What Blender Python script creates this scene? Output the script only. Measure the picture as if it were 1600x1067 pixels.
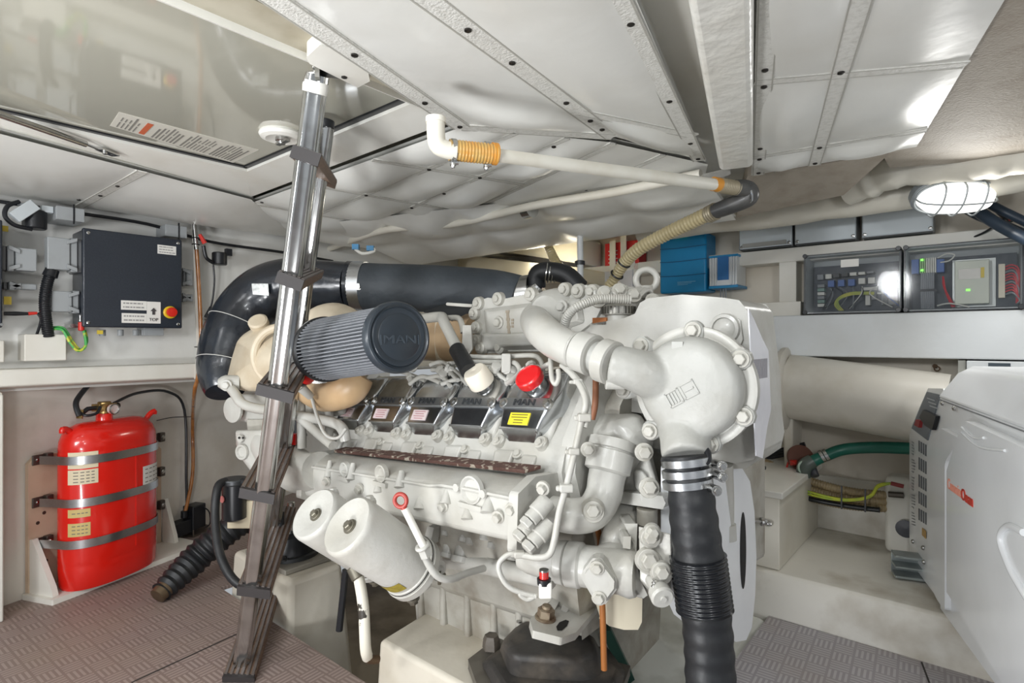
import bpy, math, random
from mathutils import Vector, Matrix
random.seed(7)
for o in list(bpy.data.objects): bpy.data.objects.remove(o)
SC = bpy.context.scene
# ---------------------------------------------------------------- camera, world, light
YAW = math.radians(40); FPX = 880.0; CX, CY = 800.0, 530.0
CAM = Vector((0, 0, 0.87))
cd = bpy.data.cameras.new('camera'); cam = bpy.data.objects.new('camera', cd)
SC.collection.objects.link(cam); SC.camera = cam
cam.location = CAM; cam.rotation_euler = (math.pi/2, 0, YAW)
cd.sensor_width = 36.0; cd.lens = 36.0*FPX/1600.0
cd.shift_y = -(533.5-CY)/1600.0; cd.clip_start = 0.02
w = bpy.data.worlds.new('world'); SC.world = w; w.use_nodes = True
bg = w.node_tree.nodes['Background']; bg.inputs[0].default_value = (0.90, 0.95, 1.0, 1); bg.inputs[1].default_value = 0.58
SC.view_settings.view_transform = 'Standard'; SC.view_settings.look = 'None'
SC.view_settings.gamma = 1.0; SC.view_settings.use_curve_mapping = False
SC.view_settings.exposure = -0.36
def area(name, loc, target, size, power, col=(1, 1, 1)):
    l = bpy.data.lights.new(name, 'AREA'); l.shape = 'DISK'; l.size = size; l.energy = power; l.color = col
    o = bpy.data.objects.new(name, l); SC.collection.objects.link(o); o.location = loc
    o.rotation_euler = (Vector(target)-Vector(loc)).to_track_quat('-Z', 'Y').to_euler(); return o
area('unseen_ceiling_light', (-0.55, -0.9, 1.30), (-1.6, 1.3, 0.7), 0.22, 6, (0.97, 0.985, 1))  # unseen area light behind the camera, high on the left
area('unseen_ceiling_light', (0.9, -0.3, 1.25), (-0.3, 2.2, 0.4), 0.25, 10, (0.97, 0.985, 1))  # unseen light behind the camera, added to brighten the room
area('side_fill_light', (-1.2, -0.75, 0.95), (-2.5, 1.0, 0.95), 0.3, 12, (0.97, 0.985, 1))  # added fill without a fixture, lifts the left bulkhead and ceiling
area('side_fill_light', (-1.5, -0.55, 0.8), (0.1, 2.0, 0.5), 0.3, 6, (0.98, 0.99, 1.0))  # added fill without a fixture, aimed at the generator
area('unseen_ceiling_light', (-0.5, -0.15, 1.28), (0.15, 2.1, 0.6), 0.2, 9, (0.95, 0.98, 1))  # added fill close to the camera, brightens the generator's face
area('upward_fill_light', (-0.7, -0.3, 0.2), (-0.9, 1.2, 1.5), 0.3, 16, (0.97, 0.985, 1))  # added fill shining upwards to brighten the ceiling blankets
area('far_corner_lamp_light', (-1.6, 2.2, 1.25), (-1.7, 1.8, 0.3), 0.25, 4, (1, 0.95, 0.85))
# ---------------------------------------------------------------- rays of the photograph
FW = Vector((-math.sin(YAW), math.cos(YAW), 0)); RT = Vector((math.cos(YAW), math.sin(YAW), 0)); UP = Vector((0, 0, 1))
def ray(px, py): return FW + RT*((px-CX)/FPX) + UP*((CY-py)/FPX)
def W(px, py, d): return CAM + ray(px, py)*d
def PU(px, py, U): r = ray(px, py); return CAM + r*(U/r.x)
def PV(px, py, V): r = ray(px, py); return CAM + r*(V/r.y)
def PZ(px, py, z): r = ray(px, py); return CAM + r*((z-CAM.z)/r.z)
def PL(px, py, c, n):
    r = ray(px, py); c = Vector(c); n = Vector(n); return CAM + r*((c-CAM).dot(n)/r.dot(n))
WO = Vector((-2.456, .365, 0)); TW = Vector((-.393, .9195, 0)); NW = Vector((.9195, .393, 0))   # lower left bulkhead: origin, direction, normal
def PW(px, py, n=0): return PL(px, py, WO+NW*n, NW)
def T(U, V, z): return Vector((U, V, z+0.061*(U+0.758)))      # engine axis sinks 3.5 degrees towards its aft end
EX = Vector((1, 0, 0.061)).normalized(); EY = Vector((0, 1, 0)); EZ = EX.cross(EY)
X, Y, Z = Vector((1, 0, 0)), Vector((0, 1, 0)), Vector((0, 0, 1))
# ---------------------------------------------------------------- materials
def s2l(c): return tuple(((v/255)/12.92 if v/255 <= .04045 else ((v/255+.055)/1.055)**2.4) for v in c)+(1,)
MC = {}
def mat(name, col, rough=0.5, metal=0.0, col2=None, scale=8.0, amt=0.5, bump=0.0, bscale=40.0, coat=0.0, emit=0, alpha=1, lo=0.45, hi=0.7, stretch=None, trans=0, spec=0.5):
    if name in MC: return MC[name]
    m = bpy.data.materials.new(name); m.use_nodes = True; nt = m.node_tree; b = nt.nodes['Principled BSDF']
    b.inputs['Base Color'].default_value = s2l(col); b.inputs['Roughness'].default_value = rough
    b.inputs['Metallic'].default_value = metal; b.inputs['Coat Weight'].default_value = coat
    b.inputs['Coat Roughness'].default_value = 0.08; b.inputs['Specular IOR Level'].default_value = spec
    if emit:
        b.inputs['Emission Color'].default_value = s2l(col); b.inputs['Emission Strength'].default_value = emit
    if trans:
        b.inputs['Transmission Weight'].default_value = trans
    if alpha < 1: b.inputs['Alpha'].default_value = alpha
    L = nt.links.new
    geo = nt.nodes.new('ShaderNodeNewGeometry'); src = geo.outputs['Position']
    if stretch:
        mp = nt.nodes.new('ShaderNodeMapping'); mp.inputs['Scale'].default_value = stretch[:3]
        if len(stretch) > 3: mp.inputs['Rotation'].default_value = (0, 0, stretch[3])
        L(src, mp.inputs[0]); src = mp.outputs[0]
    if col2:
        n = nt.nodes.new('ShaderNodeTexNoise'); n.inputs['Scale'].default_value = scale; n.inputs['Detail'].default_value = 6
        L(src, n.inputs['Vector'])
        r = nt.nodes.new('ShaderNodeMapRange'); r.inputs[1].default_value = lo; r.inputs[2].default_value = hi; r.inputs[4].default_value = amt
        L(n.outputs[0], r.inputs[0])
        mx = nt.nodes.new('ShaderNodeMix'); mx.data_type = 'RGBA'; mx.inputs[6].default_value = s2l(col); mx.inputs[7].default_value = s2l(col2)
        L(r.outputs[0], mx.inputs[0]); L(mx.outputs[2], b.inputs['Base Color'])
    if bump:
        n2 = nt.nodes.new('ShaderNodeTexNoise'); n2.inputs['Scale'].default_value = bscale; n2.inputs['Detail'].default_value = 3
        L(src, n2.inputs['Vector'])
        bp = nt.nodes.new('ShaderNodeBump'); bp.inputs['Strength'].default_value = bump; bp.inputs['Distance'].default_value = 0.004
        L(n2.outputs[0], bp.inputs['Height']); L(bp.outputs[0], b.inputs['Normal'])
    MC[name] = m; return m
def mat_tread(name, base, bar, rot, cell=0.050):
    if name in MC: return MC[name]
    m = bpy.data.materials.new(name); m.use_nodes = True; nt = m.node_tree; b = nt.nodes['Principled BSDF']; L = nt.links.new
    def math_(op, a, c=None):
        n = nt.nodes.new('ShaderNodeMath'); n.operation = op
        for i, v in enumerate((a, c)):
            if v is None: continue
            if isinstance(v, (int, float)): n.inputs[i].default_value = v
            else: L(v, n.inputs[i])
        return n.outputs[0]
    geo = nt.nodes.new('ShaderNodeNewGeometry'); mp = nt.nodes.new('ShaderNodeMapping')
    mp.inputs['Rotation'].default_value = (0, 0, rot); mp.inputs['Scale'].default_value = (1/cell, 1/cell, 1)
    L(geo.outputs['Position'], mp.inputs[0]); sp = nt.nodes.new('ShaderNodeSeparateXYZ'); L(mp.outputs[0], sp.inputs[0])
    x, y = sp.outputs[0], sp.outputs[1]
    fx, fy = math_('FLOOR', x), math_('FLOOR', y)
    par = math_('ABSOLUTE', math_('MODULO', math_('ADD', fx, fy), 2.0))
    u, v = math_('SUBTRACT', x, fx), math_('SUBTRACT', y, fy)
    inv = math_('SUBTRACT', 1.0, par)
    a = math_('ADD', math_('MULTIPLY', u, par), math_('MULTIPLY', v, inv))
    c = math_('ADD', math_('MULTIPLY', v, par), math_('MULTIPLY', u, inv))
    st = math_('ABSOLUTE', math_('SUBTRACT', math_('FRACT', math_('MULTIPLY', a, 4.0)), 0.5))
    stripe = math_('LESS_THAN', st, 0.24)
    inside = math_('LESS_THAN', math_('ABSOLUTE', math_('SUBTRACT', c, 0.5)), 0.44)
    h = math_('MULTIPLY', stripe, inside)
    ns = nt.nodes.new('ShaderNodeTexNoise'); ns.inputs['Scale'].default_value = 3.5; ns.inputs['Detail'].default_value = 5; L(geo.outputs['Position'], ns.inputs['Vector'])
    mr = nt.nodes.new('ShaderNodeMapRange'); mr.inputs[1].default_value = .4; mr.inputs[2].default_value = .75; mr.inputs[4].default_value = .35; L(ns.outputs[0], mr.inputs[0])
    mx = nt.nodes.new('ShaderNodeMix'); mx.data_type = 'RGBA'; mx.inputs[6].default_value = s2l(base); mx.inputs[7].default_value = s2l(bar); L(h, mx.inputs[0])
    m2 = nt.nodes.new('ShaderNodeMix'); m2.data_type = 'RGBA'; m2.inputs[7].default_value = s2l((150, 132, 112)); L(mx.outputs[2], m2.inputs[6]); L(mr.outputs[0], m2.inputs[0])
    L(m2.outputs[2], b.inputs['Base Color'])
    bp = nt.nodes.new('ShaderNodeBump'); bp.inputs['Strength'].default_value = .7; bp.inputs['Distance'].default_value = .002; L(h, bp.inputs['Height']); L(bp.outputs[0], b.inputs['Normal'])
    b.inputs['Roughness'].default_value = .5
    MC[name] = m; return m
PAINT = mat('engine_enamel', (186, 185, 179), .38, 0, (156, 151, 139), 9, .5, .25, 70, coat=.1)
PAINTD = mat('engine_enamel_grimy', (170, 167, 158), .45, 0, (128, 119, 104), 14, .7, .35, 60)
PAINTC = mat('cream_casting', (206, 194, 172), .45, 0, (176, 152, 116), 10, .5, .3, 60)
GREYP = mat('pump_grey_enamel', (172, 172, 167), .42, 0, (150, 147, 138), 12, .6, .25, 80, coat=.0)
BOLTM = mat('painted_bolt', (182, 180, 172), .4, 0, (150, 144, 130), 60, .35)
CHROME = mat('polished_chrome', (200, 203, 206), .19, 1.0, (150, 152, 156), 30, .5)
STEEL = mat('stainless_steel', (190, 190, 188), .24, 1.0, (140, 138, 132), 30, .4)
ALU = mat('anodised_aluminium', (205, 206, 205), .16, 1.0, (150, 148, 142), 20, .5)
WHITE = mat('white_gelcoat', (232, 231, 224), .35, 0, (206, 200, 186), 5, .5, .1, 30)
WHITE2 = mat('white_painted_wood', (228, 226, 218), .5, 0, (204, 198, 184), 4, .5, .15, 25)
GREYW = mat('wall_paint', (216, 211, 202), .55, 0, (186, 176, 162), 4, .6, .2, 30)
COOLW = mat('cool_white_paint', (220, 224, 226), .5, 0, (196, 196, 192), 4, .5, .2, 30)
BLACK = mat('black_plastic', (26, 28, 32), .35)
RUBBER = mat('black_rubber', (26, 28, 31), .48, 0, (50, 50, 50), 20, .35, .2, 60)
RED = mat('red_enamel', (222, 30, 18), .25, 0, (196, 22, 14), 5, .4, coat=.6)
GREYPL = mat('grey_plastic', (158, 162, 164), .45, 0, (136, 138, 138), 20, .4)
LGREY = mat('light_grey_plastic', (196, 203, 206), .4, 0, (176, 182, 184), 10, .3)
PAPER = mat('paper_label', (228, 226, 220), .5)
INK = mat('dark_print', (70, 66, 66), .6)
VINYL = mat('white_vinyl_blanket', (226, 226, 221), .3, 0, (206, 203, 193), 3.5, .5, .35, 12)
STRAP = mat('woven_strap', (218, 217, 211), .55, 0, (188, 186, 178), 90, .6, .5, 240)
# ---------------------------------------------------------------- mesh builder
class G:
    def __init__(s): s.v = []; s.f = []; s.m = []; s.s = []
    def add(s, vs, fs, mi=0, sm=False):
        k = len(s.v); s.v += [Vector(p) for p in vs]
        for f in fs: s.f.append([i+k for i in f]); s.m.append(mi); s.s.append(sm)
        return s
    def box(s, a, b, mi=0):
        x0, y0, z0 = a; x1, y1, z1 = b
        return s.obox(((x0+x1)/2, (y0+y1)/2, (z0+z1)/2), X*abs(x1-x0)/2, Y*abs(y1-y0)/2, Z*abs(z1-z0)/2, mi)
    def obox(s, c, ax, ay, az, mi=0):
        c = Vector(c); vs = [c+ax*i+ay*j+az*k for i in (-1, 1) for j in (-1, 1) for k in (-1, 1)]
        fs = [(0, 1, 3, 2), (4, 6, 7, 5), (0, 4, 5, 1), (2, 3, 7, 6), (0, 2, 6, 4), (1, 5, 7, 3)]
        if ax.cross(ay).dot(az) < 0: fs = [f[::-1] for f in fs]
        return s.add(vs, fs, mi)
    def slab(s, pts, ext, mi=0, sm=False, both=False):
        pts = [Vector(p) for p in pts]; ext = Vector(ext); n = len(pts)
        nn = Vector((0, 0, 0))
        for i in range(n): nn += pts[i].cross(pts[(i+1) % n])
        if nn.dot(ext) > 0: pts = pts[::-1]
        vs = pts+[p+ext for p in pts]
        s.add(vs, [list(range(n)), list(range(2*n-1, n-1, -1))], mi)
        s.add(vs, [(i+n, ((i+1) % n)+n, (i+1) % n, i) for i in range(n)], mi, sm)
        return s
    def loft(s, rings, mi=0, sm=True, cap=True, closed=True):
        n = len(rings[0]); vs = [p for r in rings for p in r]; fs = []
        for i in range(len(rings)-1):
            for j in range(n if closed else n-1):
                k = (j+1) % n; fs.append((i*n+j, i*n+k, (i+1)*n+k, (i+1)*n+j))
        s.add(vs, fs, mi, sm)
        if cap:
            s.add(rings[0], [list(range(n))[::-1]], mi); s.add(rings[-1], [list(range(n))], mi)
        return s
    def tube(s, pts, r, seg=14, mi=0, smooth=0, cap=True, corr=None, flat=None):
        pts = [Vector(p) for p in pts]
        rs = list(r) if isinstance(r, (list, tuple)) else [r]*len(pts)
        if smooth:
            q, qr = [], []
            for i in range(len(pts)-1):
                p0 = pts[max(i-1, 0)]; p1 = pts[i]; p2 = pts[i+1]; p3 = pts[min(i+2, len(pts)-1)]
                for k in range(smooth):
                    t = k/smooth
                    q.append(.5*((2*p1)+(p2-p0)*t+(2*p0-5*p1+4*p2-p3)*t*t+(3*p1-p0-3*p2+p3)*t**3)); qr.append(rs[i]*(1-t)+rs[i+1]*t)
            q.append(pts[-1]); qr.append(rs[-1]); pts, rs = q, qr
        if corr:                                   # (pitch, depth)
            Ls = [0]
            for i in range(1, len(pts)): Ls.append(Ls[-1]+(pts[i]-pts[i-1]).length)
            n = max(8, int(Ls[-1]/corr[0]*6)); q, qr = [], []; j = 0
            for i in range(n+1):
                L = Ls[-1]*i/n
                while j < len(Ls)-2 and Ls[j+1] < L: j += 1
                t = (L-Ls[j])/max(1e-9, Ls[j+1]-Ls[j]); t = min(max(t, 0), 1)
                q.append(pts[j].lerp(pts[j+1], t)); qr.append(rs[j]*(1-t)+rs[j+1]*t + corr[1]*math.cos(2*math.pi*L/corr[0]))
            pts, rs = q, qr
        t0 = (pts[1]-pts[0]).normalized(); up = Z if abs(t0.z) < .9 else X
        nrm = t0.cross(up).normalized(); rings = []
        for i, p in enumerate(pts):
            t = (pts[min(i+1, len(pts)-1)]-pts[max(i-1, 0)]).normalized()
            nrm = (nrm-t*nrm.dot(t)).normalized(); bn = t.cross(nrm)
            rings.append([p+nrm*rs[i]*math.cos(2*math.pi*k/seg)+bn*rs[i]*math.sin(2*math.pi*k/seg) for k in range(seg)])
        return s.loft(rings, mi, True, cap)
    def lathe(s, c, axis, prof, seg=32, mi=0, sm=True, cap=True):
        c = Vector(c); a = Vector(axis).normalized(); u = a.cross(Z if abs(a.z) < .9 else X).normalized(); v = a.cross(u)
        rings = [[c+a*t+(u*math.cos(2*math.pi*k/seg)+v*math.sin(2*math.pi*k/seg))*max(r, 1e-5) for k in range(seg)] for t, r in prof]
        return s.loft(rings, mi, sm, cap)
    def cyl(s, c, axis, r, h, seg=24, mi=0, ch=None):
        ch = min(r, abs(h))*.12 if ch is None else ch
        return s.lathe(c, axis, [(0, r-ch), (ch, r), (h-ch, r), (h, r-ch)], seg, mi)
    def torus(s, c, axis, R, r, seg=32, rs=10, mi=0, a0=0, a1=2*math.pi):
        c = Vector(c); a = Vector(axis).normalized(); u = a.cross(Z if abs(a.z) < .9 else X).normalized(); v = a.cross(u); full = abs(a1-a0) > 6.28
        rings = []
        for i in range(seg+(0 if full else 1)):
            th = a0+(a1-a0)*i/seg; d = u*math.cos(th)+v*math.sin(th)
            rings.append([c+d*(R+r*math.cos(2*math.pi*k/rs))+a*r*math.sin(2*math.pi*k/rs) for k in range(rs)])
        if full: rings.append(rings[0])
        return s.loft(rings, mi, True, not full)
    def bolt(s, c, axis, r=.009, h=.008, mi=0, washer=True):
        c = Vector(c); a = Vector(axis).normalized()
        if washer: s.lathe(c, a, [(-.002, r*1.45), (h*.25, r*1.45), (h*.3, r*1.35)], 18, mi)
        s.lathe(c, a, [(0, r), (h*.85, r), (h, r*.85)], 6, mi, False); return s
    def hull(s, pts, mi=0, sm=False):
        import bmesh
        bm = bmesh.new()
        for p in pts: bm.verts.new(p)
        bmesh.ops.convex_hull(bm, input=bm.verts)
        bmesh.ops.dissolve_limit(bm, angle_limit=.02, verts=bm.verts[:], edges=bm.edges[:])
        bm.verts.ensure_lookup_table(); bm.verts.index_update(); used = [v for v in bm.verts if v.link_faces]
        idx = {v: i for i, v in enumerate(used)}
        s.add([v.co.copy() for v in used], [[idx[v] for v in f.verts] for f in bm.faces], mi, sm); bm.free(); return s
    def sphere(s, c, r, mi=0, sc=(1, 1, 1), seg=20, rings=10):
        c = Vector(c); rr = []
        for i in range(rings+1):
            th = math.pi*i/rings
            rr.append([c+Vector((sc[0]*r*math.sin(th)*math.cos(2*math.pi*k/seg), sc[1]*r*math.sin(th)*math.sin(2*math.pi*k/seg), -sc[2]*r*math.cos(th))) for k in range(seg)])
        return s.loft(rr, mi, True, False)
    def ribbon(s, pts, nrm, wd, th, mi=0, smooth=4):
        pts = [Vector(p) for p in pts]; q = []
        if smooth and len(pts) > 2:
            for i in range(len(pts)-1):
                p0 = pts[max(i-1, 0)]; p1 = pts[i]; p2 = pts[i+1]; p3 = pts[min(i+2, len(pts)-1)]
                for k in range(smooth):
                    t = k/smooth; q.append(.5*((2*p1)+(p2-p0)*t+(2*p0-5*p1+4*p2-p3)*t*t+(3*p1-p0-3*p2+p3)*t**3))
            q.append(pts[-1]); pts = q
        rings = []
        for i, p in enumerate(pts):
            t = (pts[min(i+1, len(pts)-1)]-pts[max(i-1, 0)]).normalized(); n = nrm(p) if callable(nrm) else Vector(nrm)
            n = (n-t*n.dot(t)).normalized(); b = t.cross(n).normalized()
            rings.append([p-b*wd/2, p+b*wd/2, p+b*wd/2+n*th, p-b*wd/2+n*th])
        return s.loft(rings, mi, False)
    def text(s, string, o, xd, yd, size, ext=.001, mi=0, bold=0, fit=None):
        c = bpy.data.curves.new('t', 'FONT'); c.body = string; c.size = 1; c.extrude = 0; c.align_x = 'CENTER'; c.align_y = 'CENTER'
        ob = bpy.data.objects.new('t', c); SC.collection.objects.link(ob); dg = bpy.context.evaluated_depsgraph_get(); dg.update()
        me = bpy.data.meshes.new_from_object(ob.evaluated_get(dg)); xs = [v.co.x for v in me.vertices]
        sx = (fit/(max(xs)-min(xs))) if fit else size
        xd = Vector(xd).normalized(); yd = Vector(yd); yd = (yd-xd*yd.dot(xd)).normalized(); n = xd.cross(yd); o = Vector(o)
        vs = [o+xd*v.co.x*sx+yd*v.co.y*size+n*ext for v in me.vertices]; fs = [list(p.vertices) for p in me.polygons]
        k = len(vs); ed = {}
        for f in fs:
            for i in range(len(f)):
                e = (f[i], f[(i+1) % len(f)]); ed[e] = 1
        side = [(a, b, b+k, a+k)[::-1] for (a, b) in ed if (b, a) not in ed]
        for q in ([0] if not bold else [-1, -.5, 0, .5, 1]):
            s.add([v+xd*q*bold*1.6*size+n*abs(q)*.00002 for v in vs+[v-n*(ext+.0004) for v in vs]], fs+side, mi)
        bpy.data.objects.remove(ob); bpy.data.curves.remove(c); bpy.data.meshes.remove(me); return s
WL = {}
def empty(name, loc, label=None, cat=None, group=None):
    o = bpy.data.objects.new(name, None); SC.collection.objects.link(o); o.empty_display_size = .05
    o.location = loc; WL[o] = Vector(loc); props(o, label, cat, group); return o
def props(o, label=None, cat=None, group=None, kind=None):
    if label: o['label'] = label
    if cat: o['category'] = cat
    if group: o['group'] = group
    if kind: o['kind'] = kind
    return o
SPLIT = {'cable_gland', 'housing_bolt', 'boss', 'casting_bolt', 'cover_bolt', 'head_bolt', 'manifold_bolt', 'rib', 'port_lug', 'pump_bolt', 'bracket_bolt', 'line_fitting', 'status_lights', 'bolt_hole', 'ring_hole', 'port_hole', 'lid_screw', 'case_screw', 'drain_plug', 'blue_ends', 'bolt', 'filter_port', 'wires', 'pipe_bundle', 'pump_flange_bolt', 'thermal_port', 'pilot_line', 'white_print'}
def pieces(g):
    n = len(g.v); par = list(range(n))
    def fd(a):
        while par[a] != a: par[a] = par[par[a]]; a = par[a]
        return a
    for f in g.f:
        r0 = fd(f[0])
        for k in f[1:]: par[fd(k)] = r0
    comp = {}
    for i in range(n): comp.setdefault(fd(i), []).append(i)
    used = {fd(f[0]) for f in g.f}; cl = []
    for k, idx in comp.items():
        if k not in used: continue
        lo = [min(g.v[i][a] for i in idx)-.0008 for a in range(3)]; hi = [max(g.v[i][a] for i in idx)+.0008 for a in range(3)]; cur = [{k}, lo, hi]
        again = True
        while again:
            again = False
            for c in cl:
                if all(c[1][a] <= cur[2][a] and c[2][a] >= cur[1][a] for a in range(3)):
                    cur = [cur[0] | c[0], [min(p, q) for p, q in zip(cur[1], c[1])], [max(p, q) for p, q in zip(cur[2], c[2])]]; cl.remove(c); again = True; break
        cl.append(cur)
    out = []
    for c in cl:
        h = G(); mp = {}
        for fi, f in enumerate(g.f):
            if fd(f[0]) in c[0]:
                for i in f:
                    if i not in mp: mp[i] = len(h.v); h.v.append(g.v[i])
                h.f.append([mp[i] for i in f]); h.m.append(g.m[fi]); h.s.append(g.s[fi])
        out.append(h)
    return out
def obj(name, g, mats, *a, **k):
    if name in SPLIT:
        ps = pieces(g)
        if len(ps) > 1: return [obj1(name, h, mats, *a, **k) for h in ps][0]
    return obj1(name, g, mats, *a, **k)
def obj1(name, g, mats, parent=None, label=None, cat=None, group=None, kind=None, bevel=0, ang=35, bseg=2, subd=0):
    lo = [min(v[i] for v in g.v) for i in range(3)]; hi = [max(v[i] for v in g.v) for i in range(3)]
    c = Vector([(a+b)/2 for a, b in zip(lo, hi)])
    me = bpy.data.meshes.new(name); me.from_pydata([v-c for v in g.v], [], g.f)
    if not isinstance(mats, (list, tuple)): mats = [mats]
    for m in mats: me.materials.append(m)
    me.polygons.foreach_set('material_index', g.m); me.polygons.foreach_set('use_smooth', [True]*len(g.f)); me.validate(); me.update()
    me.set_sharp_from_angle(angle=math.radians(ang))
    o = bpy.data.objects.new(name, me); SC.collection.objects.link(o); WL[o] = c
    if parent: o.parent = parent; o.location = c-WL[parent]
    else: o.location = c
    if subd:
        md = o.modifiers.new('s', 'SUBSURF'); md.levels = md.render_levels = subd
    if bevel:
        md = o.modifiers.new('b', 'BEVEL'); md.width = bevel; md.segments = bseg; md.limit_method = 'ANGLE'; md.angle_limit = math.radians(ang); md.harden_normals = False
        md = o.modifiers.new('w', 'WEIGHTED_NORMAL'); md.keep_sharp = True; md.weight = 60
    return props(o, label, cat, group, kind)
def copy_thing(o, off, label=None, name=None):
    def rec(src, par):
        c = src.copy(); SC.collection.objects.link(c)
        if par: c.parent = par
        for ch in src.children: rec(ch, c)
        return c
    c = rec(o, None); c.location = o.location+Vector(off); WL[c] = WL[o]+Vector(off)
    if label: c['label'] = label
    return c
# ================================================================ ROOM
ZC = 1.37
def S(name, g, m, **k): return obj(name, g, m, kind='structure', **k)
S('ceiling', G().box((-2.5, -1.2, 1.43), (1.5, 2.6, 1.47)), WHITE2)
UPW = mat('upper_wall_paint', (226, 226, 222), .5, 0, (200, 196, 188), 4, .5, .2, 30)
S('wall_left', G().box((-2.50, -1.2, .70), (-2.44, 2.6, 1.45)), UPW)
S('wall_front', G().slab([(-2.44, -1.2, 0), (-2.44, .30, 0), WO+TW*.02, WO+TW*2.5, WO+TW*2.5-X*.2, (-2.7, -1.2, 0)], (0, 0, .72)), GREYW)
S('wall_back', G().box((-2.5, 2.53, -.35), (1.5, 2.6, 1.45)), mat('beige_hull_paint', (218, 211, 198), .55, 0, (194, 182, 162), 3.5, .5, .2, 30))
TREADL = mat_tread('tread_plate_mauve', (128, 111, 106), (158, 142, 136), math.radians(-4))
TREADR = mat_tread('tread_plate_grey', (150, 146, 150), (178, 175, 178), math.radians(-4))
g = G(); g.slab([(-2.5, -1.2, 0), (-.52, -1.2, 0), (-.52, .855, 0), (-2.05, .855, 0), (-2.05, 1.88, 0), (-3.3, 1.88, 0), (-3.3, 1.7, 0)], (0, 0, -.012))
S('floor', g, TREADL)
S('floor', G().slab([(-.52, -1.2, 0), (1.5, -1.2, 0), (1.5, 1.878, 0), (-.52, 1.878, 0)], (0, 0, -.012)), TREADR)
S('floor', G().box((-2.44, .5, -.34), (1.5, 2.53, -.30)), mat('bilge_paint', (150, 140, 122), .6, 0, (84, 72, 58), 5, .8, .3, 20))
# seam lines between floor plates
SEAM = mat('dark_seam', (52, 48, 46), .7)
a, b = PZ(205, 1067, 0), PZ(372, 990, 0)
g = G(); g.ribbon([(a.x, a.y, 0.0005), (b.x, b.y, 0.0005)], Z, .004, .001); S('trim_1', g, SEAM)
a, b = PZ(1440, 1035, 0), PZ(1452, 1067, 0)
g = G(); g.ribbon([(a.x, a.y, 0.0005), (b.x, b.y, 0.0005)], Z, .004, .001); S('trim_2', g, SEAM)
# engine bearers, raised step and sole platform
BEAR = mat('bearer_gelcoat', (206, 200, 186), .5, 0, (170, 158, 136), 6, .5, .25, 30)
g = G(); g.hull([(-2.03, .862, -.3), (-1.60, .862, -.3), (-1.60, 1.10, -.3), (-2.03, 1.10, -.3), (-2.0, .875, .135), (-1.615, .875, .135), (-1.615, 1.06, .135), (-2.0, 1.06, .135)])
S('trim_3', g, BEAR, bevel=.018, bseg=3)
g = G(); g.hull([(-1.19, .86, -.3), (-.60, .86, -.3), (-.60, 1.12, -.3), (-1.19, 1.12, -.3), (-1.165, .87, .115), (-.60, .87, .115), (-.60, 1.06, .115), (-1.19, 1.06, .115)])
S('trim_4', g, BEAR, bevel=.012, bseg=3)
PLAT = mat('platform_gelcoat', (232, 229, 220), .5, 0, (160, 146, 122), 5, .8, .25, 30, lo=.5, hi=.75)
S('trim_5', G().slab([(-2.44, 1.88, -.3), (-2.44, 1.88, .03), (-2.44, 1.93, .12), (-2.44, 2.53, .12), (-2.44, 2.53, -.3)], (3.94, 0, 0)), PLAT, bevel=.008)
# inner bilge side, painted white, seen below the raw water pump
g = G(); g.hull([(-1.0, 1.35, -.3), (-.52, 1.25, -.3), (-.52, 1.25, -.05), (-1.0, 1.5, -.02), (-.52, 1.86, .0), (-1.0, 1.86, .0), (-.52, 1.86, -.3), (-1, 1.86, -.3)])
S('trim_6', g, mat('bilge_white', (206, 208, 202), .5, 0, (150, 150, 140), 9, .7, .6, 12), bevel=.02)
# shelf running along the left bulkhead
g = G(); g.slab([(-2.46, -1.2, .775), (-2.372, -1.2, .775), (-2.366, -1.2, .765), (-2.366, -1.2, .722), (-2.385, -1.2, .712), (-3.3, -1.2, .712), (-3.3, -1.2, .75), (-2.46, -1.2, .75)], (0, 3.7, 0))
S('trim_7', g, WHITE2, bevel=.003)
# white door post at the far left
a = PU(18, 942, -2.30)
S('trim_8', G().box((-2.44, -1.0, 0), (-2.33, PU(4, 800, -2.33).y, .705)).box((-2.44, -.4, 0), (-2.315, PU(19, 800, -2.315).y-.02, .70)), WHITE2, bevel=.004)
# beams and battens along the hull side
S('trim_9', G().box((-1.2, 2.37, .805), (1.5, 2.53, .962)), COOLW, bevel=.004)
S('trim_10', G().box((-2.4, 2.44, 1.180), (.30, 2.53, 1.236)), WHITE2, bevel=.003)
a = PV(1222, 440, 2.47)
S('trim_11', G().box((a.x-.004, 2.44, .962), (a.x+.06, 2.53, 1.180)), WHITE2, bevel=.002)
S('trim_12', G().box((-1.2, 2.40, .962), (PV(1251, 480, 2.40).x, 2.53, 1.018)), WHITE2, bevel=.002)
# white lower hull frame lines
S('trim_13', G().box((-1.0, 2.50, .12), (.4, 2.53, .33)), PLAT, bevel=.004)
# ---------------------------------------------------------------- ceiling beam
g = G(); za, zb = 1.32, 1.42
p = [PZ(1062, -60, za), PZ(1178, -60, za), PZ(1176, 262, za), PZ(1124, 268, za)]; d0 = (p[0]-p[3]).normalized()*.9; d1 = (p[1]-p[2]).normalized()*.9; p[0] += d0; p[1] += d1
q = [v+Vector((0, 0, .11)) for v in p]
g.hull([*p, *[v+(v-(p[0]+p[1]+p[2]+p[3])/4)*.05 for v in q]])
S('trim_14', g, mat('rough_gelcoat', (222, 221, 214), .3, 0, (202, 198, 186), 6, .5, .9, 28), bevel=.012, bseg=3)
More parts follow.
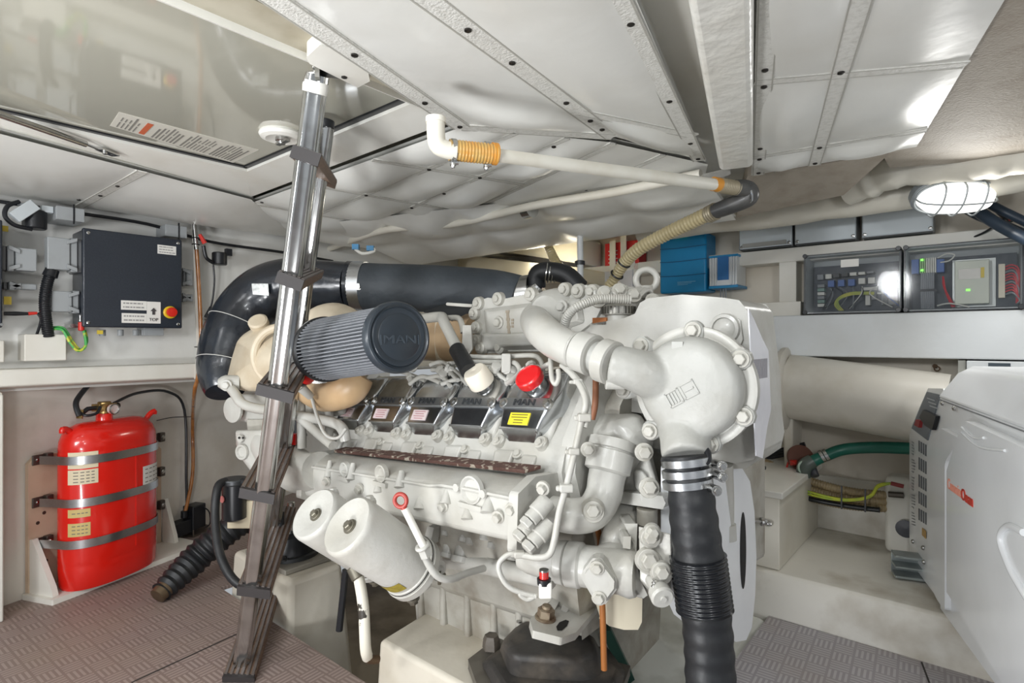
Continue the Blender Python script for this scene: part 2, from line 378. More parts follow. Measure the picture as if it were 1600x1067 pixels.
# ---------------------------------------------------------------- padded ceiling blankets
STITCH = mat('stitch_grey', (168, 166, 158), .6)
def seam(pts, w):
    g = G().ribbon(pts, -Z, w, .003, smooth=1)
    d = (pts[-1]-pts[0]).normalized(); s_ = d.cross(Z).normalized()
    for k in (-1, 1): g.ribbon([p+s_*k*w*.44 for p in pts], -Z, w*.07, .0036, 1, smooth=1)
    return g
def blanket(label, P, ul, vl, amp, res=.03, thick=.012, straps_u=None, straps_v=None, sw=.026, screws=None, zlo=None, m=VINYL, seed=0, edge=True):
    """P(u,v) -> point of the flat panel in the place; u, v run over the seam lines; the cloth sags between seams"""
    rnd = random.Random(seed); U0_, V0_, V1_ = ul[0], vl[0], vl[-1]
    def sag(u, v):
        i = max([k for k in range(len(ul)-1) if ul[k] <= u+1e-6] or [0]); j = max([k for k in range(len(vl)-1) if vl[k] <= v+1e-6] or [0])
        a = (u-ul[i])/(ul[i+1]-ul[i]); b = (v-vl[j])/(vl[j+1]-vl[j]); rr = random.Random(i*31+j*17+seed)
        vm = (V0_+V1_)/2; la = (P(ul[i+1], vm)-P(ul[i], vm)).length; lb = (P(U0_, vl[j+1])-P(U0_, vl[j])).length
        fa = min(.3, sw*.6/la); fb = min(.3, sw*.5/lb); a = (min(max(a, fa), 1-fa)-fa)/(1-2*fa); b = (min(max(b, fb), 1-fb)-fb)/(1-2*fb)
        k = amp*(.7+.6*rr.random()); a = min(max(a, 0), 1); b = min(max(b, 0), 1)
        A = math.sin(math.pi*a)**.7*math.sin(math.pi*b)**.7
        wv = .12*math.sin(7*a+3*b+rr.random()*6)*math.sin(5*b-2*a+rr.random()*6)
        return k*(A*(1+wv))
    U0, U1, V0, V1 = ul[0], ul[-1], vl[0], vl[-1]
    nu = max(8, int((P(U1, V0)-P(U0, V0)).length/res)); nv = max(8, int((P(U0, V1)-P(U0, V0)).length/res))
    g = G(); top = []; bot = []
    for i in range(nu+1):
        for j in range(nv+1):
            u = U0+(U1-U0)*i/nu; v = V0+(V1-V0)*j/nv; p = P(u, v)
            bot.append(p-Z*(sag(u, v)+thick)); top.append(p)
    n = nv+1
    fs = [(i*n+j, i*n+j+1, (i+1)*n+j+1, (i+1)*n+j) for i in range(nu) for j in range(nv)]
    g.add(bot, fs, 0, True); g.add(top, [f[::-1] for f in fs], 0, True)
    o = obj('insulation_blanket', g, m, label=label, cat='ceiling blanket', ang=60)
    for u in (straps_u if straps_u is not None else ul):
        pts = [P(u, V0+(V1-V0)*k/24)-Z*(thick+sag(u, V0+(V1-V0)*k/24)) for k in range(25)]
        obj('strap', seam(pts, sw), [STRAP, STITCH], o)
    for v in (straps_v if straps_v is not None else vl):
        pts = [P(U0+(U1-U0)*k/24, v)-Z*(thick-.0005+sag(U0+(U1-U0)*k/24, v)) for k in range(25)]
        obj('strap', seam(pts, sw*.8), [STRAP, STITCH], o)
    for (u, v) in (screws or []):
        p = P(u, v)-Z*(thick+.003)
        sc = G(); sc.lathe(p, -Z, [(0, .006), (.0025, .006), (.004, .003)], 12)
        obj('screw', sc, mat('screw_head', (78, 76, 74), .3, 1), o)
    return o
def bil(c00, c10, c11, c01):
    return lambda u, v: (c00*(1-u)+c10*u)*(1-v)+(c01*(1-u)+c11*u)*v
# central run between the hatch and the beam (u: towards the beam, v: away from the camera)
def pz(x, y): return PZ(x, y, ZC)
P1 = bil(pz(452, 0), pz(690, 0), pz(958, 205), pz(722, 190))
P2 = bil(pz(690, 0), pz(1000, 0), pz(1103, 246), pz(958, 205))
blanket('large smooth white padded blanket between hatch coaming and middle strap', P1, [0, 1], [-1.5, .62, 1], .020, straps_v=[1], sw=.045,
        screws=[(0, -.2), (0, .28), (0, .7), (1, .1), (1, .3), (1, .62), (1, .9), (0, .98)], seed=3)
blanket('smooth white padded blanket directly left of the long ceiling beam', P2, [0, 1], [-1.1, .72, 1], .018, straps_u=[.92], straps_v=[.72], sw=.035,
        screws=[(.92, .05), (.92, .45), (.92, .8), (.92, .97), (0, .8)], seed=5)
P3 = bil(pz(392, 312), pz(722, 190), pz(958, 215), pz(655, 358))
blanket('billowing quilted white blanket behind the hatch, crossed by seam straps', P3, [0, .35, .68, 1], [0, .34, .68, 1], .034, straps_u=[0, .35, .68], straps_v=[.34, .68, 1], sw=.022,
        screws=[(.05, .02), (.35, .34), (.68, .34), (.3, .68), (.68, .68), (.9, .34), (.95, .7), (.5, .68)], seed=11)

blanket('narrow wedge of quilted blanket under the white overhead pipe', bil(pz(958, 216), pz(1106, 250), pz(1100, 274), pz(657, 361)), [0, .5, 1], [0, 1], .016, straps_u=[0, .5], straps_v=[1], sw=.02,
        screws=[(.5, .5), (.1, .95), (.95, .9)], seed=2)
# behind the rail the cloth hangs lower
P5 = bil(PZ(500, 345, 1.362), PZ(1104, 274, 1.362), PZ(1150, 338, 1.29), PZ(640, 412, 1.28))
blanket('loose rolled blanket edge hanging behind the clipped rail', P5, [0, .18, .4, .6, .8, 1], [0, .5, 1], .03, straps_u=[], straps_v=[], seed=21)
# left strip between hatch and bulkhead
P7 = bil(pz(-60, 185), pz(392, 306), Vector((-2.42, 1.35, 1.345)), Vector((-2.42, -.35, 1.345)))
blanket('white padded blanket strip above the left bulkhead', P7, [0, .52, 1], [0, 1], .032, straps_u=[.52], straps_v=[], sw=.03, screws=[(.52, .35), (.52, .62), (.5, .8)], seed=31)
P8 = bil(pz(392, 312), pz(655, 360), Vector((-2.0, 2.45, 1.33)), Vector((-2.42, 1.35, 1.345)))
blanket('white quilted blanket in the far corner beyond the ladder', P8, [0, .5, 1], [0, .5, 1], .03, straps_u=[.5], straps_v=[], sw=.022, seed=37)
# right of the beam
P9 = bil(pz(1182, 0), pz(1562, 0), pz(1432, 222), pz(1174, 268))
blanket('quilted white blanket right of the beam with crossed straps', P9, [0, .42, 1], [-1.0, .28, .80, 1], .022, straps_u=[.05, .42], straps_v=[.28, .80], sw=.032,
        screws=[(.05, .22), (.05, .30), (.42, .26), (.05, .72), (.42, .8), (.05, .82), (.05, .97), (.42, .97)], seed=41)
# bare mesh-covered deck head to the right and roll of white cloth below it
MESH = mat('brown_beige_mesh', (172, 163, 150), .7, 0, (150, 138, 122), 18, .6, .5, 160)
g = G(); g.loft([[PZ(1560, -60, 1.365), PZ(1425, 232, 1.345), PZ(1400, 262, 1.30)], [PZ(1900, -60, 1.38), PZ(1800, 200, 1.33), PZ(1790, 236, 1.27)]], closed=False, cap=False)
g2 = G(); g2.slab([PZ(1556, -60, 1.374)-FW*.9+RT*.0, PZ(1556, -60, 1.374), PZ(1380, 244, 1.374), PZ(1390, 262, 1.374), PZ(1900, 225, 1.374), PZ(1900, 225, 1.374)-FW*1.9], (0, 0, .04)); S('trim_15', g2, MESH)
g = G(); a, b = PZ(1150, 345, 1.26), PZ(1330, 300, 1.29)
g.slab([PZ(1168, 275, 1.365), PZ(1390, 240, 1.365), PZ(1318, 305, 1.315), PZ(1150, 340, 1.30)], (0, 0, .05)); S('trim_16', g, MESH, bevel=.006)
ROLL = mat('white_cloth_roll', (218, 214, 202), .45, 0, (190, 182, 164), 5, .5, .5, 14)
def roll(lbl, pts, r, sd):
    rnd = random.Random(sd); q = []; rr = []
    for i in range(len(pts)-1):
        for k in range(6):
            q.append(pts[i].lerp(pts[i+1], k/6)); rr.append(r*(.88+.24*rnd.random()))
    q.append(pts[-1]); rr.append(r)
    obj('rolled_blanket', G().tube(q, rr, 18, smooth=3), ROLL, label=lbl, cat='rolled blanket', ang=80)
roll('long white cloth roll along the top of the hull side', [PV(1000, 362, 2.25), PV(1180, 336, 2.25), PV(1420, 304, 2.25), PV(1640, 262, 2.25)], .052, 4)
roll('upper white cloth roll sloping towards the lamp', [PV(1325, 298, 2.16), PV(1400, 268, 2.1), PV(1520, 255, 2.1), PV(1640, 240, 2.1)], .050, 9)
# far corner: cream duct boxes between ceiling and exhaust pipe
CREAM = mat('cream_duct', (226, 216, 188), .5, 0, (204, 188, 150), 4, .5)
S('trim_17', G().slab([PV(560, 402, 2.40), PV(745, 398, 2.40), PV(745, 418, 2.40), PV(560, 420, 2.40)], (0, .12, 0)), CREAM, bevel=.004)
S('trim_18', G().slab([PV(700, 372, 2.3), PV(870, 352, 2.3), PV(905, 372, 2.3), PV(905, 412, 2.3), PV(800, 395, 2.3), PV(700, 392, 2.3)], (0, .2, 0)), WHITE2, bevel=.006)
S('trim_19', G().slab([PV(735, 400, 2.2), PV(905, 418, 2.2), PV(905, 440, 2.2), PV(720, 432, 2.2)], (0, .25, 0)), CREAM, bevel=.006)
# ---------------------------------------------------------------- deck hatch
HL = mat('hatch_gloss_gelcoat', (184, 182, 168), .05, 0, coat=1.0, spec=.8)
HU0, HU1, HV0, HV1 = -1.715, -.945, -.9, .79
hatch = obj('door_1', G().box((HU0+.008, HV0, 1.392), (HU1-.008, HV1-.008, 1.425)), HL, kind='structure', bevel=.004)
gk = G(); gk.box((HU0-.004, HV0, 1.388), (HU0+.010, HV1, 1.426)).box((HU0, HV1-.010, 1.388), (HU1, HV1+.004, 1.426))
S('trim_20', gk, BLACK)
def pz0(x, y): return PZ(x, y, ZC)
ck = G(); ck.slab([(HU0-.004, HV0, ZC+.01), PZ(-500, 62, ZC), pz0(-60, 184), pz0(391, 308), (HU0-.004, HV1+.004, ZC+.01)], (0, 0, .05))
ck.slab([(HU0-.004, HV1+.004, ZC+.01), pz0(391, 308), (HU1+.02, .90, ZC), (HU1+.02, HV1+.004, ZC+.01)], (0, 0, .05))
S('trim_21', ck, WHITE, bevel=.004)
S('trim_24', G().box((HU1+.012, HV0, ZC+.012), (HU1+.10, HV1+.09, ZC+.05)), mat('channel_beige', (184, 178, 160), .5, 0, (150, 140, 116), 12, .6))
ck = G(); ck.slab([(HU1-.006, HV0, ZC+.008), (HU1+.016, HV0, ZC-.002), (HU1+.016, HV1+.05, ZC-.002), (HU1-.006, HV1+.06, ZC+.008)], (0, 0, .05))
S('trim_22', ck, WHITE, bevel=.006)
# recessed ledge pad that carries the ladder hooks
a = [PZ(x, y, 1.356) for x, y in ((478, 90), (500, 70), (520, 76), (575, 110), (578, 127), (559, 137), (484, 100))]
S('trim_23', G().slab(a, (0, 0, .05)), WHITE, bevel=.008, bseg=3)
# sticker on the hatch lid
def on_lid(x, y): return PZ(x, y, 1.392)
st = empty('warning_sticker', on_lid(290, 220), 'long printed warning sticker on the glossy hatch lid', 'sticker')
q = [on_lid(172, 196), on_lid(186, 175), on_lid(404, 234), on_lid(364, 254)]
obj('paper', G().slab(q, (0, 0, -.001)), mat('sticker_paper', (214, 211, 200), .3), st)
g = G(); rnd = random.Random(5)
def lq(u, v): return (q[0]*(1-u)+q[3]*u)*(1-v)+(q[1]*(1-u)+q[2]*u)*v-Z*.0015
for i in range(34):
    u = .04+.94*i/34
    if .17 < u < .27 or .48 < u < .50 or .72 < u < .74: continue
    a, b = .08, .92-.25*rnd.random()
    if rnd.random() < .5:
        g.ribbon([lq(u, a), lq(u, b)], -Z, .0045, .0004, smooth=0)
    else:
        g.ribbon([lq(u, a), lq(u, .45)], -Z, .003, .0004, smooth=0); g.ribbon([lq(u, .52), lq(u, b)], -Z, .003, .0004, smooth=0)
obj('print', g, mat('sticker_print', (130, 128, 122), .6), st)
obj('orange_block', G().slab([lq(.19, .1), lq(.19, .85), lq(.23, .85), lq(.23, .1)], (0, 0, -.0006)), mat('orange_print', (196, 98, 62), .5), st)
# round latch of the hatch
c = on_lid(440, 208)
la = empty('hatch_latch', c, 'round white hatch latch with metal catch beside the ladder', 'latch')
obj('base_disc', G().lathe(c, -Z, [(0, .052), (.006, .054), (.013, .050), (.017, .038), (.012, .026), (.010, 0)], 40), WHITE, la)
g = G().lathe(c-Z*.010, -Z, [(0, .015), (.010, .015), (.012, .010), (.018, .009)], 16); g.obox(c-Z*.024+X*.006, X*.026, Y*.006, Z*.003); obj('catch', g, STEEL, la)
# gas strut of the hatch
a, b = PZ(-40, 165, 1.365), PZ(134, 225, 1.365)
gs = empty('gas_strut', a.lerp(b, .5), 'slim steel gas strut lying along the hatch rim', 'gas strut')
obj('cylinder', G().tube([a, b], .008, 18), STEEL, gs)
obj('rod', G().tube([b, PZ(154, 233, 1.365)], .0035, 12), CHROME, gs)
c = PZ(168, 238, 1.368); d = (PZ(184, 246, 1.368)-PZ(150, 232, 1.368)).normalized(); e = Z.cross(d)
g = G().obox(c, d*.028, e*.012, Z*.002).cyl(c-d*.008, -Z, .006, .008, 12).bolt(c+d*.016, -Z, .004, .003, washer=False); obj('end_bracket', g, STEEL, gs)
# ================================================================ LADDER
lad = empty('ladder', (PZ(372, 1067, 0)), 'aluminium ladder with ribbed teak treads leaning on the hatch coaming', 'ladder')
TEAK = mat('teak', (122, 98, 80), .55, 0, (84, 62, 50), 40, .9, .5, 120, stretch=(6, 1, 6, math.radians(27)))
TEAKG = mat('weathered_tread', (98, 90, 86), .5, 0, (70, 62, 60), 30, .6)
Lv = RT*(-.105)+FW*.435+UP*.072                      # along a tread
near = [W(479, 236, 1.06), W(453, 430, 1.135), W(430, 603, 1.21), W(402, 766, 1.30), W(397, 917, 1.375), W(373, 1056, 1.43)]
ends = [((458, 228), (502, 243)), ((433, 424), (477, 440)), ((410, 602), (452, 613)), ((375, 762), (430, 773)), ((369, 915), (425, 922)), ((352, 1056), (394, 1058))]
dep = [1.06, 1.135, 1.21, 1.30, 1.375, 1.43]
frac = 0.16
s0 = []; s1 = []
for k, (e, d) in enumerate(zip(ends, dep)):
    wx = .074; mid = W((e[0][0]+e[1][0])/2, (e[0][1]+e[1][1])/2, d)
    wv = (W(*e[1], d)-W(*e[0], d)).normalized(); wv = (wv-Lv.normalized()*wv.dot(Lv.normalized())*0)
    wv = wv*(.082 if k > 1 else .056)
    a, b = mid-wv/2, mid+wv/2; dn = wv.cross(Lv).normalized()
    if dn.z > 0: dn = -dn
    tb = obj('tread', G().slab([a, b, b+Lv, a+Lv], dn*.020), TEAK, lad, bevel=.002)
    g = G()
    for i in range(6):
        p = a+wv*(.08+.84*i/5); g.obox(p+Lv*.5-dn*.0015, Lv*.49, wv.normalized()*.0035, dn*.002)
    obj('anti_slip_ribs', g, TEAKG, tb)
    ec = obj('end_cap', G().slab([a-Lv*.012-dn*.002, b-Lv*.012-dn*.002, b-Lv*.012+dn*.022, a-Lv*.012+dn*.022], Lv*.03), mat('black_end_cap', (44, 40, 40), .6), tb, label='dark rubber end cap', bevel=.003)
    s0.append(mid+Lv*(frac+.02)); s1.append(mid+Lv*.80)
top0 = W(499, 112, 1.03); top1 = W(510, 192, 1.32)
def stile(tp, pts, bot):
    ax = (pts[-1]-tp); n = len(pts)
    g = G(); path = [tp, bot]
    d = (bot-tp).normalized(); u = d.cross(Lv).normalized(); v = d.cross(u).normalized()
    ring = []
    for k in range(28):
        t = 2*math.pi*k/28; c, s_ = math.cos(t), math.sin(t)
        x = .019*abs(c)**.75*(1 if c > 0 else -1)*(1+.10*math.cos(6*t)); y = .014*abs(s_)**.75*(1 if s_ > 0 else -1)*(1+.10*math.cos(6*t))
        ring.append(u*x+v*y)
    g.loft([[tp+r for r in ring], [bot+r for r in ring]]); return g
b0 = W(384, 1042, 1.50)+Vector((0, 0, -.0))
dd = (s0[-1]-s0[0]).normalized()
obj('stile', stile(W(496, 118, 1.04), s0, W(372, 1080, 1.50)), ALU, lad, ang=50)
obj('stile', stile(W(508, 196, 1.30), s1, s1[-1]+(s1[-1]-s1[-2])*.2), ALU, lad, ang=50)
obj('white_collar', G().lathe(W(494, 128, 1.04), (W(370, 1080, 1.5)-W(494, 128, 1.04)), [(0, .022), (.01, .023), (.02, .022)], 24), WHITE, lad)
obj('cap', G().lathe(W(508, 198, 1.30), UP, [(-.005, .02), (.012, .021), (.016, .014)], 20), BLACK, lad)
# ladder hook bracket on the coaming
c = W(522, 116, 1.04)
hk = empty('ladder_bracket', c, 'stainless ladder hook bracket screwed under the coaming pad', 'bracket')
ax = RT*.85+FW*.2; ax.normalize(); ay = Z.cross(ax)
obj('plate', G().obox(c+Z*.003, ax*.036, ay*.018, Z*.003), STEEL, hk, bevel=.001)
obj('hook', G().tube([c-ax*.03, c-ax*.045-Z*.004, c-ax*.05-Z*.02], .005, 10).obox(c-ax*.028-Z*.006, ax*.004, ay*.018, Z*.01), STEEL, hk)
obj('screw', G().bolt(c+ax*.018-Z*.001, -Z, .006, .004), mat('screw_head', (78, 76, 74), .3, 1), hk)
# ================================================================ LEFT BULKHEAD EQUIPMENT
XW = -2.44
def wbox(x0, y0, x1, y1, U, depth=None, g=None, mi=0):
    """box whose front face lies in the plane x=U and spans the two pixels of its diagonal"""
    a, b = PU(x0, y0, U), PU(x1, y1, U); g = g or G()
    return g.box((U-(depth or (U-XW)), min(a.y, b.y), min(a.z, b.z)), (U, max(a.y, b.y), max(a.z, b.z)), mi)
BBX = mat('dark_blue_black_enamel', (34, 40, 50), .38, 0, (44, 52, 62), 200, .6, .25, 500, coat=.2)
cb = empty('control_box', PU(208, 510, -2.37), 'large black control box with red and yellow stop button on left bulkhead', 'control box')
c00, c11 = PU(131, 358, -2.29), PU(283.5, 514, -2.29)
c10 = PU(283.5, 375, -2.29); yy0, yy1 = c00.y, c11.y; z1, z0 = (c00.z+c10.z)/2, (PU(131, 507, -2.29).z+c11.z)/2
obj('body', G().box((-2.435, yy0, z0), (-2.31, yy1, z1)), BBX, cb, bevel=.004)
lid = obj('lid', G().box((-2.31, yy0-.003, z0-.003), (-2.29, yy1+.003, z1+.003)), BBX, cb, bevel=.005)
g = G()
for y in (yy0+.012, yy1-.012):
    for z in (z0+.012, z1-.012): g.lathe((-2.29, y, z), X, [(0, .0055), (.002, .0055), (.003, .003)], 14)
obj('lid_screw', g, STEEL, lid)
def label(U, x0, y0, x1, y1, par, lines, nm='label', inkm=None, base=None, h=.35, seed=1):
    a, b = PU(x0, y0, U), PU(x1, y1, U); ya, yb, za, zb_ = min(a.y, b.y), max(a.y, b.y), min(a.z, b.z), max(a.z, b.z)
    g = G().box((U, ya, za), (U+.0012, yb, zb_)); rnd = random.Random(seed)
    for i in range(lines):
        zc = zb_-(zb_-za)*(i+.7)/(lines+.4); hh = (zb_-za)/(lines+.4)*h/2
        y = ya+(yb-ya)*.08
        while y < yb-(yb-ya)*.15:
            w_ = (yb-ya)*rnd.uniform(.05, .18); g.box((U+.001, y, zc-hh), (U+.0018, min(y+w_, yb-(yb-ya)*.06), zc+hh), 1); y += w_+(yb-ya)*.03
    return obj(nm, g, [base or PAPER, inkm or mat('label_grey_print', (150, 148, 146), .6)], par)
label(-2.29, 246, 382, 275, 399, cb, 3, seed=2)
label(-2.29, 189, 469, 229, 485, cb, 2, seed=3)
label(-2.29, 190, 489, 229, 505, cb, 2, seed=4)
g = wbox(229.5, 471, 251, 505.5, -2.2885, .0015); a = PU(240, 488, -2.287)
obj('arrow_label', g, PAPER, cb)
g = G(); s = .0085
g.slab([a+Y*dy*s+Z*dz*s for dy, dz in ((0, 1.9), (1.2, .5), (.5, .5), (.5, -1.0), (-.5, -1.0), (-.5, .5), (-1.2, .5))], X*.001)
g.text('TOP', PU(240, 499.5, -2.2872), Y, Z, .015, .001); obj('arrow_print', g, INK, cb)
c = PU(265.5, 488, -2.29)
eb = obj('stop_button', G().lathe(c, X, [(0, .012), (.010, .012), (.012, .0165), (.024, .0175), (.028, .015), (.029, 0)], 32), mat('stop_red', (206, 42, 28), .35), cb, label='red mushroom stop button')
obj('yellow_ring', G().lathe(c, X, [(0, .0225), (.005, .0225), (.007, .020), (.007, .01)], 32), mat('stop_yellow', (228, 190, 40), .4), eb)
g = G()
for px_ in (160, 188, 212, 226, 240, 251):
    p = PU(px_, 515, -2.36); g.cyl(p, -Z, .010, .022, 12)
g.box((-2.42, PU(225, 516, -2.34).y, z0-.03), (-2.34, PU(256, 516, -2.34).y, z0-.002))
obj('cable_gland', g, GREYPL, cb, bevel=.001)
# second dark box cut by the left frame edge
b2 = empty('control_box', PU(0, 500, -2.30), 'dark box edge at the far left beside the grey plugs', 'control box')
obj('body', wbox(-60, 336, 4, 512, -2.29), BBX, b2, bevel=.004)
obj('corner_screw', G().lathe(PU(2, 507, -2.289), X, [(0, .005), (.003, .004)], 12), STEEL, b2)
# grey multi-pin plugs
def plug(lbl, x0, y0, x1, y1, U, flip, name='multi_pin_plug'):
    r = empty(name, PU((x0+x1)/2, y1, U-.03), lbl, 'plug', 'grey plugs beside the black control box')
    a, b = PU(x0, y0, U), PU(x1, y1, U); w_ = b.y-a.y; h = a.z-b.z
    sy = a.y if not flip else b.y; d = 1 if not flip else -1
    obj('hood', G().box((U-.045, sy, b.z), (U, sy+d*w_*.62, a.z)), GREYPL, r, bevel=.003)
    obj('base_housing', G().box((U-.06, sy+d*w_*.64, b.z-.004), (U-.006, sy+d*w_*.84, a.z+.004)), GREYPL, r, bevel=.003)
    obj('flange', G().box((-2.44, sy+d*w_*.86, b.z-.002), (U-.012, sy+d*w_*.98, a.z+.002)), mat('dark_grey_plastic', (110, 112, 114), .5), r, bevel=.002)
    for z in (a.z-.008, b.z+.008):
        c = Vector((U+.004, sy+d*w_*.66, z)); obj('locking_lever', G().obox(c, X*.003, (Y*d*.014+Z*(.006 if z > (a.z+b.z)/2 else -.006)), Z*.006), GREYPL, r, bevel=.001)
    return r
plug('big grey plug high on the left of the black control box', 74, 369, 131, 424, -2.31, False)
plug('grey plug lower left of the black control box, beside the black conduit', 81, 454, 132, 488, -2.33, False)
plug('grey plug nearest the left frame edge, high up', 3, 384, 58, 424, -2.33, True)
plug('small light grey plug near the left frame edge at mid height', 5, 441, 58, 453, -2.36, True)
plug('small grey plug peeking out right of the black control box, upper', 285, 420, 302, 446, -2.36, True)
plug('small grey plug peeking out right of the black control box, lower', 285, 459, 302, 471, -2.37, True)
# black conduit
obj('conduit', G().tube([PU(81, 422, -2.33), PU(73, 446, -2.33), PU(70, 480, -2.33), PU(76, 526, -2.34)], .0155, 18, smooth=6, corr=(.007, .0009)).lathe(PU(82, 421, -2.33), PU(76, 436, -2.33)-PU(82, 421, -2.33), [(0, .019), (.024, .021), (.026, .017)], 20), BLACK,
    label='thick black corrugated conduit curving down from the big grey plug', cat='conduit')
# earth cable with red lug
def cable(name, lbl, pts, r, m, cat='cable', smooth=6, seg=10, **k):
    return obj(name, G().tube(pts, r, seg, smooth=smooth), m, label=lbl, cat=cat, **k)
GRN = mat('green_insulation', (70, 168, 84), .4, 0, (206, 208, 70), 25, 1, lo=.5, hi=.55)
ec = empty('earth_cable', PU(120, 548, -2.33), 'green and yellow earth cable looping below the black control box', 'cable')
obj('wire', G().tube([PU(84, 514, -2.34), PU(98, 516, -2.32), PU(110, 536, -2.31), PU(122, 548, -2.31), PU(134, 540, -2.31), PU(131, 516, -2.32)], .0042, 10, smooth=6), GRN, ec)
obj('wire', G().tube([PU(84, 511, -2.35), PU(100, 513, -2.33), PU(114, 534, -2.32), PU(126, 546, -2.32), PU(136, 534, -2.32), PU(133, 516, -2.33)], .0035, 10, smooth=6), GRN, ec)
obj('red_lug', G().lathe(PU(127, 503, -2.32), -Z, [(0, .006), (.002, .009), (.028, .009), (.030, .005)], 14), mat('red_plastic', (208, 50, 40), .4), ec, label='red terminal boot')
g = G().box((-2.44, PU(110, 500, -2.36).y, PU(115, 512, -2.36).z), (-2.36, PU(122, 500, -2.36).y, PU(115, 506, -2.36).z))
obj('terminal_post', g.lathe(PU(126, 502, -2.32), Z, [(0, .004), (.02, .004)], 10), STEEL, ec)
# relays below ceiling on the left
def small_box(lbl, x0, y0, x1, y1, U, m=LGREY, nm='junction_box', strap=True, cat='box', d=None):
    r = empty(nm, PU((x0+x1)/2, y1, U-.02), lbl, cat)
    obj('body', wbox(x0, y0, x1, y1, U-.006, d), m, r, bevel=.003)
    obj('lid', wbox(x0-.5, y0-.5, x1+.5, y1+.5, U, .006), m, r, bevel=.002)
    if strap:
        obj('cable_tie', wbox(x0+(x1-x0)*.6, y0-2, x0+(x1-x0)*.66, y1+3, U+.002, .004), BLACK, r)
    return r
small_box('flat grey box with black cable tie under the ceiling, left', 88, 321, 132, 347, -2.30, GREYPL)
small_box('grey sensor box right above the black control box corner', 259, 350, 292, 372, -2.33, GREYPL)
r = empty('relay_cluster', PU(50, 355, -2.36), 'black relay with tilted white module and cables in the top left corner', 'relay')
obj('relay_body', G().cyl(PU(54, 358, -2.35), Z, .032, .06, 24), BLACK, r)
c = PU(38, 330, -2.32); e1 = (PU(52, 322, -2.32)-PU(24, 340, -2.32)).normalized(); e2 = X.cross(e1)
obj('white_module', G().obox(c, e1*.036, e2*.018, X*.014), LGREY, r, label='tilted white module', bevel=.002)
obj('cable', G().tube([PU(30, 315, -2.34), PU(12, 322, -2.33), PU(8, 338, -2.33), PU(24, 352, -2.33), PU(50, 358, -2.34)], .0065, 10, smooth=6), BLACK, r)
g = wbox(65, 320, 84, 333, -2.33, .03); obj('connector', g, LGREY, r, bevel=.002)
obj('connector', wbox(30, 316, 48, 322, -2.34, .03), GREYPL, r, bevel=.002)
# thin sensor cables
r = empty('sensor_cable', PU(30, 492, -2.36), 'thin black sensor lead with red tip beside the left dark box', 'cable')
obj('plug', G().tube([PU(6, 490, -2.34), PU(24, 490, -2.34), PU(44, 490, -2.34)], [.006, .007, .005], 12), BLACK, r)
obj('red_tip', G().tube([PU(44, 490, -2.34), PU(58, 489, -2.34)], [.006, .0045], 12), mat('red_plastic', (208, 50, 40), .4), r)
obj('lead', G().tube([PU(58, 489, -2.34), PU(64, 500, -2.34), PU(57, 524, -2.36)], .004, 8, smooth=5), BLACK, r)
YEL = mat('yellow_plastic', (222, 196, 70), .5)
obj('yellow_tag', wbox(6, 463, 18, 476, -2.37, .006), YEL, label='yellow tag between grey plugs at far left', cat='tag')
obj('yellow_tag', wbox(3, 352, 13, 362, -2.37, .006), YEL, label='yellow tag near the top left corner of the bulkhead', cat='tag')
obj('yellow_tag', wbox(152, 516, 161, 522, -2.33, .006), YEL, label='small yellow tag just below the black control box', cat='tag')
# white block on the shelf
obj('cable_duct_block', wbox(38, 522, 104, 563, -2.335), WHITE2, label='white cable duct block standing on the shelf below the conduit', cat='duct', bevel=.003)
obj('shelf_block', wbox(-40, 532, 7, 566, -2.34), WHITE2, label='white block on the shelf cut by the left frame edge', cat='duct', bevel=.003)
# vertical sight tube in its white channel
AMB = mat('amber_tube', (172, 112, 56), .25, 0, (120, 70, 34), 20, .8, coat=.6)
r = empty('sight_tube', PW(290, 805, .03), 'long vertical amber fuel sight tube in a white channel on the bulkhead', 'tube')
obj('channel', G().slab([PU(299, 346, -2.37), PU(304, 346, -2.37), PU(313.5, 545, -2.37), PU(308, 592, -2.37), PU(303, 592, -2.37), PU(307, 545, -2.37)], X*.006), WHITE2, r, bevel=.001)
obj('tube', G().tube([PU(307, 385, -2.355), PU(312, 470, -2.355), PU(314, 545, -2.35), PU(309, 590, -2.35), PU(304, 612, -2.36), PW(301, 660, .03), PW(301, 740, .03), PW(289, 802, .03)], .0075, 14, smooth=6), AMB, r)
obj('fitting', G().tube([PU(303, 345, -2.36), PU(307, 390, -2.355)], .0085, 14), STEEL, r)
for (x, y) in ((306, 372), (306, 382), (310, 542)):
    obj('cable_tie', G().torus(PU(x, y, -2.36), Z, .013, .002, 16, 6), BLACK, r)
obj('bottom_fitting', G().cyl(PW(288, 798, .03), -Z, .014, .03, 14), BLACK, r)
# little valve motor and red lever beside the sight tube
r = empty('valve_actuator', PU(340, 415, -2.36), 'small black valve actuator with red lever beside the sight tube top', 'valve')
obj('motor', G().cyl(PU(343, 414, -2.36), Z, .028, .05, 20), BLACK, r)
obj('shaft', wbox(354, 388, 363, 400, -2.34, .02), BLACK, r)
obj('lever', G().tube([PU(312, 366, -2.33), PU(320, 380, -2.33)], [.006, .009], 10), mat('red_plastic', (208, 50, 40), .4), r, label='red lever')
obj('hose', G().tube([PU(318, 384, -2.34), PU(322, 402, -2.34), PU(332, 410, -2.35)], .007, 10, smooth=4), BLACK, r)
cable('cable', 'thin black cable hanging from the small valve actuator', [PU(333, 414, -2.38), PU(335, 440, -2.38), PU(330, 478, -2.38), PU(318, 500, -2.38)], .0035, BLACK)
cable('cable', 'long black wiring run under the ceiling edge of the bulkhead', [PU(-20, 312, -2.41), PU(100, 330, -2.40), PU(230, 350, -2.40), PU(330, 378, -2.40), PU(440, 394, -2.38), PU(520, 408, -2.38)], .006, BLACK)
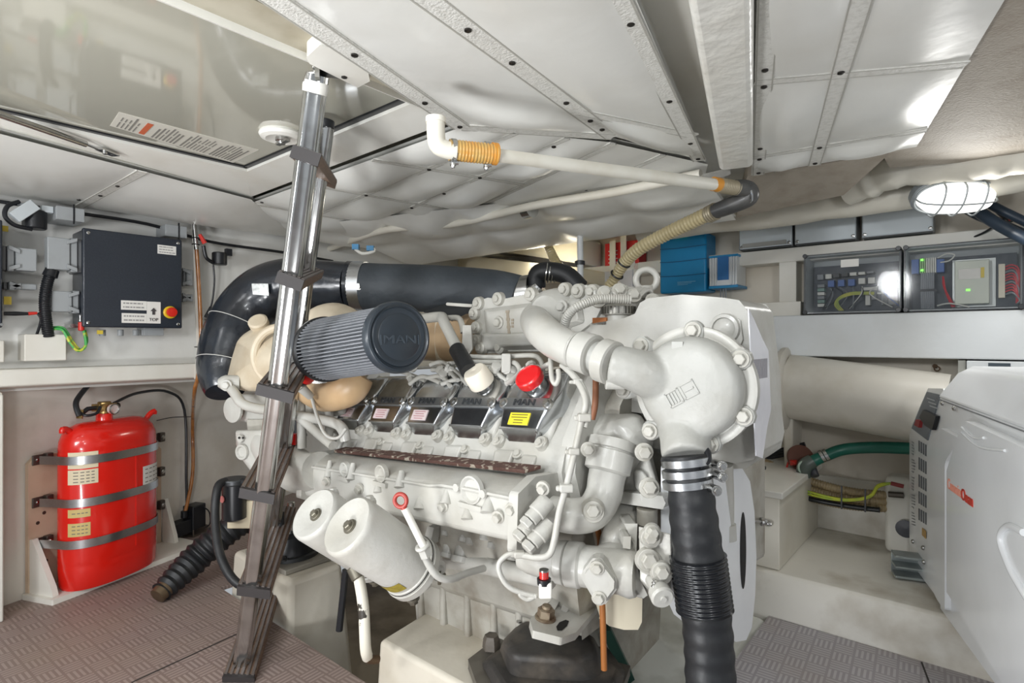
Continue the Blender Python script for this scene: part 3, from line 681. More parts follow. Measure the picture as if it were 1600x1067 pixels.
r = empty('connector', PU(322, 492, -2.37), 'small black connector with silver nut right of the sight tube', 'connector')
obj('body', G().tube([PU(320, 498, -2.36), PU(330, 480, -2.36)], .007, 12), BLACK, r)
obj('nut', G().tube([PU(318, 498, -2.36), PU(335, 495, -2.36)], .008, 6), STEEL, r)
# wall ties and lower cables
cable('hose', 'black hose arching from the extinguisher valve down beside the sight tube', [PW(178, 630, .13), PW(215, 614, .06), PW(262, 612, .03), PW(288, 640, .02), PW(291, 745, .02), PW(292, 800, .02)], .0055, BLACK, 'hose')
cable('cable_tie', 'black cable tie tail sticking out left of the sight tube', [PW(300, 651, .04), PW(270, 652, .04), PW(245, 657, .05)], .0018, BLACK, 'cable tie')
cable('hose', 'short black hose rising from the extinguisher valve to the shelf', [PW(124, 650, .13), PW(119, 628, .11), PW(136, 604, .075)], .009, BLACK, 'hose')
# ================================================================ FIRE EXTINGUISHER (local frame of the lower bulkhead: n out of the wall, s along it)
def L(n, s, z): return WO+NW*n+TW*s+Z*z
def lsz(px_, py_, n): p = PW(px_, py_, n)-WO; return p.dot(TW), p.z
def lbox(n0, s0, z0, n1, s1, z1, g=None, mi=0):
    g = g or G(); return g.obox(L((n0+n1)/2, (s0+s1)/2, (z0+z1)/2), NW*abs(n1-n0)/2, TW*abs(s1-s0)/2, Z*abs(z1-z0)/2, mi)
mb = empty('extinguisher_mount', L(.1, .25, 0), 'plywood mounting board with white base shelf and steel straps behind the red cylinder', 'mounting board')
PLY = mat('plywood', (206, 184, 160), .6, 0, (178, 150, 124), 10, .6, .15, 30)
bz = .018; nb_ = .018
sl, zt = lsz(44, 716, nb_); sr, zt2 = lsz(252, 690, nb_)
obj('backboard', G().slab([L(nb_, sl, bz), L(nb_, sl, zt-.02), L(nb_, sl+.02, zt), L(nb_, sr-.06, zt2+.03), L(nb_, sr, zt2-.03), L(nb_, sr, bz)], NW*-.014), PLY, mb, bevel=.002)
obj('base_shelf', G().slab([L(.004, sl-.01, 0), L(.145, sl-.01, 0), L(.20, sr+.045, 0), L(.004, sr+.07, 0)], Z*bz), WHITE2, mb, bevel=.003)
for s_, q_ in ((sl+.004, 1), (sr+.004, .62)):
    obj('gusset', G().slab([L(nb_, s_, bz), L(nb_+.11*q_, s_, bz), L(nb_+.10*q_, s_, bz+.03), L(nb_+.012, s_, bz+.18), L(nb_, s_, bz+.18)], TW*.018), WHITE2, mb, bevel=.002)
g = G()
for (x, y) in ((69, 801), (59, 817), (72, 876)): g.lathe(PW(x, y, nb_+.0005), NW, [(0, .006), (.0006, .006)], 14)
obj('bolt_hole', g, mat('dark_hole', (70, 52, 44), .8), mb)
ex = empty('fire_extinguisher', L(.1, .25, bz), 'red oval fire extinguisher cylinder held by three steel straps', 'fire extinguisher')
NC = .115; rx = .092
se0, se1 = lsz(97, 780, NC)[0], lsz(236, 780, NC)[0]; sc_, ry = (se0+se1)/2, (se1-se0)/2
zb0 = bz+.001; H = lsz(165, 655, NC)[1]
print('tank', sl, sr, sc_, ry, H)
def oval(z, k, n=64):
    pts = []
    for i in range(n):
        t = 2*math.pi*i/n; c, s_ = math.cos(t), math.sin(t)
        pts.append(L(NC+rx*k*abs(c)**.9*(1 if c > 0 else -1), sc_+(ry-(1-k)*.09 if k > .2 else ry*k)*abs(s_)**.8*(1 if s_ > 0 else -1), z))
    return pts
zs = H-.10
prof_ = [(zb0, .93), (zb0+.012, .985), (zb0+.075, 1.0), (zb0+.082, .99), (zb0+.088, 1.0), (zb0+.10, 1.0), (zs, 1.0), (zs+.006, .985), (zs+.012, 1.0), (zs+.04, .97), (zs+.065, .87), (zs+.085, .68), (zs+.096, .45), (zs+.10, .21)]
obj('tank', G().loft([oval(z, k) for z, k in prof_][::-1]), RED, ex, ang=50)
cn = L(NC, lsz(163, 640, NC)[0], H)
BR = mat('brass', (176, 150, 100), .3, 1)
obj('neck', G().lathe(cn-Z*.01, Z, [(0, .030), (.012, .026), (.032, .026), (.034, .02)], 24), RED, ex)
vb = obj('valve', G().cyl(cn+Z*.02, Z, .021, .045, 20).obox(cn+Z*.045, NW*.02, TW*.032, Z*.013), BR, ex, label='brass valve', bevel=.001)
cg = cn+Z*.038+NW*.024+TW*.008
obj('gauge', G().lathe(cg, NW, [(0, .017), (.012, .019), (.015, .019), (.015, .016), (.0135, .0)], 28), mat('gauge_face', (206, 200, 196), .3, 0, (190, 80, 70), 60, .6), vb)
obj('gauge_rim', G().torus(cg+NW*.015, NW, .0175, .0025, 28, 8), STEEL, vb)
obj('pilot_line', G().tube([cn+Z*.045-TW*.03, cn+Z*.045-TW*.06, cn+Z*.035-TW*.075], .008, 12).tube([cn+Z*.045+TW*.03, cn+Z*.045+TW*.055], .009, 12).tube([cn+Z*.05-TW*.03+NW*.02, cn+Z*.03-TW*.05+NW*.03, cn+Z*.025-TW*.08+NW*.02, cn+Z*.04-TW*.09], .005, 10, smooth=5), BLACK, vb)
obj('brass_nut', G().tube([cn+Z*.045-TW*.082, cn+Z*.015-TW*.088], .010, 6), BR, vb)
for sgn in (-1, 1):
    p = L(NC, sc_+sgn*ry*.74, H-.040); pe = L(NC+.01, sc_+sgn*ry*1.03, H-.005+(.012 if sgn > 0 else -.008))
    obj('lifting_lug', G().tube([p-Z*.01, p.lerp(pe, .6)+Z*.006, pe, pe-Z*.012+TW*sgn*.002], [.010, .010, .010, .008], 12, smooth=3), RED, ex)
def sfn(s, off):
    k = min(.999, abs((s-sc_)/ry)); t = math.asin(k**(1/.8)); return NC+rx*abs(math.cos(t))**.9+off
def wraplabel(y0, y1, za_, zb_, m, par, nm='label', lines=0, lbl=None):
    g = G(); n = 12; vs = []
    for i in range(n+1):
        y = y0+(y1-y0)*i/n; x = sfn(y, .0018); vs += [L(x, y, za_), L(x, y, zb_)]
    g.add(vs, [(2*i, 2*i+2, 2*i+3, 2*i+1) for i in range(n)], 0, True)
    for k in range(lines):
        z = zb_-(zb_-za_)*(k+.8)/(lines+.6); vs = []
        for i in range(n+1):
            y = y0+(y1-y0)*(.1+.8*i/n); x = sfn(y, .0026); vs += [L(x, y, z-.0016), L(x, y, z+.0016)]
        g.add(vs, [(2*i, 2*i+2, 2*i+3, 2*i+1) for i in range(0, n, 1) if i % 3 != 2], 1, True)
    return obj(nm, g, [m, mat('label_dark_print', (120, 114, 104), .6)], par, label=lbl)
CRL = mat('cream_label', (222, 208, 178), .5)
def zq(y_, x_=112): return lsz(x_, y_, NC+.05)[1]
sA = sc_-ry*.985; sB = sc_-ry*.62; TNL = mat('tan_label', (206, 184, 120), .5)
wraplabel(sA, sB, zq(735), zq(709), CRL, ex, lines=2)
wraplabel(sA, sB, zq(760), zq(737), CRL, ex, lines=4)
wraplabel(sA, sc_-ry*.74, zq(812), zq(799), TNL, ex, lines=1)
wraplabel(sA, sc_-ry*.74, zq(842), zq(821), TNL, ex, lines=3)
wraplabel(sc_+ry*.33, sc_+ry*.94, zq(757, 215), zq(727, 215), PAPER, ex, lines=4, lbl='white inspection label')
obj('seam', G().obox(L(NC+rx, sc_+.028, (zb0+zs)/2+.05), NW*.0013, TW*.003, Z*((zs-zb0)/2-.05)), RED, ex)
for k, ly in enumerate((715, 780, 843)):
    z = lsz(165, ly, NC+rx)[1]; pts = []
    for i in range(37):
        t = -math.pi/2+math.pi*i/36; c, s_ = math.cos(t), math.sin(t)
        pts.append(L(NC+(rx+.0035)*abs(c)**.9, sc_+(ry+.0035)*abs(s_)**.8*(1 if s_ > 0 else -1), z))
    pts = [L(nb_+.018, sc_-ry-.016, z), L(NC-.03, sc_-ry-.006, z)]+pts+[L(NC-.03, sc_+ry+.006, z), L(nb_+.018, sc_+ry+.012, z)]
    vs = []; cen = L(NC, sc_, z); n = len(pts)
    for p in pts:
        o_ = (p-cen).normalized()*.002; vs += [p-Z*.014, p+Z*.014, p+o_-Z*.014, p+o_+Z*.014]
    fs = []
    for i in range(n-1):
        a = 4*i; b = a+4; fs += [(a+2, b+2, b+3, a+3), (a, a+1, b+1, b), (a+1, a+3, b+3, b+1), (a, b, b+2, a+2)]
    obj('strap', G().add(vs, fs, 0, True), mat('brushed_strap', (196, 198, 200), .3, 1, (160, 162, 164), 120, .6, stretch=(1, 1, 12)), mb, label='steel strap')
    for sgn in (-1, 1):
        s_ = sl+.045 if sgn < 0 else sr-.02
        br = lbox(nb_, s_-.035, z-.017, nb_+.005, s_+.025, z+.017); lbox(nb_, s_, z-.019, nb_+.020, s_+.022, z+.019, br)
        b_ = obj('strap_bracket', br, mat('dull_steel_bracket', (104, 98, 92), .45, .8), mb, bevel=.002)
        obj('bolt', G().bolt(L(nb_+.020, s_+.011, z), NW, .006, .006).bolt(L(nb_+.005, s_-.020, z), NW, .004, .003), STEEL, b_)
# black gadget on the bulkhead near the floor
def pbox(x0, y0, x1, y1, n0, n1, g=None):
    a, b = lsz(x0, y0, n1), lsz(x1, y1, n1); return lbox(n0, min(a[0], b[0]), min(a[1], b[1]), n1, max(a[0], b[0]), max(a[1], b[1]), g)
r = empty('valve_motor', PW(312, 840, .03), 'small black actuator on the bulkhead just above the floor', 'actuator')
obj('body', pbox(302, 792, 322, 830, .0, .06), BLACK, r, bevel=.004)
obj('bracket', pbox(268, 822, 300, 832, .0, .05), BLACK, r, bevel=.003)
obj('loop', G().tube([PW(318, 792, .07), PW(327, 800, .07), PW(328, 818, .07), PW(320, 824, .07)], .003, 8, smooth=4), BLACK, r)
obj('base', pbox(302, 828, 325, 842, .0, .06), mat('grey_brown_metal', (96, 88, 78), .5, .5), r, bevel=.002)
# ================================================================ RIBBED HOSE AND FUEL FILTER BY THE LEFT BEARER
pts = [PZ(248, 930, .015), PZ(270, 905, .05), W(310, 872, 2.0), W(350, 836, 2.05), W(390, 812, 2.12)]
r = empty('suction_hose', PZ(250, 930, .0), 'thick black ribbed hose coming out of the floor beside the red cylinder', 'hose')
obj('hose', G().tube([PZ(252, 925, .03), W(300, 878, 1.98), W(335, 846, 2.03), W(372, 818, 2.08), W(400, 806, 2.14)], [.032, .050, .050, .048, .046], 28, smooth=5, corr=(.026, .0035)), RUBBER, r)
obj('metal_end', G().lathe(PZ(250, 927, .03), (PZ(250, 927, .03)-W(300, 878, 1.98)), [(-.02, .030), (.012, .026), (.014, .018)], 20), mat('tarnished_metal', (120, 104, 84), .4, .8), r)
r = empty('fuel_filter', W(368, 810, 1.8), 'black cylindrical filter with looping hose on the left engine bearer', 'filter')
obj('canister', G().lathe(W(366, 812, 1.80), Z, [(0, .026), (.006, .036), (.115, .036), (.12, .030)], 28), BLACK, r)
obj('head', G().cyl(W(366, 756, 1.80), Z, .040, .018, 24).obox(W(380, 752, 1.80), RT*.035, FW*.02, Z*.008), mat('dark_cast_metal', (70, 72, 74), .4, .6), r, bevel=.002)
obj('hose', G().tube([W(352, 752, 1.78), W(340, 762, 1.74), W(336, 810, 1.70), W(345, 870, 1.64), W(372, 912, 1.60), W(408, 905, 1.62), W(432, 860, 1.66), W(438, 800, 1.7)], .0125, 14, smooth=6), RUBBER, r)
obj('hose', G().tube([W(378, 752, 1.79), W(400, 764, 1.77), W(430, 780, 1.78)], .0125, 14, smooth=6), RUBBER, r)
obj('sticker', G().lathe(W(347.5, 780, 1.77), -FW-RT*.6, [(0, .011), (.002, .011)], 20), mat('pink_sticker', (206, 120, 116), .4), r)
obj('bracket', G().obox(W(395, 800, 1.84), RT*.07, FW*.03, Z*.045), mat('tan_block', (198, 186, 160), .5), r, bevel=.004)
# rear engine mount on the left bearer
r = empty('engine_mount', (-1.8, .96, .135), 'black rubber engine mount on the left bearer behind the ladder', 'engine mount')
obj('base_plate', G().box((-1.93, .885, .136), (-1.66, 1.05, .152)), mat('grey_plate', (150, 146, 136), .5, .3), r, bevel=.003)
obj('rubber_body', G().lathe((-1.78, .97, .152), Z, [(0, .075), (.02, .078), (.04, .062), (.065, .055), (.075, .03)], 28), BLACK, r, ang=50)
obj('flange', G().lathe((-1.78, .97, .152), Z, [(0, .09), (.012, .09), (.014, .08)], 28).bolt((-1.72, .91, .165), Z, .01, .01).bolt((-1.85, .92, .165), Z, .01, .01), mat('dark_cast_metal', (70, 72, 74), .4, .6), r)
obj('stud', G().cyl((-1.78, .97, .225), Z, .012, .10, 16), STEEL, r)
# ================================================================ MARINE DIESEL ENGINE
eng = empty('marine_engine', (-.95, 1.30, -.1), 'large off-white marine diesel engine with five polished valve covers', 'engine')
def E(name, g, m=PAINT, par=None, **k): return obj(name, g, m, par or eng, **k)
BK = Vector((0, -.7071, .7071))      # outward normal of the near cylinder bank
BD = Vector((0, -.7071, -.7071))     # down the slope of the near bank
def prof(pts, u0, u1, g=None, mi=0, sm=False):
    g = g or G(); return g.slab([T(u0, v, z) for v, z in pts], T(u1, 0, 0)-T(u0, 0, 0), mi, sm)
# crankcase and sump
E('crankcase', prof([(1.02, .22), (1.60, .22), (1.62, .45), (1.45, .62), (1.15, .62), (.98, .45)], -1.50, -.66), PAINTD, bevel=.02)
sp_ = E('sump', prof([(1.06, -.12), (1.55, -.12), (1.60, .30), (1.02, .30)], -1.22, -.74), PAINTD, bevel=.015)
g = G()
for u in (-1.19, -1.10, -1.01, -.92, -.84, -.78): g.obox(T(u, 1.036, .08), EX*.009, Y*.016, Z*.17)
E('rib', g, PAINTD, sp_, bevel=.006)
# cylinder banks
E('cylinder_bank', prof([(.94, .50), (.915, .60), (.93, .645), (1.04, .765), (1.09, .80), (1.20, .68), (1.20, .45)], -1.46, -.64), PAINT, bevel=.012)
E('cylinder_bank', prof([(1.66, .50), (1.685, .60), (1.67, .645), (1.56, .765), (1.51, .80), (1.40, .68), (1.40, .45)], -1.46, -.64), PAINT, bevel=.012)
E('bank_end_cover', prof([(.955, .52), (.925, .60), (.935, .66), (1.03, .785), (1.08, .815), (1.14, .78), (1.13, .52)], -.652, -.615), PAINT, bevel=.012)
# valve covers of the near bank with the heads below them
YLAB = mat('yellow_label', (226, 208, 52), .45); PKLAB = mat('faded_pink_label', (206, 190, 190), .5)
PKINK = mat('pink_print', (170, 120, 124), .6); YINK = mat('label_dark_ink', (90, 86, 40), .6)
MANM = mat('darkened_chrome', (62, 65, 68), .5, .3)
for k in range(5):
    u = -.758-.157*k
    h = G(); c = T(u, .948, .732)
    hd = [c+EX*x+Vector((0, v, z)) for x, v, z in ((-.074, -.018, -.085), (.074, -.018, -.085), (-.074, .06, .045), (.074, .06, .045), (-.05, -.030, -.128), (.06, -.030, -.128), (-.074, .08, -.12), (.074, .08, -.12), (.074, .10, .04), (-.074, .10, .04))]
    h.hull(hd)
    head = E('cylinder_head', h, PAINT, bevel=.006)
    b = G()
    for x, dz in ((-.058, -.088), (.058, -.086), (.0, -.112)):
        p = c+EX*x+Vector((0, -.026-.0*x, dz)); b.lathe(p+Vector((0, .014, -.0)), BK, [(0, .015), (.014, .015), (.017, .012)], 18).bolt(p+Y*.006+BK*.010, BK, .008, .007)
    E('head_bolt', b, BOLTM, head)
    # stepped lug below the head
    lg = G(); lg.hull([c+EX*x+Vector((0, v, z)) for x, v, z in ((-.064, -.03, -.10), (-.008, -.03, -.098), (-.06, -.046, -.135), (-.012, -.046, -.135), (-.06, .0, -.14), (-.01, .0, -.14), (-.064, .0, -.10), (-.008, .0, -.10))])
    lg.hull([c+EX*x+Vector((0, v, z)) for x, v, z in ((.012, -.028, -.105), (.052, -.028, -.105), (.016, -.046, -.135), (.050, -.046, -.135), (.016, .0, -.14), (.05, .0, -.14), (.012, .0, -.105), (.052, .0, -.105))])
    E('port_lug', lg, PAINT, head, bevel=.005)
    f = lambda x, v, z: c+EX*x+Vector((0, v, z))
    cv = G()
    cv.hull([f(-.050, .050, .060), f(.050, .050, .060), f(-.056, .008, .010), f(.056, .008, .010), f(-.058, -.006, -.012), f(.058, -.006, -.012),
             f(-.050, -.026, -.052), f(.050, -.026, -.052), f(-.006, -.006, -.104), f(.010, -.006, -.104), f(-.034, -.014, -.086), f(.038, -.014, -.086),
             f(-.074, .026, .024), f(.076, .026, .024), f(-.077, .020, -.02), f(.077, .020, -.02), f(-.066, .012, -.06), f(.066, .012, -.06),
             f(-.062, .075, .062), f(.064, .075, .062), f(-.077, .07, -.02), f(.077, .07, -.02), f(-.05, .05, -.10), f(.05, .05, -.10)])
    vc = E('valve_cover', cv, CHROME, bevel=.0035, bseg=3)
    # raised band carrying the lettering and two bolts
    xn = EX; up_ = (f(0, .008, .010)-f(0, -.006, -.012)).normalized(); nn = xn.cross(up_).normalized()
    if nn.y > 0: nn = -nn
    m0 = f(0, .001, -.001)
    bd = G(); bd.obox(m0+nn*.002, EX*.058, up_*.0125, nn*.003)
    E('band', bd, mat('satin_chrome', (150, 153, 155), .42, 1), vc, bevel=.0015)
    tx = G(); tx.text('MAN', m0+nn*.0052, EX, up_, .021, .002, bold=.02, fit=.056)
    E('lettering', tx, MANM, vc)
    bb = G()
    for sx in (-1, 1): bb.lathe(m0+EX*sx*.060+nn*-.002, nn, [(0, .0125), (.006, .0125), (.008, .010)], 20).bolt(m0+EX*sx*.060+nn*.005, nn, .0072, .007, washer=False)
    E('cover_bolt', bb, STEEL, vc)
    lp = f(0, -.016, -.032); lup = (f(0, -.006, -.012)-f(0, -.026, -.052)).normalized(); ln = EX.cross(lup)
    if ln.y > 0: ln = -ln
    # ridge along the lower lip
    E('lower_lip', G().tube([f(-.050, -.0265, -.0515), f(.050, -.0265, -.0515)], .003, 10), CHROME, vc)
    if k != 1:
        col = YLAB if k == 0 else PKLAB; ink = YINK if k == 0 else PKINK
        lb = G(); lc = lp-EX*(.012 if k else .004)+ln*.0005
        lb.obox(lc, EX*.027, lup*.0135, ln*.0012)
        for i in range(4):
            w0 = .020-.004*(i % 2) if k else (.022 if i < 2 else .013)
            lb.obox(lc+lup*(.009-.006*i)+ln*.0013, EX*w0, lup*.0010, ln*.0002, 1)
        E('warning_label', lb, [col, ink], vc, label='yellow oil label' if k == 0 else 'faded label')
    if k == 0:
        p = f(.004, .030, .036); ax = Vector((-.05, -.72, .69))
        E('filler_neck', G().lathe(p-ax*.004, ax, [(0, .026), (.014, .026), (.014, .029), (.022, .029)], 32), STEEL, vc)
        cp = G().lathe(p+ax*.016, ax, [(0, .030), (.004, .0315), (.017, .0315), (.021, .028), (.0215, .026), (.020, .024), (.020, 0)], 40)
        E('filler_cap', cp, mat('red_cap', (214, 14, 22), .3, coat=.4), vc, label='red oil filler cap')
    if k == 1:
        p = f(.010, .030, .036); ax = Vector((-.12, -.62, .77)).normalized()
        E('cap_neck', G().lathe(p-ax*.004, ax, [(0, .024), (.016, .024), (.016, .021)], 32), STEEL, vc)
        E('breather_cap', G().lathe(p+ax*.008, ax, [(0, .030), (.004, .0315), (.036, .030), (.042, .026), (.0425, .006), (.040, 0)], 40), mat('ivory_plastic', (232, 224, 208), .45), vc, label='ivory plastic cap')
# far bank gets the same covers, mirrored (seen only from beside the engine)
for k in range(5):
    u = -.758-.157*k; c = T(u, 1.652, .732); f = lambda x, v, z: c+EX*x+Vector((0, -v, z))
    E('valve_cover', G().hull([f(-.050, .050, .060), f(.050, .050, .060), f(-.058, -.006, -.012), f(.058, -.006, -.012), f(-.044, -.024, -.048), f(.044, -.024, -.048), f(-.006, -.002, -.088), f(.006, -.002, -.088), f(-.072, .030, -.02), f(.072, .030, -.02), f(-.058, .075, .055), f(.058, .075, .055), f(-.066, .07, -.06), f(.066, .07, -.06)]), CHROME, bevel=.0035)
# exhaust manifold (long box below the covers)
mf = E('exhaust_manifold', prof([(.804, .572), (.845, .594), (.905, .590), (.945, .50), (.90, .47), (.83, .478), (.80, .49), (.797, .53)], -1.405, -.655), PAINT, bevel=.009, bseg=3)
E('rusty_gasket', G().slab([T(-1.37, .872, .596), T(-.70, .872, .600), T(-.68, .90, .606), T(-1.37, .915, .600)], Z*.007), mat('rusty_flaking_paint', (84, 58, 50), .8, 0, (160, 150, 136), 60, .9, .8, 120, lo=.56, hi=.6), mf)
E('seam_rib', G().tube([T(-1.405, .801, .569), T(-.9, .801, .569), T(-.86, .80, .574), T(-.79, .80, .574), T(-.655, .801, .569)], .0035, 8), PAINT, mf)
E('end_plate', prof([(.792, .582), (.845, .604), (.915, .598), (.952, .50), (.90, .455), (.82, .455), (.787, .475)], -.672, -.650), PAINT, mf, bevel=.006)
E('end_plate', prof([(.792, .578), (.845, .600), (.915, .594), (.952, .50), (.90, .46), (.82, .468), (.788, .485)], -1.42, -1.395), PAINT, mf, bevel=.006)
NF = Vector((0, -1, 0))
def onM(x, y, V=.798): return PV(x, y, V)
# round ports with eyes
for (x, y, R) in ((537, 734, .016), (594, 740, .018), (735, 766, .026)):
    p = onM(x, y); g = G().lathe(p+Y*.008, NF, [(0, R+.004), (.009, R+.002), (.010, R-.001), (.004, R-.006), (.0035, 0)], 28).obox(p-Z*(R+.006), X*(R+.006), Y*.004, Z*.005)
    if R > .02: g.lathe(p-X*(R+.010), NF, [(0, .009), (.006, .008)], 14).lathe(p+X*(R+.010), NF, [(0, .009), (.006, .008)], 14)
    E('cover_ring', g, PAINT, mf)
g = G()
for dx in (-.031, .031): p = onM(735, 766); g.lathe(p+X*dx-Y*.004, NF, [(0, .0032), (.0012, .0032)], 12)
E('ring_hole', g, mat('hole_black', (22, 20, 18), .8), mf)
# slanted bosses and bolts on the front face
for (x, y, r) in ((548, 748, .011), (591, 768, .012), (624, 760, .012), (512, 744, .010), (731, 810, .014), (697, 786, .013), (656, 794, .014), (763, 800, .016)):
    p0 = onM(x+4, y-24, .812); p1 = onM(x, y+2, .797)
    E('boss', G().tube([p0, p1], [r*.55, r], 16), PAINT, mf)
g = G()
for (x, y) in ((511, 752), (562, 763), (693, 790), (779, 807), (849, 700+62), (800, 795)):
    g.bolt(onM(x, y, .796), (.15, -1, -.25), .009, .012)
E('manifold_bolt', g, BOLTM, mf)
for (x, y, dx) in ((838, 800, 0), (826, 820, 0), (841, 836, 0)):
    p = onM(x, y, .80); g = G().lathe(p+Vector((.01, .02, .018)), Vector((-.25, -.75, -.6)), [(0, .017), (.03, .017), (.032, .014), (.046, .014), (.048, .010)], 20)
    g.bolt(p+Vector((-.003, -.018, -.012)), Vector((-.25, -.75, -.6)), .013, .012, washer=False); E('plug', g, PAINT, mf)
# side of the crankcase under the manifold: injection of pipes, bosses and rail
rail = E('oil_rail', G().tube([PV(640, 868, 1.0), PV(740, 880, .97), PV(860, 905, .93)], .020, 18), PAINT)
g = G()
for (x, y, r, l) in ((697, 872, .016, .03), (718, 880, .020, .04), (724, 848, .012, .03), (734, 852, .010, .04), (696, 838, .010, .03), (768, 858, .010, .035), (800, 876, .011, .03), (808, 902, .011, .03), (820, 888, .013, .03), (757, 845, .012, .04)):
    p = PV(x, y, .955); d = Vector((.1, -.45, -.9)).normalized(); g.lathe(p-d*l, d, [(0, r*.9), (l*.6, r*.9), (l*.62, r*1.15), (l*.95, r*1.15), (l, r*.8)], 14)
E('boss', g, PAINT)
g = G()
g.hull([PV(668, 828, 1.0), PV(820, 850, 1.0), PV(850, 880, 1.0), PV(820, 900, 1.0), PV(700, 880, 1.0), PV(676, 860, 1.0)]+[PV(668, 828, .95)+Z*.02, PV(820, 846, .95)+Z*.01, PV(700, 868, .96), PV(820, 888, .96)])
E('side_cover', g, PAINTD, bevel=.006)
E('manifold_bracket', G().slab([PV(668, 822, .93), PV(678, 824, .93), PV(672, 852, .93), PV(660, 852, .93)], Y*.05), PAINT, bevel=.002)
# ---------------------------------------------------------------- oil filters
def ofilter(fx, fy, fd, ex_, ey_, ed, r, lab):
    a, b = W(fx, fy, fd), W(ex_, ey_, ed); ax = (b-a).normalized(); L_ = (b-a).length
    o = E('oil_filter', G().lathe(a, ax, [(.012, 0), (.010, r*.30), (.004, r*.55), (.001, r*.80), (.0, r*.90), (.004, r*.97), (.012, r), (L_*.86, r), (L_*.865, r*1.05), (L_*.90, r*1.06), (L_*.905, r*1.02), (L_*.91, r*1.10), (L_*.98, r*1.10), (L_, r*1.02)], 48), PAINT, ang=40)
    E('centre_bolt', G().lathe(a+ax*.011, -ax, [(0, .015), (.003, .015), (.0035, .012)], 20).bolt(a+ax*.008, -ax, .009, .010), mat('bare_worn_bolt', (120, 116, 104), .4, .7), o)
    E('vent_plug', G().bolt(a+(UP-ax*UP.dot(ax)).normalized()*r*.92+ax*.02, UP, .009, .014).cyl(a+(UP-ax*UP.dot(ax)).normalized()*r*.85+ax*.02, UP, .014, .012), PAINT, o)
    E('clamp_groove', G().torus(a+ax*L_*.885, ax, r*1.045, .0016, 40, 6), mat('hole_black', (22, 20, 18), .8), o)
    E('drain_plug', G().bolt(a+ax*L_*.95-UP*r*1.05, -UP+ax*.3, .010, .014).bolt(a+ax*L_*.95+(RT*.9-UP*.35)*r*1.02, RT, .010, .014), mat('bare_worn_bolt', (120, 116, 104), .4, .7), o)
    if lab:
        u = (ax.cross(UP)).normalized(); v = ax.cross(u); g = G(); vs = []
        th0 = None
        best = (-FW*.55-UP*.83); base = math.atan2(best.dot(v), best.dot(u))
        for i in range(9):
            t = base-.42+.84*i/8; d = u*math.cos(t)+v*math.sin(t)
            vs += [a+ax*L_*.70+d*(r+.001), a+ax*L_*.82+d*(r+.001)]
        g.add(vs, [(2*i, 2*i+2, 2*i+3, 2*i+1) for i in range(8)], 0, True)
        E('filter_label', g, mat('olive_gold_label', (150, 134, 48), .5, 0, (110, 98, 40), 120, .6), o)
    return o
ofilter(541.5, 819, 1.10, 650, 890, 1.22, .062, True)
ofilter(489, 801, 1.26, 590, 868, 1.40, .062, False)
E('filter_head', G().hull([W(640, 850, 1.24), W(672, 880, 1.24), W(650, 925, 1.24), W(612, 915, 1.24), W(660, 850, 1.36), W(690, 890, 1.36), W(650, 920, 1.36), W(620, 900, 1.36)]), PAINT, bevel=.01)
E('filter_port', G().lathe(W(676, 888, 1.22), RT*.8-FW*.6, [(0, .020), (.02, .021), (.022, .012), (.016, .009)], 24).lathe(W(660, 905, 1.2), RT*.4-FW*.8-UP*.4, [(0, .014), (.02, .014), (.022, .008)], 20), PAINT)
# drain hose under the filters
E('drain_hose', G().tube([W(556, 893, 1.30), W(561, 905, 1.29), W(568, 950, 1.28), W(571, 1010, 1.28), W(574, 1026, 1.30)], .0125, 16, smooth=5), mat('chipped_white_hose', (218, 214, 200), .5, 0, (58, 54, 48), 26, 1, lo=.62, hi=.64), ang=60)
E('drain_hose_end', G().tube([W(573, 1018, 1.29), W(576, 1029, 1.30), W(590, 1030, 1.32)], .010, 12, smooth=4), mat('rusty_steel', (96, 76, 56), .6, .5))
E('drain_fitting', G().cyl(W(552, 885, 1.30), W(562, 905, 1.29)-W(552, 885, 1.30), .017, .03, 12), mat('bare_worn_bolt', (120, 116, 104), .4, .7))
# ---------------------------------------------------------------- dipstick
ds = E('dipstick', G().tube([W(632, 794, 1.09), W(664, 858, 1.10)], .0072, 14), mat('white_plastic', (230, 228, 220), .4))
ax = -FW-RT*.25+UP*.05
E('ring_handle', G().torus(W(626, 782, 1.09), ax, .0125, .0042, 28, 10).cyl(W(630, 791, 1.09), W(636, 802, 1.09)-W(630, 791, 1.09), .006, .014, 12), mat('brick_red_plastic', (158, 52, 42), .4), ds, label='brick red ring handle')
E('dipstick_tube', G().tube([W(661, 856, 1.10), W(668, 878, 1.11), W(684, 900, 1.12), W(704, 905, 1.14), W(728, 896, 1.19), W(756, 888, 1.24)], .0075, 14, smooth=6), PAINT)
E('tube_nut', G().tube([W(660, 853, 1.10), W(666, 868, 1.105)], .013, 6).torus(W(660, 854, 1.1), W(666, 868, 1.105)-W(660, 853, 1.10), .011, .004, 18, 8), PAINT)
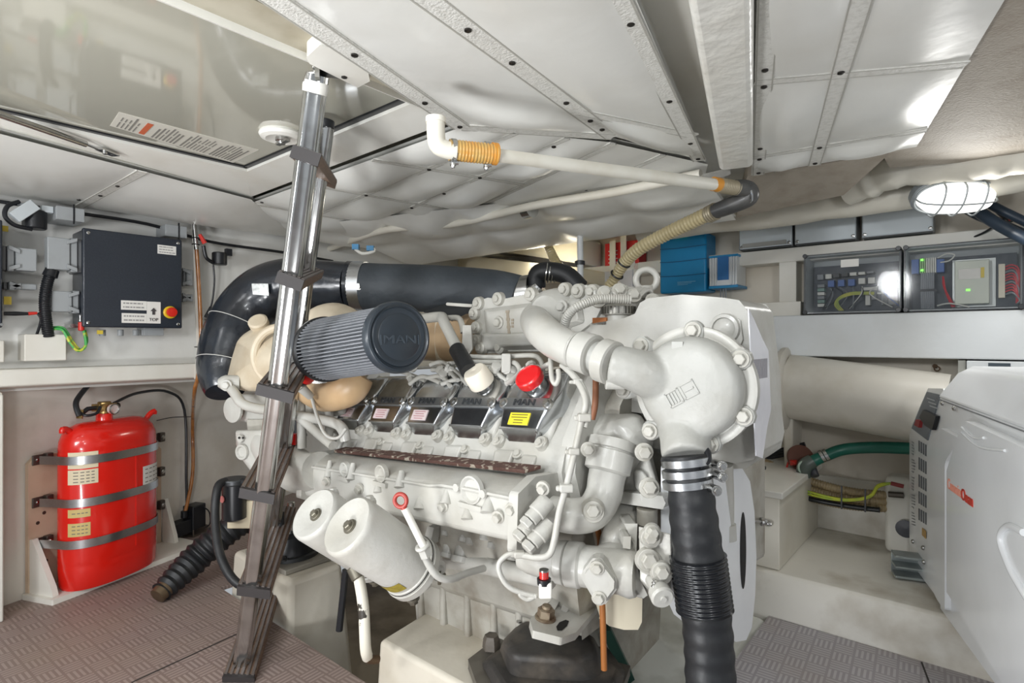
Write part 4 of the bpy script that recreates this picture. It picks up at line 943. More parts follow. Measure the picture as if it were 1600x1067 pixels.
# ---------------------------------------------------------------- top housing (aftercooler) at V 1.12
VH = 1.12
th = [PV(x, y, VH) for x, y in ((741, 474), (768, 464), (915, 446), (955, 447), (985, 460), (985, 520), (850, 545), (846, 552), (795, 556), (783, 560), (748, 565))]
top = E('aftercooler_housing', G().slab([PV(x, y, VH+.012) for x, y in ((748, 478), (905, 451), (985, 452), (990, 540), (860, 541), (752, 553))], Y*.36), PAINT, bevel=.012)
fl = [PV(x, y, VH) for x, y in ((739, 473), (762, 465), (782, 468), (826, 459), (872, 455), (915, 445), (932, 450), (945, 470), (930, 500), (880, 538), (846, 549), (795, 549), (781, 537), (760, 540), (748, 552))]
E('housing_flange', G().slab(fl, Y*.022), PAINT, top, bevel=.005)
E('housing_panel', G().hull([PV(x, y, VH) for x, y in ((755, 482), (908, 462), (915, 505), (845, 530), (760, 530))]+[PV(x, y, VH-.018) for x, y in ((762, 489), (898, 472), (903, 500), (840, 518), (768, 520))]), PAINT, top, bevel=.005)
E('housing_step', G().hull([PV(x, y, VH) for x, y in ((752, 520), (846, 515), (848, 546), (796, 546), (783, 535), (752, 548))]+[PV(x, y, VH-.022) for x, y in ((756, 524), (776, 524), (788, 540), (840, 538), (842, 520))]), PAINT, top, bevel=.004)
g = G()
for (x, y) in ((749, 474), (780, 467), (831, 460), (743, 490), (746, 512), (746, 532), (753, 543), (783, 543), (884, 453), (905, 455), (927, 456)):
    p = PV(x, y, VH-.001); g.lathe(p, NF, [(-.004, .019), (.010, .017), (.012, .014)], 18).bolt(p-Y*.010, NF, .010, .009)
g.bolt(PV(779, 504, VH-.02), NF, .011, .012)
E('housing_bolt', g, BOLTM, top)
g = G()
for i in range(9): g.obox(PV(793+.3*i, 487+4.0*i, VH-.0185), X*(.004 if i % 3 else .006), Y*.0012, Z*.0035)
for i in range(3): g.obox(PV(801, 500+5*i, VH-.0185), X*.004, Y*.0012, Z*.003)
E('casting_marks', g, mat('worn_marks', (150, 140, 124), .6), top)
E('elbow_boss', G().lathe(PV(868, 492, VH+.01), NF, [(0, .066), (.03, .060), (.045, .045)], 28).bolt(PV(878, 479, VH-.03), NF, .011, .012), PAINT, top)
# elbow pipe from housing to pump
pipe = E('coolant_elbow', G().tube([PV(842, 492, VH+.02), PV(836, 500, VH-.02), W(846, 515, 1.20), W(866, 532, 1.14), W(892, 545, 1.10), W(922, 554, 1.07)], [.036, .0375, .0365, .0355, .0345, .034], 36, smooth=8), PAINT, ang=60)
a = (W(960, 567, 1.03)-W(915, 552, 1.075)).normalized()
E('elbow_inner_sleeve', G().tube([W(915, 552, 1.075), W(955, 566, 1.045), W(975, 571, 1.035)], [.030, .030, .030], 32), GREYP)
E('hose_clamp_collar', G().lathe(W(904, 548, 1.085), a, [(0, .0355), (.002, .039), (.036, .040), (.038, .034)], 44).lathe(W(899, 546, 1.09), a, [(0, .035), (.003, .037), (.005, .035)], 40), PAINT, ang=40)
E('hose_clamp_collar', G().lathe(W(940, 562, 1.047), a, [(0, .033), (.002, .041), (.026, .041), (.028, .036)], 44).cyl(W(946, 600, 1.03), RT, .010, .035, 14), PAINT, ang=40)
# ---------------------------------------------------------------- expansion tank behind the pump
VT = 1.09
ft = [PV(x, y, VT) for x, y in ((922, 506), (975, 497), (992, 490), (1000, 473), (1012, 466), (1066, 460), (1130, 465), (1155, 469), (1167, 484), (1172, 530), (1180, 600), (1184, 705), (1178, 718), (1150, 724), (1020, 700), (1005, 646), (935, 636), (926, 628))]
tank = E('expansion_tank', G().slab(ft, Y*.17), PAINT, bevel=.016, bseg=4)
E('tank_lower_shell', G().slab([PV(x, y, VT+.03) for x, y in ((1010, 690), (1180, 600), (1192, 690), (1186, 718), (1165, 732), (1080, 734), (1030, 720))], Y*.15), PAINT, tank, bevel=.016, bseg=3)
E('raised_pad', G().slab([PV(x, y, VT) for x, y in ((1064, 498), (1070, 494), (1140, 490), (1158, 500), (1162, 530), (1150, 560), (1066, 560))], NF*.006), PAINT, tank, bevel=.004)
E('core_plug', G().lathe(PV(1132, 514, VT-.006), NF, [(0, .030), (.006, .028), (.007, .022), (.002, .021), (.004, .018), (.004, 0)], 36), PAINT, tank)
E('filler_cap', G().lathe(PV(966, 503, VT+.03), Z, [(0, .028), (.016, .028), (.016, .036), (.020, .038), (.034, .038), (.036, .034), (.040, .026), (.042, 0)], 36), PAINT, tank)
g = G(); cc = PV(966, 503, VT+.03)+Z*.018
for i in range(30):
    t = 2*math.pi*i/30; g.obox(cc+Vector((math.cos(t)*.038, math.sin(t)*.038, .008)), Vector((math.cos(t), math.sin(t), 0))*.0015, Vector((-math.sin(t), math.cos(t), 0))*.0022, Z*.008)
E('cap_knurling', g, mat('dark_aluminium', (120, 118, 112), .3, .9), tank)
E('orange_seal', G().obox(PV(940, 502, VT+.01), X*.018, Y*.01, Z*.008), mat('orange_brown_paint', (168, 104, 58), .6), tank)
# serial plate sheet of clear film on the tank end
ue = ft[11].x
g = G(); g.slab([PU(x, y, ue+.005) for x, y in ((1168, 482), (1177, 500), (1190, 530), (1199, 548), (1203, 640), (1197, 668), (1190, 716), (1180, 712))], X*.002)
fm = E('protective_film', g, mat('pale_film', (226, 226, 232), .25, 0, (214, 214, 222), 30, .5, coat=.3), tank)
g = G(); rnd = random.Random(8); ya = PU(1178, 570, ue+.007).y; ye = PU(1199, 570, ue+.007).y; zq0, zq1 = PU(1188, 590, ue).z, PU(1188, 560, ue).z
while ya < ye:
    w_ = rnd.choice((.0015, .002, .003)); g.box((ue+.0065, ya, zq0), (ue+.0082, min(ya+w_, ye+.004), zq1)); ya += w_+.005
E('barcode', g, mat('barcode_grey', (160, 158, 162), .6), fm)
# ---------------------------------------------------------------- coolant pump cover
CPp = W(1078, 606, 1.00)                      # centre of the dome
axp = Vector((0.05, -1, .0)).normalized()
Rp = .094
dome = E('pump_cover', G().lathe(CPp-axp*.02, axp, [(-.045, Rp+.002), (0, Rp+.004), (.004, Rp), (.024, Rp*.985), (.036, Rp*.93), (.046, Rp*.80), (.053, Rp*.55), (.055, Rp*.3), (.0555, 0)], 64), GREYP, ang=60)
E('pump_flange', G().lathe(CPp-axp*.02, axp, [(-.012, Rp+.004), (-.012, Rp+.016), (.006, Rp+.016), (.009, Rp+.010), (.006, Rp)], 64), PAINT, dome, ang=50)
PUMPKIDS = [bpy.data.objects['pump_flange']]
pu = axp.cross(Z).normalized(); pu = pu if pu.dot(X) > 0 else -pu
for (x, y) in ((1003, 540), (1084, 516), (1158, 561), (1163, 650), (1111, 693), (1017, 673), (975, 609)):
    p = PL(x, y, CPp-axp*.012, axp)
    o = E('bolt_lug', G().hull([p+pu*.0185*math.cos(t)+Z*.0185*math.sin(t)+axp*s_ for t in [i*math.pi/5 for i in range(10)] for s_ in (-.012, .004)]+[p.lerp(CPp-axp*.012, .14)+pu*.018*i-axp*.01+Z*.012*j for i in (-1, 1) for j in (-1, 1)]), GREYP, dome, bevel=.003)
    PUMPKIDS += [o, E('flange_bolt', G().bolt(p+axp*.004, axp, .0105, .011), BOLTM, dome)]
cast = G().lathe(CPp-axp*.02, axp, [(-.030, .03), (-.030, Rp-.004), (0, Rp-.002), (.020, Rp*.985), (.032, Rp*.95), (.042, Rp*.86), (.048, Rp*.70), (.052, Rp*.45), (.054, 0)], 64)
cast.tube([W(955, 569, 1.04), W(985, 576, 1.03), W(1012, 585, 1.03), W(1045, 598, 1.04)], [.0375, .0385, .043, .046], 36, smooth=5)
cast.tube([W(1078, 630, 1.05), W(1074, 668, 1.025), W(1071, 690, 1.0), W(1072, 716, .978)], [.062, .055, .044, .041], 40, smooth=5)
bpy.data.objects.remove(dome)
for c_ in [o for o in eng.children if o.name.startswith(('bolt_lug', 'flange_bolt', 'pump_flange'))]: pass
dome = E('pump_cover', cast, GREYP, ang=180)
md = dome.modifiers.new('r', 'REMESH'); md.mode = 'VOXEL'; md.voxel_size = .0028; md.use_smooth_shade = True
md = dome.modifiers.new('m', 'SMOOTH'); md.factor = .5; md.iterations = 30
for o in PUMPKIDS: o.parent = dome; o.location = WL[o]-WL[dome]
# cast emblem squares
m0 = CPp+axp*.0335-Z*.006
lg1 = G()
for dx, dy_ in ((-.016, -.010), (.010, .006)):
    c = m0+pu*dx+Z*(dy_-.0) ; e1 = (pu*.86+Z*.5); e2 = (Z*.86-pu*.5)
    for s_ in (-1, 1): lg1.obox(c+e1*.0125*s_, e1*.0014, e2*.0135, axp*.0015); lg1.obox(c+e2*.0125*s_, e2*.0014, e1*.0135, axp*.0015)
    if dx > 0: lg1.obox(c, e1*.009, e2*.0014, axp*.0015)
    else:
        for t in (-1, 0, 1): lg1.obox(c+e1*.006*t, e1*.0014, e2*.010, axp*.0015)
E('cast_emblem', lg1, GREYP, dome)
E('cast_mark', G().obox(PL(1059, 541, CPp+axp*.022, axp), pu*.010, Z*.008, axp*.003), GREYP, dome)

# ---------------------------------------------------------------- thermostat elbow assembly under the tank
E('outlet_casting', G().hull([PV(x, y, 1.02) for x, y in ((915, 660), (945, 646), (1000, 650), (1018, 676), (1006, 720), (985, 745), (930, 705), (912, 690))]+[PV(x, y, 1.12) for x, y in ((930, 650), (1000, 645), (1025, 690), (1000, 745), (935, 720))]+[PV(x, y, .99) for x, y in ((925, 672), (960, 662), (985, 690), (975, 715), (930, 700))]), PAINT, bevel=.014, bseg=3)
g = G(); p0, p1 = W(953, 706, 1.10), W(938, 800, 1.08)
g.tube([W(960, 690, 1.12), W(955, 715, 1.11), W(948, 745, 1.10), W(942, 775, 1.09), W(925, 800, 1.075), W(895, 806, 1.07), W(862, 800, 1.09)], [.040, .040, .036, .035, .034, .033, .031], 36, smooth=6)
E('coolant_bend', g, PAINT, ang=60)
d = (W(950, 735, 1.10)-W(956, 706, 1.11)).normalized()
E('pipe_collar', G().lathe(W(956, 699, 1.11), d, [(-.016, .040), (-.014, .046), (.004, .047), (.006, .042), (.008, .042), (.010, .046), (.046, .0445), (.05, .036)], 44), PAINT, ang=30)
E('bend_bolt', G().bolt(W(926, 797, 1.035), -FW, .012, .010).lathe(W(926, 797, 1.05), -FW, [(0, .024), (.010, .021), (.014, .019)], 24), BOLTM)
g = G().bolt(W(919, 702, 1.07), -FW, .010, .01).bolt(W(1006, 706, 1.06), -FW, .012, .012).bolt(W(1014, 762, 1.03), -FW+UP*.3, .013, .012)
E('casting_bolt', g, BOLTM)
E('support_ledge', G().slab([PV(x, y, 1.0) for x, y in ((968, 768), (1035, 775), (1040, 786), (1036, 796), (968, 786))], Y*.12), PAINT, bevel=.006)
E('support_web', G().hull([PV(x, y, 1.02) for x, y in ((985, 700), (1010, 700), (1032, 776), (972, 770), (976, 740))]+[PV(x, y, 1.08) for x, y in ((990, 700), (1018, 705), (1036, 776), (980, 770))]), PAINT, bevel=.008)
E('web_rib', G().hull([PV(x, y, 1.01) for x, y in ((993, 760), (1000, 768), (1012, 745), (1002, 735), (990, 735))]+[PV(x, y, 1.03) for x, y in ((990, 765), (1004, 772), (1014, 740), (996, 728))]), PAINT, bevel=.004)
E('side_lug', G().lathe(W(1011, 818, 1.1), UP, [(0, .02), (.03, .02)], 16), PAINTD)
# front cover bulk behind everything so that no daylight shows through the casting
E('front_housing', G().hull([T(-.66, 1.12, .34), T(-.42, 1.16, .34), T(-.42, 1.14, .50), T(-.66, 1.08, .62), T(-.66, 1.5, .30), T(-.42, 1.5, .30), T(-.42, 1.5, .7), T(-.66, 1.5, .75), T(-.45, 1.14, .62)]), PAINTD, bevel=.015)
E('gear_cover', prof([(1.04, .38), (1.0, .50), (1.04, .72), (1.12, .80), (1.3, .8), (1.3, .3), (1.1, .3)], -.63, -.58), PAINTD, bevel=.012)
# ---------------------------------------------------------------- raw water pump
axw = (W(1000, 896, 1.03)-W(860, 874, 1.10)).normalized()
a0 = W(850, 874, 1.10)
rw = E('raw_water_pump', G().lathe(a0, axw, [(-.05, .024), (-.03, .031), (.0, .035), (.028, .036), (.03, .040), (.045, .041), (.047, .037), (.050, .042), (.075, .042), (.080, .038), (.15, .040), (.17, .044), (.18, .040)], 40), PAINT, ang=35)
pb = W(984, 888, 1.03)
E('volute_body', G().hull([W(x, y, d) for x, y, d in ((912, 862, 1.04), (980, 880, 1.02), (984, 912, 1.02), (950, 920, 1.03), (915, 905, 1.04), (912, 862, 1.12), (982, 850, 1.12), (990, 918, 1.10), (918, 915, 1.12), (985, 830, 1.10), (960, 845, 1.10))]), PAINT, bevel=.012)
E('riser', G().tube([W(962, 870, 1.10), W(965, 845, 1.10), W(972, 822, 1.12), W(980, 800, 1.16)], [.036, .034, .030, .030], 28, smooth=5), PAINT, ang=60)
E('pump_flange', G().slab([W(x, y, d) for x, y, d in ((975, 818, 1.05), (996, 818, 1.05), (994, 870, 1.03), (1000, 905, 1.02), (1012, 930, 1.02), (1005, 935, 1.02), (988, 915, 1.02), (984, 880, 1.03), (990, 850, 1.04))], FW*.07), PAINT, bevel=.005)
E('pump_front', G().hull([W(x, y, d) for x, y, d in ((998, 822, 1.02), (1048, 834, .98), (1050, 880, .98), (1048, 925, .98), (1020, 925, .99), (1000, 905, 1.0), (998, 830, 1.10), (1050, 840, 1.08), (1048, 930, 1.08), (1005, 925, 1.1))]), PAINT, bevel=.012)
nc = -FW*.9-UP*.1-RT*.25; nc.normalize()
q = [(929, 878), (936, 876), (960, 908), (959, 920), (944, 940), (935, 941), (914, 905), (914, 897)]
cp0 = W(937, 908, .99)
E('cover_plate', G().slab([PL(x, y, cp0, nc) for x, y in q], -nc*.012), PAINT, bevel=.004)
E('cover_pad', G().slab([PL(x, y, cp0-nc*.012, nc) for x, y in ((926, 872), (940, 872), (964, 906), (963, 922), (946, 944), (932, 944), (910, 906), (909, 894))], -nc*.02), PAINT, bevel=.004)
E('cover_bolt', G().bolt(PL(933, 887, cp0, nc), nc, .009, .009).bolt(PL(936, 934, cp0, nc), nc, .009, .009), BOLTM)
g = G()
for (x, y, d, r) in ((1012, 874, .98, .018), (1014, 838, .98, .014), (1032, 892, .965, .015), (1018, 830, .98, .012)):
    g.bolt(W(x, y, d), -FW+RT*.1, r*.75, .014).lathe(W(x, y, d+.015), -FW, [(0, r*1.3), (.013, r*1.2)], 20)
E('pump_bolt', g, BOLTM)
E('drain_cap', G().lathe(W(1029, 922, .965), -FW*.8+RT*.1-UP*.2, [(-.03, .013), (0, .013), (.002, .019), (.018, .020), (.022, .017), (.022, .005), (.025, .005)], 28), PAINT)
E('cap_chain', G().tube([W(1022, 905, .955), W(1020, 918, .955), W(1020, 940, .955)], .0025, 6, corr=(.006, .001)), STEEL)
E('square_boss', G().slab([W(x, y, 1.02) for x, y in ((974, 838), (986, 838), (985, 858), (973, 856))], FW*.04), PAINT, bevel=.004)
E('pump_foot', G().hull([W(x, y, d) for x, y, d in ((968, 903, 1.03), (1006, 918, 1.03), (1006, 936, 1.03), (966, 924, 1.03), (970, 900, 1.12), (1008, 916, 1.12), (1006, 936, 1.12))]), PAINT, bevel=.004)
# lower block face under the pump with chips
E('lower_casing', G().slab([W(x, y, 1.16) for x, y in ((950, 915), (1004, 920), (1003, 972), (997, 984), (975, 984), (952, 978), (936, 966))], FW*.10), mat('cream_sump', (222, 213, 190), .45, 0, (60, 50, 40), 22, 1, lo=.74, hi=.76), bevel=.008)
# ---------------------------------------------------------------- mounting bracket
nb = Vector((0.12, .05, 1)).normalized()
pc = W(868, 965, 1.18)
q = [(829, 975), (838, 958), (870, 938), (905, 925), (940, 920), (935, 945), (905, 990), (878, 997), (834, 990)]
q2 = [(828, 968), (842, 954), (890, 912), (945, 910), (936, 945), (900, 988), (877, 996), (833, 985)]
br = E('mounting_bracket', G().slab([PL(x, y, pc, nb) for x, y in q2], -nb*.016), PAINT, bevel=.003)
E('bracket_rib', G().hull([PL(875, 955, pc, nb), PL(886, 958, pc, nb), PL(895, 925, pc, nb)+nb*.05, PL(905, 928, pc, nb)+nb*.05, PL(893, 905, pc, nb)+nb*.05, PL(905, 910, pc, nb)+nb*.06, PL(900, 930, pc, nb), PL(910, 932, pc, nb)]), PAINT, br, bevel=.003)
E('bracket_rib', G().hull([PL(852, 950, pc, nb), PL(866, 955, pc, nb), PL(875, 930, pc, nb)+nb*.03, PL(885, 935, pc, nb)+nb*.03, PL(885, 915, pc, nb)+nb*.05, PL(892, 920, pc, nb)+nb*.05]), PAINT, br, bevel=.003)
E('slot', G().hull([PL(x, y, pc+nb*.0012, nb) for x, y in ((869, 979), (874, 972), (884, 968), (889, 970), (886, 978), (878, 985), (871, 985))]+[PL(x, y, pc-nb*.002, nb) for x, y in ((869, 979), (889, 970), (878, 985))]), mat('hole_black', (22, 20, 18), .8), br)
p = PL(852, 966, pc, nb)
E('rusty_nut', G().lathe(p, nb, [(0, .022), (.004, .022), (.005, .018)], 24).lathe(p+nb*.004, nb, [(0, .018), (.016, .018), (.018, .014)], 6).cyl(p+nb*.01, nb, .010, .018, 14), mat('rusty_steel2', (150, 136, 116), .5, .5, (92, 62, 42), 60, .9), br, ang=30)
# ---------------------------------------------------------------- thin lines, cables and clips
def ln(name, pts, r, m=PAINT, sm_=6, par=None, **k): return E(name, G().tube([W(*p) for p in pts], r, 10, smooth=sm_), m, par, ang=60, **k)
ln('wiring_conduit', [(878, 570, 1.12), (900, 592, 1.07), (915, 625, 1.03), (908, 660, 1.02), (897, 710, 1.0), (885, 760, .99), (874, 800, .985), (866, 845, .985), (858, 866, .985), (840, 871, .99), (810, 866, 1.0)], .0062)
ln('wiring_conduit', [(888, 575, 1.10), (912, 606, 1.05), (920, 640, 1.03), (914, 668, 1.02)], .005)
ln('wiring_conduit', [(860, 560, 1.15), (862, 590, 1.12), (868, 600, 1.11), (873, 590, 1.11), (872, 578, 1.12)], .005)
ln('copper_pipe', [(931, 590, 1.12), (930, 630, 1.10), (925, 655, 1.10)], .0065, mat('brown_pipe', (130, 84, 58), .5))
ln('brown_rod', [(931, 820, 1.14), (938, 850, 1.14), (941, 935, 1.14), (944, 1046, 1.14)], .0065, mat('amber_rod', (158, 98, 48), .4))
ln('wiring_loop', [(812, 866, 1.0), (795, 866, 1.0), (780, 880, 1.0), (783, 900, 1.0), (800, 920, 1.0), (838, 932, 1.0)], .0048)
ln('wiring_loop', [(838, 930, 1.0), (825, 936, 1.0), (814, 930, 1.0), (813, 924, 1.0)], .0048)
se = E('pressure_sensor', G().obox(W(852, 920, 1.0), RT*.0115, FW*.011, UP*.014), mat('white_plastic', (230, 228, 220), .4), bevel=.003)
E('red_band', G().lathe(W(850, 903, 1.0), UP, [(0, .0085), (.012, .0085)], 20), mat('red_band', (214, 26, 20), .35), se, label='red band')
E('black_ring', G().lathe(W(850, 909, 1.0), UP, [(-.004, .012), (.006, .0125)], 20), BLACK, se)
E('sensor_stem', G().lathe(W(850, 902, 1.0), UP, [(0, .0085), (.014, .0085)], 16), STEEL, se)
for p, rr in (((897, 705, 1.0), .010), ((885, 762, .988), .012), ((913, 652, 1.02), .012), ((812, 866, 1.0), .010), ((903, 596, 1.065), .009)):
    E('cable_clip', G().obox(W(*p), RT*rr, FW*rr*.8, UP*rr*.6).obox(W(p[0]-8, p[1]+1, p[2]), RT*rr*.8, FW*rr*.4, UP*rr*.4), PAINT, bevel=.003)
# injection lines in the valley
for pts in ([(672, 570, 1.5), (690, 566, 1.48), (712, 580, 1.42), (730, 600, 1.36)], [(675, 578, 1.48), (700, 580, 1.44), (715, 594, 1.38)], [(668, 590, 1.46), (690, 588, 1.44), (704, 604, 1.4)],
            [(735, 557, 1.38), (780, 558, 1.34), (826, 555, 1.30), (842, 560, 1.28), (848, 576, 1.26), (846, 590, 1.24)], [(735, 565, 1.37), (790, 566, 1.33), (806, 568, 1.30), (812, 580, 1.28), (802, 592, 1.26), (790, 600, 1.25)],
            [(755, 590, 1.34), (768, 575, 1.34), (785, 590, 1.32), (798, 598, 1.3)], [(600, 572, 1.6), (640, 585, 1.55), (665, 595, 1.5)], [(750, 573, 1.36), (776, 574, 1.34)], [(815, 590, 1.24), (840, 578, 1.24), (862, 566, 1.22)],
            [(690, 600, 1.42), (720, 592, 1.4), (748, 600, 1.37)], [(640, 600, 1.5), (660, 588, 1.48), (688, 598, 1.44)]):
    ln('injection_line', pts, .0058)
g = G(); rnd = random.Random(3)
for i in range(26):
    x = 640+rnd.random()*220; y = 576+rnd.random()*24; d = 1.50-(x-640)*.0013+rnd.random()*.03
    g.lathe(W(x, y, d), Vector((rnd.uniform(-1, 1), rnd.uniform(-1, .3), rnd.uniform(.2, 1))), [(0, .009), (.012, .009), (.013, .012), (.02, .012), (.021, .007)], 8)
E('line_fitting', g, PAINT)
E('clip', G().obox(W(791, 567, 1.31), RT*.011, FW*.012, UP*.022), PAINT, bevel=.003)
E('valley_cover', prof([(1.12, .60), (1.48, .60), (1.48, .80), (1.12, .78)], -1.46, -.64), PAINTD, bevel=.01)
# breather pipe to the ivory cap
E('breather_pipe', G().tube([W(655, 499, 1.62), W(688, 495, 1.55), W(694, 504, 1.50), W(718, 552, 1.40)], .0145, 20, smooth=4), PAINT, ang=60)
E('breather_sleeve', G().tube([W(714, 546, 1.405), W(733, 580, 1.33)], .0205, 24), RUBBER)
E('small_elbow_line', G().tube([W(700, 497, 1.55), W(716, 497, 1.52), W(722, 508, 1.49), W(724, 520, 1.48)], .008, 14, smooth=4), PAINT, ang=60)
E('link_block', G().slab([W(x, y, 1.44) for x, y in ((723, 508), (736, 508), (738, 545), (730, 558), (722, 540))], FW*.05), PAINT, bevel=.006)
# tan ducts behind
E('intake_duct', G().tube([W(650, 527, 1.85), W(700, 527, 1.78), W(745, 530, 1.72)], .076, 32), mat('tan_duct', (186, 160, 128), .4, 0, (150, 116, 78), 8, .6), ang=60)
E('duct_band', G().lathe(W(690, 527, 1.79), RT, [(-.012, .079), (.012, .079)], 32), PAINTC)
E('heat_shield', G().slab([W(x, y, d) for x, y, d in ((662, 486, 1.8), (698, 474, 1.75), (738, 477, 1.60), (738, 483, 1.60), (706, 500, 1.7), (690, 492, 1.75))], UP*-.004), mat('dark_shield', (34, 36, 38), .5))
E('shield_edge', G().tube([W(699, 475, 1.72), W(739, 478, 1.6)], .005, 8), WHITE)
# conduit over the top housing, lifting eye and front top clutter
E('ribbed_conduit', G().tube([W(882, 508, 1.22), W(888, 492, 1.20), W(905, 478, 1.19), (W(940, 467, 1.20)), W(985, 468, 1.20)], .0095, 18, smooth=6, corr=(.005, .001)), PAINT, ang=60)
E('lifting_eye', G().torus(W(1010, 437, 1.35), (FW+RT*.2), .0245, .0075, 36, 12).cyl(W(1010, 466, 1.35), UP, .016, .03, 20), PAINT, ang=60)
g = G()
for i in range(9):
    g.tube([W(935+8*i, 462+rnd.uniform(-4, 6), 1.25), W(965+6*i, 455+rnd.uniform(-8, 8), 1.28), W(1000+3*i, 470+rnd.uniform(-6, 6), 1.3)], .006, 8, smooth=4)
E('pipe_bundle', g, PAINT, ang=60)
E('top_bracket', G().hull([W(x, y, d) for x, y, d in ((925, 452, 1.27), (975, 452, 1.3), (1030, 465, 1.32), (1030, 480, 1.3), (930, 480, 1.27), (940, 455, 1.4), (1030, 468, 1.42), (1030, 480, 1.42))]), PAINT, bevel=.006)
g = G()
for (x, y) in ((945, 458), (968, 454), (990, 462), (1020, 470), (935, 470)): g.bolt(W(x, y, 1.255), -FW+UP*.4, .012, .012)
E('bracket_bolt', g, BOLTM)
# ---------------------------------------------------------------- turbocharger end (aft, left in view)
tb_ = G().hull([W(x, y, d) for x, y, d in ((362, 560, 1.80), (372, 528, 1.80), (396, 512, 1.78), (432, 505, 1.76), (470, 498, 1.70), (500, 500, 1.68), (496, 560, 1.62), (470, 606, 1.64), (440, 612, 1.66), (380, 612, 1.72), (352, 602, 1.78), (362, 560, 2.0), (396, 512, 2.0), (500, 498, 1.95), (352, 602, 2.0), (470, 606, 1.95), (420, 555, 1.60), (455, 550, 1.58))])
E('turbine_housing', tb_, PAINTC, bevel=.035, bseg=5, ang=20)
E('turbine_rib', G().torus(W(440, 556, 1.66), -FW-RT*.1, .085, .012, 40, 10), PAINTC)
E('turbine_port', G().lathe(W(406, 508, 1.78), UP*.5-FW*.6, [(0, .03), (.02, .03), (.024, .024)], 24), PAINTC)
E('compressor_housing', G().torus(W(520, 545, 1.62), -FW+RT*-.3, .085, .048, 40, 18).lathe(W(520, 545, 1.68), -FW-RT*.3, [(0, .10), (.05, .10), (.10, .07)], 36), PAINTC, ang=60)
E('compressor_inlet', G().lathe(W(497, 555, 1.48), -(W(497, 555, 1.48)-W(520, 545, 1.6)).normalized()*-1, [(-.06, .07), (0, .074), (.012, .074)], 40), STEEL)
E('compressor_scroll', G().tube([W(480, 600, 1.6), W(510, 612, 1.55), W(545, 605, 1.5), W(562, 585, 1.5)], [.05, .055, .05, .04], 28, smooth=5), mat('tan_casting', (196, 166, 128), .4, 0, (160, 124, 84), 9, .6), ang=60)
tf = empty_ = None
E('rear_housing', G().hull([W(x, y, d) for x, y, d in ((366, 616, 1.8), (440, 612, 1.7), (545, 618, 1.6), (540, 648, 1.6), (440, 662, 1.7), (385, 660, 1.75), (366, 655, 1.8), (366, 616, 2.0), (540, 618, 1.9), (385, 660, 2.0), (540, 648, 1.9))]), PAINT, bevel=.015, bseg=3)
E('round_side_cover', G().lathe(W(366, 640, 1.76), -FW-RT*.5, [(0, .040), (.008, .040), (.010, .036), (.010, 0)], 30), PAINT)
E('rear_casting', G().hull([W(x, y, d) for x, y, d in ((368, 672, 1.72), (412, 670, 1.66), (440, 675, 1.66), (438, 740, 1.66), (396, 742, 1.68), (378, 718, 1.70), (369, 695, 1.72), (372, 672, 1.9), (440, 675, 1.86), (438, 740, 1.86), (396, 740, 1.9))]), PAINT, bevel=.012, bseg=3)
g = G().lathe(W(379, 706, 1.695), -FW-RT*.4, [(0, .024), (.006, .023), (.007, .017), (.002, .014), (.002, 0)], 26)
g.lathe(W(377, 685, 1.70), -FW-RT*.4, [(0, .012), (.006, .011)], 16)
E('oval_port', g, PAINT)
g = G()
for x in (374, 380): g.lathe(W(x, 684, 1.690), -FW-RT*.4, [(0, .0035), (.002, .0035)], 10)
E('port_hole', g, mat('hole_black', (22, 20, 18), .8))
E('neck_block', G().hull([W(x, y, d) for x, y, d in ((385, 655, 1.74), (425, 655, 1.7), (425, 675, 1.7), (387, 675, 1.74), (385, 655, 1.84), (425, 655, 1.82), (425, 675, 1.82), (387, 675, 1.84))]), PAINTD, bevel=.004)
E('manifold_elbow', G().tube([W(420, 690, 1.72), W(440, 715, 1.66), W(470, 738, 1.58), (W(500, 735, 1.50))], [.055, .062, .058, .05], 32, smooth=6), PAINT, ang=60)
ln('coolant_line', [(352, 598, 1.72), (365, 612, 1.70), (378, 630, 1.68), (400, 638, 1.66), (430, 642, 1.62), (480, 652, 1.58), (520, 660, 1.54), (535, 670, 1.52), (540, 688, 1.52)], .0145)
ln('coolant_line', [(462, 648, 1.60), (480, 662, 1.57), (500, 680, 1.54), (520, 696, 1.50)], .013)
ln('coolant_line', [(468, 608, 1.60), (470, 640, 1.60), (472, 700, 1.6)], .013)
ln('coolant_line', [(514, 640, 1.6), (515, 665, 1.6), (512, 690, 1.6)], .012)
ln('thin_line', [(487, 620, 1.5), (497, 655, 1.48), (510, 680, 1.46), (528, 684, 1.46), (540, 670, 1.47)], .0045)
E('line_fitting', G().lathe(W(352, 598, 1.72), -RT-FW*.4, [(-.04, .022), (0, .024), (.01, .020), (.02, .012)], 18).bolt(W(354, 602, 1.70), -FW, .012, .012), PAINT)
vs_ = E('vacuum_sensor', G().tube([W(459, 600, 1.45), W(477, 585, 1.43)], [.020, .022], 20), mat('white_plastic', (230, 228, 220), .4))
E('red_band', G().tube([W(476, 590, 1.43), W(487, 580, 1.42)], .0215, 24), mat('red_band', (214, 26, 20), .35), vs_, label='red band')
E('black_ring', G().tube([W(469, 591, 1.435), W(473, 588, 1.43)], .024, 24), BLACK, vs_)
E('nozzle', G().tube([W(470, 605, 1.46), W(486, 620, 1.48)], [.013, .010], 16).tube([W(484, 582, 1.425), W(494, 575, 1.42)], .017, 20), PAINT, vs_)
sl = E('stop_solenoid', G().tube([W(460, 686, 1.66), W(476, 676, 1.66)], .012, 16).obox(W(468, 665, 1.68), RT*.01, FW*.015, UP*.03), BLACK)
E('red_tag', G().obox(W(458, 686, 1.62), RT*.010, FW*.01, UP*.015), mat('red_band', (214, 26, 20), .35), sl, label='red tag')
